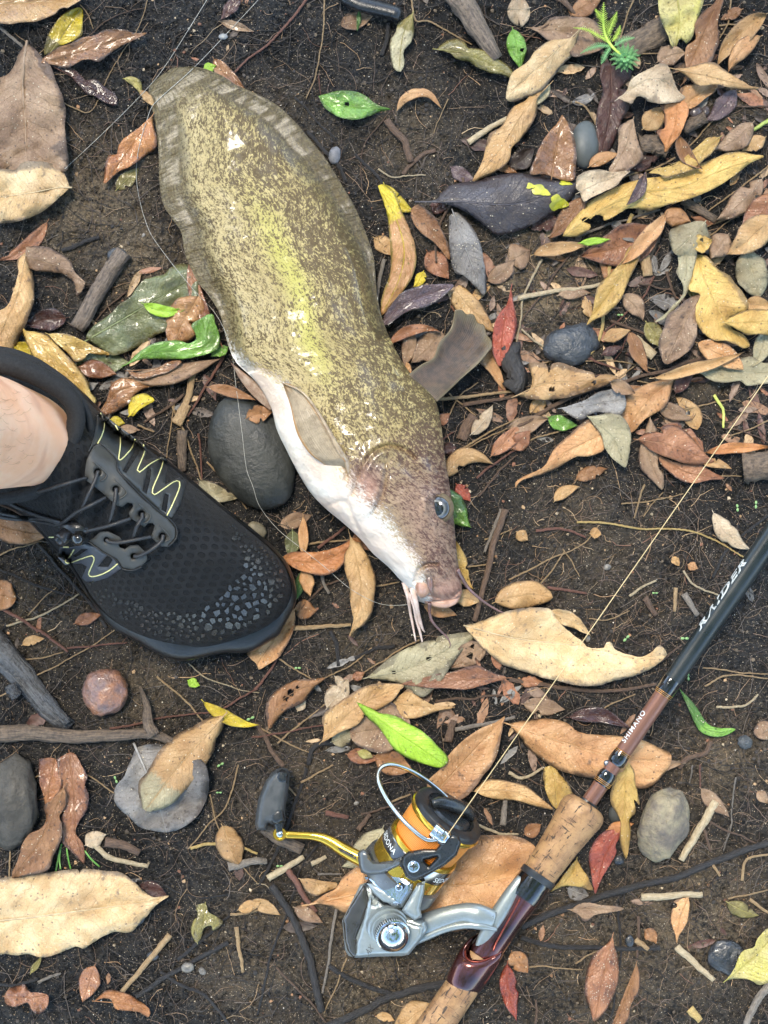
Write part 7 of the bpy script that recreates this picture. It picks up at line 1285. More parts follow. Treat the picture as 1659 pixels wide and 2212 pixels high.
# roots
G = 'dark roots crossing the soil'
for a in (('13', [(100,760),(180,860),(270,1010),(330,1200),(385,1400),(430,1580)], 50, 'thick dark root left of the reel body'), ('13', [(450,1680),(700,1580),(860,1500),(1040,1440),(1250,1390)], 52, 'thick dark root running up to the rear cork grip'), ('13', [(470,1280),(600,1350),(720,1410),(880,1465)], 36, 'dark root below the reel body'),
          ('23', [(60,1030),(220,960),(430,880),(600,805),(860,710),(1100,640),(1300,580),(1500,525),(1700,480)], 46, 'long dark root running right from the reel seat'), ('23', [(60,1100),(200,1135),(350,1168),(600,1180),(800,1172),(960,1165)], 32, 'dark root behind the sand patched leaf'), ('23', [(685,930),(698,1100),(695,1300),(685,1450),(615,1680)], 16, 'thin black root running down past the sand patched leaf'),
          ('03', [(1400,1030),(1280,1140),(1150,1245)], 24, 'short dark root below the claw shaped leaf'), ('03', [(1480,1130),(1300,1230),(1050,1380),(880,1485)], 32, 'dark root right of the bamboo-like stick'), ('03', [(1040,1320),(1180,1400),(1310,1450),(1400,1540),(1490,1670)], 24, 'dark curved root at the bottom left of middle'), ('03', [(-30,1400),(90,1405),(180,1385),(245,1365)], 22, 'dark root at the bottom left edge'),
          ('03', [(890,730),(1030,740),(1180,800),(1330,830),(1490,820)], 12, 'thin dark root right of the largest cream leaf'), ('03', [(1660,850),(1560,910),(1440,985),(1300,1110)], 16, 'wiry black root left of the reel'), ('13', [(400,500),(330,580),(270,680),(250,760),(215,850),(190,990),(120,1200),(60,1400),(10,1600)], 16, 'wiry black root dangling left of the reel'), ('13', [(330,0),(300,130),(250,290),(190,480),(110,620),(20,760)], 22, 'dark root behind the reel handle'),
          ('12', [(480,770),(520,860),(535,1000)], 28, 'short black root below the long tan leaf'), ('12', [(640,950),(760,890),(900,870)], 26, 'black root left of the pale sandy leaf'), ('02', [(240,200),(340,320),(440,440),(600,610),(690,750)], 22, 'dark stem along the side of the shoe'), ('02', [(0,375),(180,440),(330,500),(480,545)], 18, 'thin dark stem left of the shoe'), ('10', [(845,775),(900,850),(960,920),(1005,1050)], 46, 'brown root right of the green leaf'),
          ('10', [(950,1130),(1010,1060),(1080,1000),(1165,975)], 28, 'dark root bending right of the brown root'), ('10', [(640,1000),(720,1070),(800,1160),(830,1200)], 20, 'dark root above the yellow tipped leaf'), ('10', [(250,630),(380,760),(520,900)], 14, 'dark thin root near the tail'), ('10', [(330,850),(450,980),(540,1080),(580,1180)], 26, 'dark root beside the right edge of the tail'), ('10', [(855,150),(850,260),(815,360)], 28, 'dark root below the rubber grip'),
          ('22', [(1660,20),(1500,150),(1380,260),(1300,420)], 20, 'dark root behind the black rod'), ('12', [(0,1370),(50,1440),(110,1560),(180,1650)], 30, 'dark brown root left of the bright handle knob'), ('12', [(620,1490),(480,1495),(370,1540),(340,1640)], 34, 'dark shiny root below the blotched tan leaf'), ('00', [(400,1625),(520,1580),(640,1535)], 28, 'dark twig-like root in the left sandy patch'), ('22', [(1290,1480),(1250,1560),(1130,1600),(1080,1660)], 34, 'brown root beside the end of the orange-brown leaf')):
    stick(a[0], a[1], a[2], 'brown' if 'brown root' in a[3] else 'root', a[3], 'root', 'root', group=G, jag=1.2)
G = 'dry twigs and straw lying on the soil'
for a in (('00', [(-20,165),(60,225),(150,305)], 24, 'grey', 'pale twig at the left end of the largest brown leaf'), ('00', [(255,365),(300,510),(400,640),(500,690),(570,710),(620,640),(700,480),(790,340),(870,230),(930,90),(960,-20)], 9, 'tan', 'long thin bent straw above the orange leaf'), ('00', [(580,230),(700,130),(800,75),(940,50)], 8, 'brown', 'thin curved stem above the wavy brown leaf'),
          ('00', [(520,30),(570,100),(605,190)], 8, 'tan', 'short straw right of the yellow and black leaf'), ('10', [(340,-20),(240,110),(150,210),(60,300),(-60,390),(-140,470)], 18, 'red', 'long red-brown twig above the fish tail'), ('10', [(445,-20),(435,250),(405,480),(325,640)], 11, 'tan', 'straight tan straw above the green leaf'), ('10', [(405,488),(420,612)], 9, 'red', 'reddish leaf stalk ending at the green leaf'), ('10', [(1005,-20),(1035,130),(1110,140),(1220,190),(1400,290)], 13, 'tan', 'bent tan straw right of the rubber grip'),
          ('10', [(790,1095),(880,1140),(1000,1132),(1100,1135)], 12, 'pale', 'pale thin root above the yellow tipped leaf'), ('10', [(1245,640),(1190,760),(1150,870)], 8, 'tan', 'thin straw right of the arched orange leaf'), ('10', [(1375,925),(1520,830),(1700,730)], 44, 'pale', 'pale flat wood sliver beside the tall pale orange leaf'), ('10', [(1340,1150),(1345,1230),(1270,1330),(1210,1440),(1170,1560),(1168,1700)], 20, 'brown', 'brown twig standing across the dark spotted leaf'),
          ('10', [(870,720),(790,820),(720,920),(690,1000),(688,1250)], 9, 'brown', 'thin forked stem below the green leaf'), ('20', [(330,-10),(420,100),(520,190),(580,290),(635,410),(668,560),(665,720),(640,850),(590,1010)], 30, 'brown', 'long curved brown twig bending under the feathery plant'), ('20', [(400,110),(250,160),(120,240),(10,360)], 15, 'brown', 'side twig reaching left over the large cream leaf'), ('20', [(240,-20),(320,10),(420,105)], 20, 'brown', 'short side twig at the top edge'),
          ('20', [(800,-20),(740,100),(715,240),(720,420),(725,560)], 11, 'tan', 'thin tan straw crossing the feathery plant'), ('20', [(410,660),(480,690),(540,790),(600,920)], 15, 'tan', 'curved pinkish straw left of the maroon leaf'), ('20', [(1430,640),(1290,800),(1125,970)], 13, 'tan', 'tan straw leaning by the rotten wood'), ('20', [(1060,1020),(920,1090),(720,1150)], 15, 'tan', 'tan straw along the long mustard leaf'), ('20', [(1680,770),(1560,840),(1430,920)], 26, 'green', 'thick green stalk at the upper right edge'),
          ('20', [(1680,1060),(1450,1230),(1270,1370)], 12, 'tan', 'tan straw below the tip of the mustard leaf'), ('20', [(1600,1340),(1400,1420),(1260,1470)], 12, 'tan', 'thin straw across the greyish curled leaf'), ('20', [(1420,-20),(1410,120),(1345,250)], 12, 'tan', 'thin stalk right of the wavy red-brown leaf'), ('20', [(1340,165),(1450,165),(1580,240)], 12, 'tan', 'thin stalk arching near the top right corner'), ('20', [(780,1385),(740,1480),(700,1570),(655,1680),(625,1900),(580,2190),(520,2280),(415,2355)], 28, 'straw', 'long dry stick running down over the golden tan leaf'),
          ('20', [(820,350),(990,345)], 10, 'tan', 'short straw behind the plant'), ('20', [(360,400),(470,420),(580,435)], 9, 'grey', 'short grey straw left of the plant'), ('20', [(410,1540),(540,1490),(760,1420),(960,1360)], 18, 'grey', 'grey twig under the torn end of the mustard leaf'), ('20', [(1280,1530),(1400,1440),(1560,1350)], 9, 'tan', 'fine straw beside the pale olive leaf'), ('20', [(1440,690),(1560,690),(1680,690)], 14, 'brown', 'short brown twig at the upper right edge'),
          ('01', [(835,735),(800,820),(750,930),(700,1060)], 28, 'grey', 'grey twig standing between yellow leaves and shoe'), ('01', [(1470,610),(1400,740),(1310,880),(1215,1040)], 20, 'red', 'dark red twig between the shoe and the fish'), ('01', [(1105,950),(1150,1050),(1220,1200),(1270,1330),(1305,1460)], 14, 'tan', 'tan stalk running down beside the black stone'), ('01', [(1340,1335),(1450,1460),(1600,1640)], 13, 'tan', 'tan stalk left of the black stone'), ('01', [(1285,1150),(1300,1290),(1308,1450)], 15, 'red', 'short red twig left of the black stone'),
          ('01', [(1190,900),(1070,990),(930,1080)], 20, 'brown', 'brown twig under the bark roll'), ('01', [(890,1095),(960,1125),(1000,1140)], 16, 'tan', 'short budded twig beside the small yellow leaf'), ('01', [(1130,960),(1110,1130),(1080,1310)], 10, 'tan', 'thin upright straw beside the bark roll'), ('01', [(1040,270),(900,320),(760,400),(640,490),(575,560)], 12, 'red', 'red-brown stem lying along the large olive leaf'), ('01', [(820,230),(700,330),(620,420)], 12, 'brown', 'thin brown stem above the large olive leaf'), ('01', [(1550,1570),(1700,1530)], 12, 'tan', 'pale stalk at the foot of the black stone'),
          ('11', [(835,20),(800,150),(785,290)], 28, 'grey', 'pale grey stick between the fish and the yellow tipped leaf'), ('11', [(1250,890),(1330,960),(1425,1035)], 11, 'tan', 'thin stalk below the dorsal fin'), ('11', [(1185,925),(1350,905),(1660,880)], 24, 'tan', 'straw bundle below the dorsal fin'), ('11', [(1340,965),(1500,940),(1700,905)], 28, 'brown', 'long brown twig right of the fish back'), ('11', [(1280,1280),(1480,1160),(1700,1050)], 14, 'tan', 'long tan straw above the crescent leaf'), ('11', [(1230,1330),(1400,1220),(1690,1090)], 11, 'tan', 'thin straw beside the fish head'),
          ('11', [(1430,1440),(1560,1330),(1700,1250)], 17, 'red', 'red-brown stem right of the crescent leaf'), ('11', [(1440,1560),(1540,1440),(1690,1290)], 15, 'brown', 'brown stem right of the dark green leaf'), ('11', [(1500,100),(1580,250)], 9, 'brown', 'fine stem beside the silvery grey leaf'), ('11', [(1200,1200),(1280,1140)], 12, 'red', 'short red stem beside the fish back'), ('11', [(1230,1080),(1320,900),(1440,820)], 10, 'tan', 'curved straw under the dorsal fin'), ('21', [(195,20),(120,180),(60,340),(30,560)], 17, 'pale', 'pale upright straw at the left of the sandy patch'),
          ('21', [(385,-20),(280,120),(190,260),(70,420),(20,500)], 15, 'brown', 'brown stem leaning over the sandy patch'), ('21', [(40,275),(200,240),(430,210),(600,178)], 34, 'pale', 'thick pale straw on the sandy patch'), ('21', [(-20,1130),(250,990),(500,890),(730,820),(1000,745),(1250,670),(1450,620)], 28, 'brown', 'long brown stem crossing the pile at the middle right'), ('21', [(920,130),(860,260),(740,380),(600,490)], 14, 'red', 'reddish stem right of the golden tan leaf'), ('21', [(1000,100),(1030,190),(1065,280)], 20, 'brown', 'short brown twig left of the twisted olive leaf'),
          ('21', [(820,180),(940,200),(1050,225)], 14, 'brown', 'short stem by the twisted olive leaf'), ('21', [(1155,475),(980,560),(850,660),(690,790)], 11, 'tan', 'fine straw over the oval brown leaf'), ('21', [(70,750),(250,670),(500,650),(700,670),(930,735)], 11, 'tan', 'thin arched straw over the red stems'), ('21', [(260,570),(400,630),(560,690),(700,740)], 18, 'red', 'branched red stem lying over the dark rock'), ('21', [(405,545),(470,610),(540,680)], 11, 'red', 'side fork of red stem above the dark rock'), ('21', [(760,480),(720,590),(660,680)], 10, 'red', 'thin red stem right of the dark rock'),
          ('21', [(640,420),(760,460),(880,520),(990,600)], 20, 'brown', 'brown twig beneath the oval brown leaf'), ('21', [(-20,910),(200,850),(420,865)], 13, 'brown', 'thin brown stem on the light tan leaf'), ('21', [(60,475),(180,570),(270,640)], 14, 'pale', 'pale straw left of the dark rock'), ('21', [(810,810),(940,840),(1075,870)], 10, 'tan', 'fine straw over the brown-orange leaf'), ('21', [(480,1095),(280,1140),(100,1210),(-20,1280)], 13, 'tan', 'tan twig left of the tan-olive leaf'), ('21', [(1110,995),(1250,960),(1440,925)], 12, 'tan', 'tan straw left of the yellow-green stem'),
          ('21', [(1310,900),(1350,960),(1372,1040),(1370,1115)], 22, 'yg', 'short yellow-green stem standing on dark soil'), ('21', [(1370,1115),(1520,1140),(1680,1220)], 12, 'brown', 'brown root from the yellow-green stem'), ('21', [(1680,1060),(1540,1120),(1400,1170)], 11, 'tan', 'tan straw above the thin wavy orange leaf'), ('21', [(710,1605),(860,1590),(1110,1540)], 11, 'tan', 'straw on dark soil below the tan-grey leaf'), ('21', [(860,1480),(820,1600),(790,1700)], 14, 'tan', 'upright straw below the tan-grey leaf'), ('21', [(1350,1425),(1490,1428)], 10, 'tan', 'stalk of the dark orange-brown leaf'),
          ('21', [(980,1530),(900,1620),(850,1690)], 9, 'tan', 'thin straw beside the upright straw'), ('02', [(-20,610),(150,700),(320,810),(440,905)], 24, 'red', 'reddish twig below the shoe at the left'), ('02', [(40,740),(230,690),(400,600),(512,530)], 15, 'pale', 'pale twig left of the sole'), ('02', [(435,882),(600,865),(825,848)], 15, 'red', 'red stem running under the sole'), ('02', [(-20,1205),(200,1090),(420,970),(580,880),(750,760)], 11, 'tan', 'long straw from the left edge to the sole'), ('02', [(10,985),(200,955),(410,910)], 12, 'tan', 'short straw left of the sole end'), ('02', [(1015,1065),(1180,1220),(1350,1390)], 14, 'tan', 'straight tan stem below the toe'),
          ('02', [(710,1405),(900,1360),(1150,1320),(1360,1300)], 16, 'red', 'orange-brown stem behind the branch fork'), ('02', [(1220,980),(1330,1070),(1500,1140),(1680,1170)], 9, 'pale', 'white hair-like thread below the toe'), ('02', [(1440,1280),(1560,1210),(1670,1145)], 16, 'red', 'red stem over the twisted yellow leaf'), ('02', [(-20,290),(100,230),(270,190)], 11, 'tan', 'tan straw below the laces'), ('02', [(0,180),(160,175),(320,195)], 10, 'grey', 'grey straw below the laces at the left edge'), ('02', [(180,670),(280,560),(365,490)], 9, 'tan', 'fine straw left of the toe'),
          ('03', [(60,705),(72,500),(90,330),(180,130),(300,45),(430,15),(560,50),(740,165)], 12, 'tan', 'looped grass stalk around the brown pair of leaves'), ('03', [(1545,-20),(1500,140),(1410,300),(1220,525)], 12, 'tan', 'long tan stalk right of the round grey leaf'), ('03', [(1360,170),(1420,380),(1520,560),(1670,750)], 10, 'tan', 'thin stem crossing the small oval leaf'), ('03', [(1235,522),(1330,495),(1460,490),(1670,555)], 22, 'straw', 'yellow straw lying over the small oval leaf'), ('03', [(600,480),(690,560),(800,600),(960,638)], 40, 'pale', 'pale bent stick above the largest cream leaf'), ('03', [(1100,1080),(960,1250),(785,1460)], 42, 'tan', 'split bamboo-like stick below the largest cream leaf'),
          ('03', [(1530,1030),(1550,1170),(1575,1325)], 30, 'tan', 'short tan stick left of the thick root'), ('03', [(245,1390),(320,1355),(395,1330)], 22, 'grey', 'grey splinter above the crumpled rust leaf'), ('03', [(1490,950),(1580,945),(1680,920)], 20, 'tan', 'short stick under the small tan oval leaf'), ('03', [(1480,640),(1600,610),(1700,600)], 60, 'grey', 'pale grey wood piece right of the small oval leaf'), ('03', [(680,480),(790,500),(905,550)], 68, 'brown', 'dark bark flake above the bent pale stick'),
          ('12', [(235,755),(420,745),(615,730)], 32, 'tan', 'thick straw left of the long tan leaf tip'), ('12', [(750,880),(600,1000),(440,1090),(350,1140)], 11, 'tan', 'straw above the leaf eaten by holes'), ('12', [(1060,830),(900,910),(690,1045)], 13, 'tan', 'straw along the pale sandy leaf'), ('12', [(-30,1460),(160,1430),(300,1400),(460,1380)], 14, 'red', 'orange stem left of the blotched tan leaf'), ('12', [(-20,1370),(150,1470),(350,1560)], 12, 'tan', 'tan stalk at the middle left of the lime leaf'), ('12', [(-10,1155),(80,1050),(150,925)], 19, 'red', 'red twig below the toe leaf'), ('12', [(150,950),(250,1020),(370,1090)], 12, 'tan', 'straw beside the little sprout'),
          ('12', [(1615,-20),(1560,200),(1500,430),(1415,710)], 46, 'brown', 'thick brown stem right of the fish mouth'), ('12', [(1590,-20),(1550,100),(1480,260)], 26, 'grey', 'grey stem right of the fish eye'), ('12', [(1290,1410),(1450,1375),(1680,1330)], 30, 'grey', 'grey twig above the smooth orange-tan leaf'), ('12', [(1245,1490),(1262,1420),(1280,1350)], 60, 'brown', 'small bark scrap right of the pointed tan leaf'), ('12', [(570,430),(430,500),(260,660)], 16, 'brown', 'brown stem right of the shoe toe'), ('12', [(1480,180),(1660,110)], 11, 'tan', 'tan straw right of the head'), ('12', [(1370,358),(1550,328)], 12, 'tan', 'tan straw by the snout'),
          ('12', [(780,480),(930,455)], 13, 'tan', 'tan straw left of the barbels'), ('12', [(1160,1230),(1330,1215),(1660,1185)], 18, 'brown', 'brown stem below the narrow red-brown leaf'), ('12', [(140,1500),(300,1350),(470,1225)], 13, 'tan', 'straw left of the blotched leaf'), ('12', [(1125,1000),(1250,1005),(1330,1020)], 16, 'tan', 'stalk on the pale sandy leaf'), ('12', [(400,235),(500,160),(580,95)], 22, 'red', 'red-brown twig above the orange leaf'), ('12', [(330,210),(480,190),(600,180)], 16, 'tan', 'tan straw behind the orange leaf'), ('12', [(420,380),(440,470),(475,530)], 26, 'grey', 'grey wood splinter left of the long tan leaf'),
          ('22', [(420,68),(580,62),(800,80),(1000,100),(1150,130),(1320,200),(1500,292)], 15, 'straw', 'long golden grass stalk bent near the black rod'), ('22', [(-20,440),(160,350),(340,260),(470,190),(565,85)], 12, 'tan', 'thin straw right of the spotted yellowish leaf'), ('22', [(160,490),(260,370),(340,255)], 12, 'tan', 'short straw joining the thin straw'), ('22', [(330,240),(390,330),(440,420)], 9, 'tan', 'fine straw in the rooty soil'), ('22', [(-20,1085),(200,1135),(450,1163),(700,1155),(940,1115)], 30, 'brown', 'long brown stem below the largest pale leaf'), ('22', [(155,122),(330,105),(480,165)], 20, 'red', 'short red stem right of the fish snout'),
          ('22', [(230,490),(350,505),(485,528)], 22, 'red', 'red twig above the largest pale leaf'), ('22', [(760,545),(840,490),(935,445)], 18, 'pale', 'short pale twig in the rooty soil'), ('22', [(860,555),(895,610),(935,670)], 45, 'brown', 'little brown stick chip in the rooty soil'), ('22', [(1062,490),(1055,570),(1055,645)], 28, 'tan', 'upright tan stick chip in the rooty soil'), ('22', [(1115,530),(1160,600),(1205,668)], 45, 'grey', 'grey bark chip left of the rod'), ('22', [(1325,1265),(1430,1265),(1530,1240),(1595,1180)], 18, 'pale', 'pale curved root right of the bent green leaf'), ('22', [(80,615),(200,690),(390,800)], 14, 'red', 'red stem lying on the largest pale leaf'),
          ('22', [(910,1000),(1000,940),(1100,860)], 16, 'brown', 'brown stem from the largest leaf to the rod'), ('22', [(560,1320),(640,1240),(800,1180)], 11, 'tan', 'tan straw left of the copper rod section'), ('22', [(1110,380),(1170,460),(1340,540)], 15, 'pale', 'pale stem left of the rod lettering'), ('22', [(1250,1130),(1400,1060),(1660,1080)], 13, 'tan', 'pinkish straw right of the rod'), ('22', [(1240,1010),(1420,1030),(1660,1050)], 11, 'tan', 'thin straw right of the rod'), ('22', [(500,690),(620,700),(760,640)], 10, 'tan', 'fine straw above the eaten leaf edge'),
          ('23', [(1320,215),(1240,360),(1170,480),(1095,600)], 60, 'pale', 'bone-like pale stick with a flared end right of the rock'), ('23', [(838,838),(1000,825),(1237,822)], 52, 'pale', 'straight pale split stick at the lower right'), ('23', [(1068,1158),(1180,1260),(1310,1375)], 48, 'pale', 'pale frayed stick below the hanging orange leaf'), ('23', [(800,1110),(885,1178)], 40, 'tan', 'short tan wood chip above the sand patched leaf'), ('23', [(1680,1390),(1590,1510),(1510,1680)], 62, 'grey', 'thick grey-green stick in the bottom right corner'), ('23', [(1150,1560),(1220,1640)], 60, 'straw', 'yellow wood chip at the bottom edge'),
          ('23', [(1450,60),(1430,300),(1370,540)], 12, 'grey', 'upright grey straw near the bone-like stick'), ('23', [(1270,340),(1450,430),(1600,500)], 16, 'brown', 'brown twig right of the bone-like stick'), ('23', [(1240,390),(1290,540)], 22, 'brown', 'short brown twig over the long dark root'), ('23', [(1220,-20),(1220,130)], 14, 'red', 'thin red stem above the bone-like stick'), ('23', [(1170,-20),(1150,100)], 12, 'grey', 'thin pale stem above the rock'), ('23', [(1290,600),(1350,700)], 22, 'tan', 'tan stick chip near the long dark root'), ('23', [(1400,850),(1520,820),(1660,790)], 14, 'tan', 'tan straw above the small olive leaf'), ('23', [(1540,850),(1680,950)], 24, 'tan', 'tan stick beside the small olive leaf'),
          ('23', [(1490,730),(1520,590),(1660,560)], 20, 'tan', 'tan forked chip at the right edge'), ('23', [(110,1290),(280,1290),(460,1310)], 12, 'tan', 'straw right of the crumpled brown leaf'), ('23', [(410,1270),(480,1220),(560,1185)], 13, 'tan', 'straw behind the sand patched leaf'), ('23', [(150,1660),(160,1580),(155,1500)], 18, 'brown', 'small forked twig at the bottom right of the cork grip'), ('23', [(-20,30),(60,60),(200,0)], 24, 'pale', 'pale twig above the front cork grip'), ('23', [(0,0),(180,110),(400,165)], 12, 'brown', 'thin brown stem behind the front grip'), ('23', [(820,960),(825,1100),(810,1230)], 22, 'brown', 'upright brown twig by the crumpled brown leaf'),
          ('13', [(205,660),(290,790),(390,935)], 42, 'red', 'red-brown stick left of the pointed tip under the reel'), ('13', [(75,715),(180,650),(310,575)], 50, 'pale', 'frayed pale wood chip below the handle arm'), ('13', [(360,622),(455,575)], 36, 'pale', 'small pale wood chip right of the frayed chip'), ('13', [(520,915),(490,1100),(430,1460)], 22, 'grey', 'grey straw left of the reel body'), ('13', [(590,1230),(520,1400),(440,1590)], 12, 'tan', 'fine straw below the reel body'), ('13', [(130,1290),(280,1440),(470,1670)], 16, 'brown', 'brown stem crossing the thick root'), ('13', [(290,95),(400,40),(500,-20)], 16, 'tan', 'tan straw right of the handle knob'),
          ('13', [(205,120),(260,180)], 14, 'tan', 'short straw at the handle knob'), ('13', [(450,290),(600,320)], 36, 'red', 'reddish stick chip behind the reel'), ('13', [(660,400),(700,350),(740,300)], 36, 'brown', 'brown chip left of the bail wire'), ('13', [(400,690),(560,685)], 15, 'grey', 'grey straw left of the rotor'), ('13', [(1600,370),(1620,200)], 44, 'grey', 'upright grey stick stub right of the spool'), ('13', [(1440,370),(1580,420),(1700,430)], 20, 'pale', 'pale straw right of the spool'), ('13', [(-20,600),(70,605)], 50, 'grey', 'pale grey wood chip at the lower middle left'), ('13', [(0,750),(60,760),(115,810)], 8, 'pale', 'fine pale thread left of the reel'), ('13', [(880,220),(1000,170)], 16, 'tan', 'short straw seen through the bail wire'), ('13', [(680,300),(850,260),(960,210)], 16, 'brown', 'brown straw behind the bail wire')):
    stick(a[0], a[1], a[2], a[3], a[4], 'twig', 'twig', group=G, jag=.9, lift=4.0 if a[2] > 9 else 2.5, taper=(1, .7))
for a in (('01', [(1265,680),(1240,800),(1225,900),(1190,990)], 50, 'rolled tan bark strip between the shoe and the stone'), ('01', [(1140,1090),(1180,1020),(1215,960)], 80, 'crumpled tan bark strip below the rolled strip'), ('01', [(1180,1130),(1178,1260),(1182,1395)], 72, 'brown rolled bark strip left of the black stone'), ('20', [(1105,1300),(1200,1350),(1320,1425)], 62, 'brown rolled bark strip below the mustard leaf'), ('20', [(950,1490),(915,1580),(880,1670)], 62, 'grey rolled bark strip right of the dry stick'), ('21', [(850,-30),(870,60),(880,130)], 78, 'grey bark stub right of the golden tan leaf'), ('21', [(790,540),(850,590),(920,650)], 80, 'pale mushroom-like wood scrap left of the oval brown leaf'), ('13', [(50,380),(160,460),(300,530)], 90, 'fibrous brown bark lump under the handle arm')):
    stick(a[0], a[1], a[2], 'tan' if 'tan' in a[3] else ('pale' if 'pale' in a[3] else 'drift'), a[3], 'bark_strip', 'bark', lift=4, flat=.6, bmp=.12, taper=(1, .8))
for i, p in enumerate(([(400,490),(380,570),(362,670)], [(392,520),(385,590),(392,655)], [(432,518),(440,580),(458,655)], [(548,535),(590,590),(645,640)])):
    stick('03', p, 12, 'blade', ('leftmost green grass blade above the largest cream leaf', 'second green grass blade from the left above the cream leaf', 'third green grass blade from the left above the cream leaf', 'rightmost green grass blade above the cream leaf')[i], 'grass_blade', 'grass', group='green grass blades', lift=8, flat=.4)
# fishing line from the mouth, looped back up past the tail
def line(pts, label, z0=3.0):
    q = catmull(pts, 160); z = ground_z(q[:, 0], q[:, 1]) + z0
    for i, (x, y) in enumerate(q):
        for bv, of in ((fbv, 2.0), (LBV, 2.0)):
            h_ = drop(bv, x, y, of, None)
            if h_ is not None: z[i] = max(z[i], h_)
    z = np.maximum(z, np.convolve(np.pad(z, 5, 'edge'), np.ones(11) / 11, 'valid'))
    single('fishing_line', label, 'line', tube(np.c_[q, z], .6, None, 5), simple('clear line', (.40, .39, .35), (.32, .31, .28), .25, bs=0), group='thin fishing line')
vs_, fs_, o_ = [], [], 0; dg = bpy.context.evaluated_depsgraph_get()
for o in list(sc.objects):
    if o.type == 'MESH' and (o.name.startswith('blade') or o.name.startswith('stone')):
        W = np.array([v.co[:] for v in o.data.vertices]) + LOC[o.name]; vs_ += [tuple(q) for q in W]; fs_ += [tuple(i + o_ for i in p.vertices) for p in o.data.polygons]; o_ += len(W)
LBV = BVHTree.FromPolygons(vs_, fs_)
line([(902, 1300), (880, 1306), (836, 1307), (806, 1299), (753, 1269), (703, 1226), (653, 1186), (600, 1143), (560, 1092), (546, 1050), (533, 1015), (523, 936), (510, 836), (497, 746), (467, 680), (413, 620), (353, 545), (320, 493), (296, 400), (298, 330), (322, 245), (332, 225), (420, 145), (553, 5), (570, -15)], 'thin clear fishing line from the fish mouth up past the tail')
line([(140, 365), (220, 290), (305, 205), (353, 148), (450, -5)], 'thin straight line running up from the largest brown leaf past the tail')
# sprouts
sg = simple('seedling green', (.20, .34, .13), (.16, .28, .10), .5)
SPR = []
def sprout(x, y, r_, a, label):
    t = thing('seedling', label, 'seedling', (x, y, float(ground_z(x, y))), 'seedlings in the dark soil'); z = float(ground_z(x, y)) + 9
    part('stem', t, tube([(x, y, z - 12), (x, y, z)], .8, 4, 5), sg)
    for k in (0, math.pi):
        part('leaf', t, ball((x + math.cos(a + k) * r_ * 1.05, y + math.sin(a + k) * r_ * 1.05, z), (r_, r_ * .68, 1.2), 12, 6, a + k), sg)
for x, y, r_, a, lb_ in ((1353, 1379, 4.6, -.8, 'green seedling beside the eaten edge of the largest pale leaf'), (1479, 1379, 4.6, 0, 'green seedling at the left side of the black rod'), (1415, 1281, 3.2, 0, 'tiny green seedling in the middle of the rooty soil'), (1487, 1462, 4, 1.5, 'green seedling right of the gloss black wrap'), (1593, 1097, 4.2, 1.5, 'left one of two green seedlings near the right edge'), (1633, 1090, 4.4, 1.6, 'right one of two green seedlings near the right edge'),
                         (643, 1443, 3.6, 0, 'green seedling below the toe leaf of the shoe'), (541, 1552, 4.6, -.4, 'green seedling beside the twisted yellow leaf'), (476, 1652, 4.2, -.5, 'green seedling right of the greenish leaf end'), (250, 1684, 4.2, 1.2, 'green seedling right of the brown pair of leaves'), (604, 1871, 3.8, 0, 'green seedling below the reel handle'), (473, 1712, 3.2, 0, 'tiny green seedling right of the round grey leaf'), (1340, 680, 3.4, 0, 'tiny green seedling below the golden tan leaf')):
    sprout(x, y, r_, a, lb_)
bz = float(ground_z(1586, 311)); single('flower_bud', 'small pale green bud at the end of the thick green stalk', 'bud', ball((1586, 311, bz + 12), (8, 4, 4), 14, 8, -1.1), sg)
# the feathery water plant at the upper right
PL = thing('water_plant', 'feathery green water plant lying under the curved brown twig', 'plant', (1330, 110, 0)); pm1 = simple('plant green', (.20, .42, .16), (.14, .33, .13), .5, scale=400); pm2 = simple('plant yellow green', (.42, .56, .08), (.32, .46, .06), .5, scale=400)
def frond(pts, m, n, ln, z0, droop=.5):
    q = catmull([(1106 + p[0] / 3, p[1] / 3) for p in pts], n); z = z0 + np.linspace(0, 8, n); st_ = [tube(np.c_[q, z], [1.7, .7], None, 5)]; tg = np.gradient(q, axis=0); tg /= np.linalg.norm(tg, axis=1)[:, None]
    for i in range(1, n):
        for s_ in (-1, 1):
            k = math.sin(math.pi * min(1, .25 + .75 * i / n)) * ln * rnd.uniform(.8, 1.15); d = tg[i] * .75 + s_ * np.array([tg[i][1], -tg[i][0]]); d /= np.linalg.norm(d); e = q[i] + d * k
            st_.append(tube([(*q[i], z[i]), (*(q[i] + d * k * .55 + tg[i] * .6), z[i] + 2.5), (*e, z[i] - droop)], [.75, .7, .3], None, 4))
    return join(*st_)
for pts, m, n, ln in (([(640,290),(600,200),(590,120),(595,20)], pm2, 20, 15), ([(640,280),(560,230),(480,190),(400,180)], pm2, 22, 8), ([(640,300),(570,295),(500,315),(445,345)], pm1, 20, 9), ([(620,230),(650,150),(680,80)], pm2, 16, 11), ([(650,270),(690,210),(700,170)], pm2, 12, 9), ([(660,300),(720,260),(790,245)], pm1, 14, 10), ([(600,150),(560,90),(540,60)], pm2, 12, 9), ([(640,300),(610,350),(580,410)], pm1, 12, 10)):
    part('frond', PL, frond(pts, m, n, ln, 34), m)
part('stem', PL, tube([(1106 + 590/3, 30, 32), (1106 + 600/3, 70, 34), (1106 + 640/3, 97, 36), (1106 + 710/3, 120, 44)], [2, 3, 3.4, 3], 24, 8), pm2)
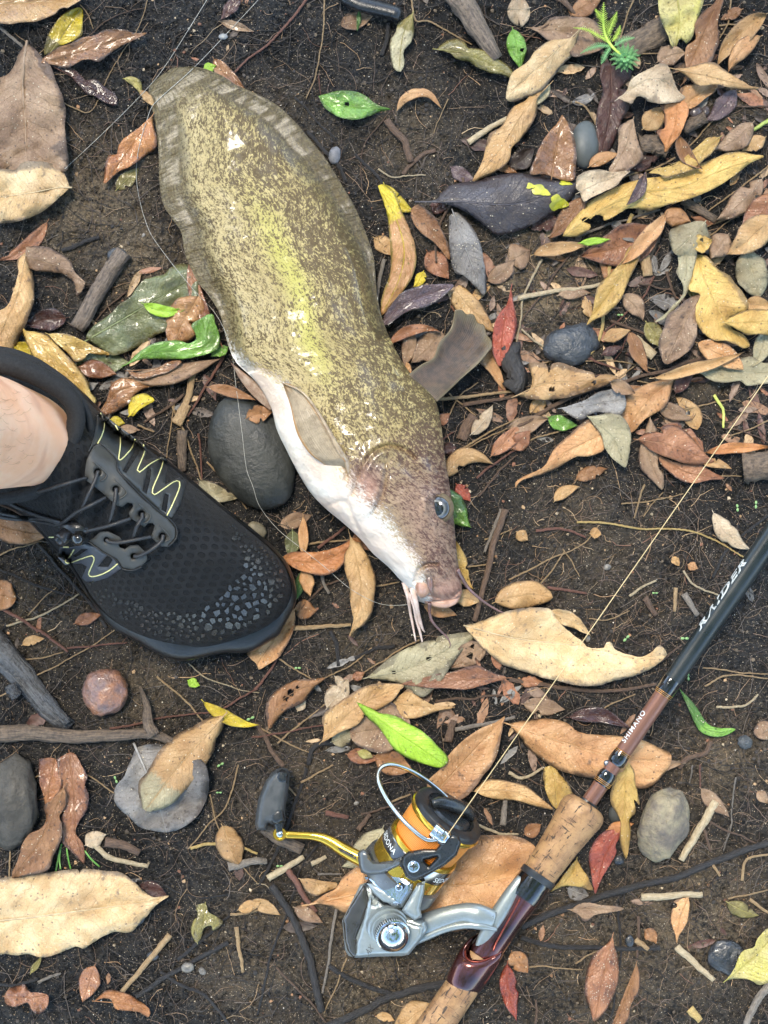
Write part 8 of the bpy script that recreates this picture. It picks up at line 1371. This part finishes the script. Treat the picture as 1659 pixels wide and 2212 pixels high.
for ring, (k_, r0, zz_) in enumerate(((9, 27, 40), (13, 38, 34), (16, 46, 26), (7, 14, 46))):
    for k in range(k_):
        a = 6.283 * (k + .3 * ring) / k_; cxp, cyp = 732, 372; e = (cxp + math.cos(a) * r0 * 2.1, cyp + math.sin(a) * r0 * 2.0)
        part('frond', PL, frond([(cxp + math.cos(a) * 8, cyp + math.sin(a) * 8), ((cxp + e[0]) / 2, (cyp + e[1]) / 2), e], pm1, 9, 6.5, zz_, 1.5), pm1)
# ------------------------------------------------------------------ what nobody could count: rootlets, soil crumbs, litter
def strands(name, n, cols, rr, lens, xr, dens=None):
    V, F, C_ = [], [], []; o = 0; made = 0
    while made < n:
        x, y = rnd.uniform(xr[0], xr[1]), rnd.uniform(xr[2], xr[3])
        if dens and rnd.random() > dens(x, y): continue
        L = rnd.uniform(*lens) * rnd.uniform(.5, 1); k = 9; a = rnd.uniform(0, 6.283); da = rnd.gauss(0, .10); pts = []
        for i in range(k):
            pts.append((x, y)); a += da + rnd.gauss(0, .22); x += math.cos(a) * L / k; y += math.sin(a) * L / k
        pts = np.array(pts); z = ground_z(pts[:, 0], pts[:, 1]) + rnd.uniform(-1.0, 3.0) + np.sin(np.linspace(0, 3.1, k)) * rnd.uniform(0, 4); r = rnd.uniform(*rr)
        v, f = tube(np.c_[pts, z], [r, r * .5], None, 3, 1, False); V.append(v); F += [tuple(i + o for i in q) for q in f]; o += len(v); c = np.array(rnd.choice(cols)) * rnd.uniform(.6, 1.3); C_.append(np.tile(c, (len(v), 1))); made += 1
    m, nt, b, tc = mat0(name + ' colour'); put(nt, b, Base_Color=nd(nt, 'Attribute', attribute_name='pigment').outputs[0], Roughness=.6)
    return single(name, None, None, (np.concatenate(V), F), m, None, np.concatenate(C_), kind='stuff')
full = (-40, 1700, -40, 2260)
strands('rootlets', 4200, [(.018,.015,.015),(.045,.036,.032),(.012,.011,.011),(.11,.088,.073)], (.45, 1.3), (50, 240), full)
strands('fine_roots', 3000, [(.17,.115,.085),(.12,.08,.06),(.24,.16,.10),(.08,.055,.045)], (.4, 1.0), (30, 150), full, lambda x, y: min(1, .42 + .9 * math.exp(-((x - 1350)**2 / 330**2 + (y - 1250)**2 / 260**2)) + .7 * math.exp(-((x - 1560)**2 / 160**2 + (y - 1800)**2 / 260**2)) + .5 * math.exp(-((x - 1080)**2 / 140**2 + (y - 950)**2 / 160**2))))
strands('dry_needles', 420, [(.34,.22,.12),(.26,.16,.09),(.42,.30,.18),(.20,.10,.065)], (.6, 1.5), (25, 120), full, lambda x, y: min(1, .3 + .8 * math.exp(-((x - 1250)**2 / 420**2 + (y - 1050)**2 / 420**2))))
def crumbs(name, n, cols, rr, rough=.8):
    t = (1 + 5**.5) / 2; bv_ = np.array([(-1,t,0),(1,t,0),(-1,-t,0),(1,-t,0),(0,-1,t),(0,1,t),(0,-1,-t),(0,1,-t),(t,0,-1),(t,0,1),(-t,0,-1),(-t,0,1)]) / 1.9
    bf = [(0,11,5),(0,5,1),(0,1,7),(0,7,10),(0,10,11),(1,5,9),(5,11,4),(11,10,2),(10,7,6),(7,1,8),(3,9,4),(3,4,2),(3,2,6),(3,6,8),(3,8,9),(4,9,5),(2,4,11),(6,2,10),(8,6,7),(9,8,1)]
    xs = rng.uniform(-40, 1700, n); ys = rng.uniform(-40, 2260, n); rs = rr[0] + (rr[1] - rr[0]) * rng.random(n)**3; zs = ground_z(xs, ys) + rs * .35
    jit = .65 + .7 * rng.random((n, 12, 1)); V = bv_[None] * jit * rs[:, None, None] * np.array([1, 1, .7]) + np.stack([xs, ys, zs], -1)[:, None, :]
    F = (np.array(bf)[None] + (np.arange(n) * 12)[:, None, None]).reshape(-1, 3); ci = np.array(cols)[rng.integers(0, len(cols), n)] * rng.uniform(.6, 1.3, (n, 1))
    m, nt, b, tc = mat0(name + ' colour'); put(nt, b, Base_Color=nd(nt, 'Attribute', attribute_name='pigment').outputs[0], Roughness=rough)
    return single(name, None, None, (V.reshape(-1, 3), [tuple(q) for q in F.tolist()]), m, None, np.repeat(ci, 12, 0), kind='stuff', smooth=False)
crumbs('soil_crumbs', 9000, [(.03,.025,.022),(.042,.034,.028),(.065,.05,.036),(.022,.019,.018),(.10,.075,.05)], (.9, 5.0)); crumbs('sand_grains', 5200, [(.30,.24,.16),(.42,.36,.27),(.18,.13,.09),(.5,.46,.4)], (.5, 1.7), .5); crumbs('litter_crumbs', 1500, [(.26,.14,.07),(.34,.22,.12),(.16,.075,.045),(.42,.33,.22)], (1.0, 4.5))
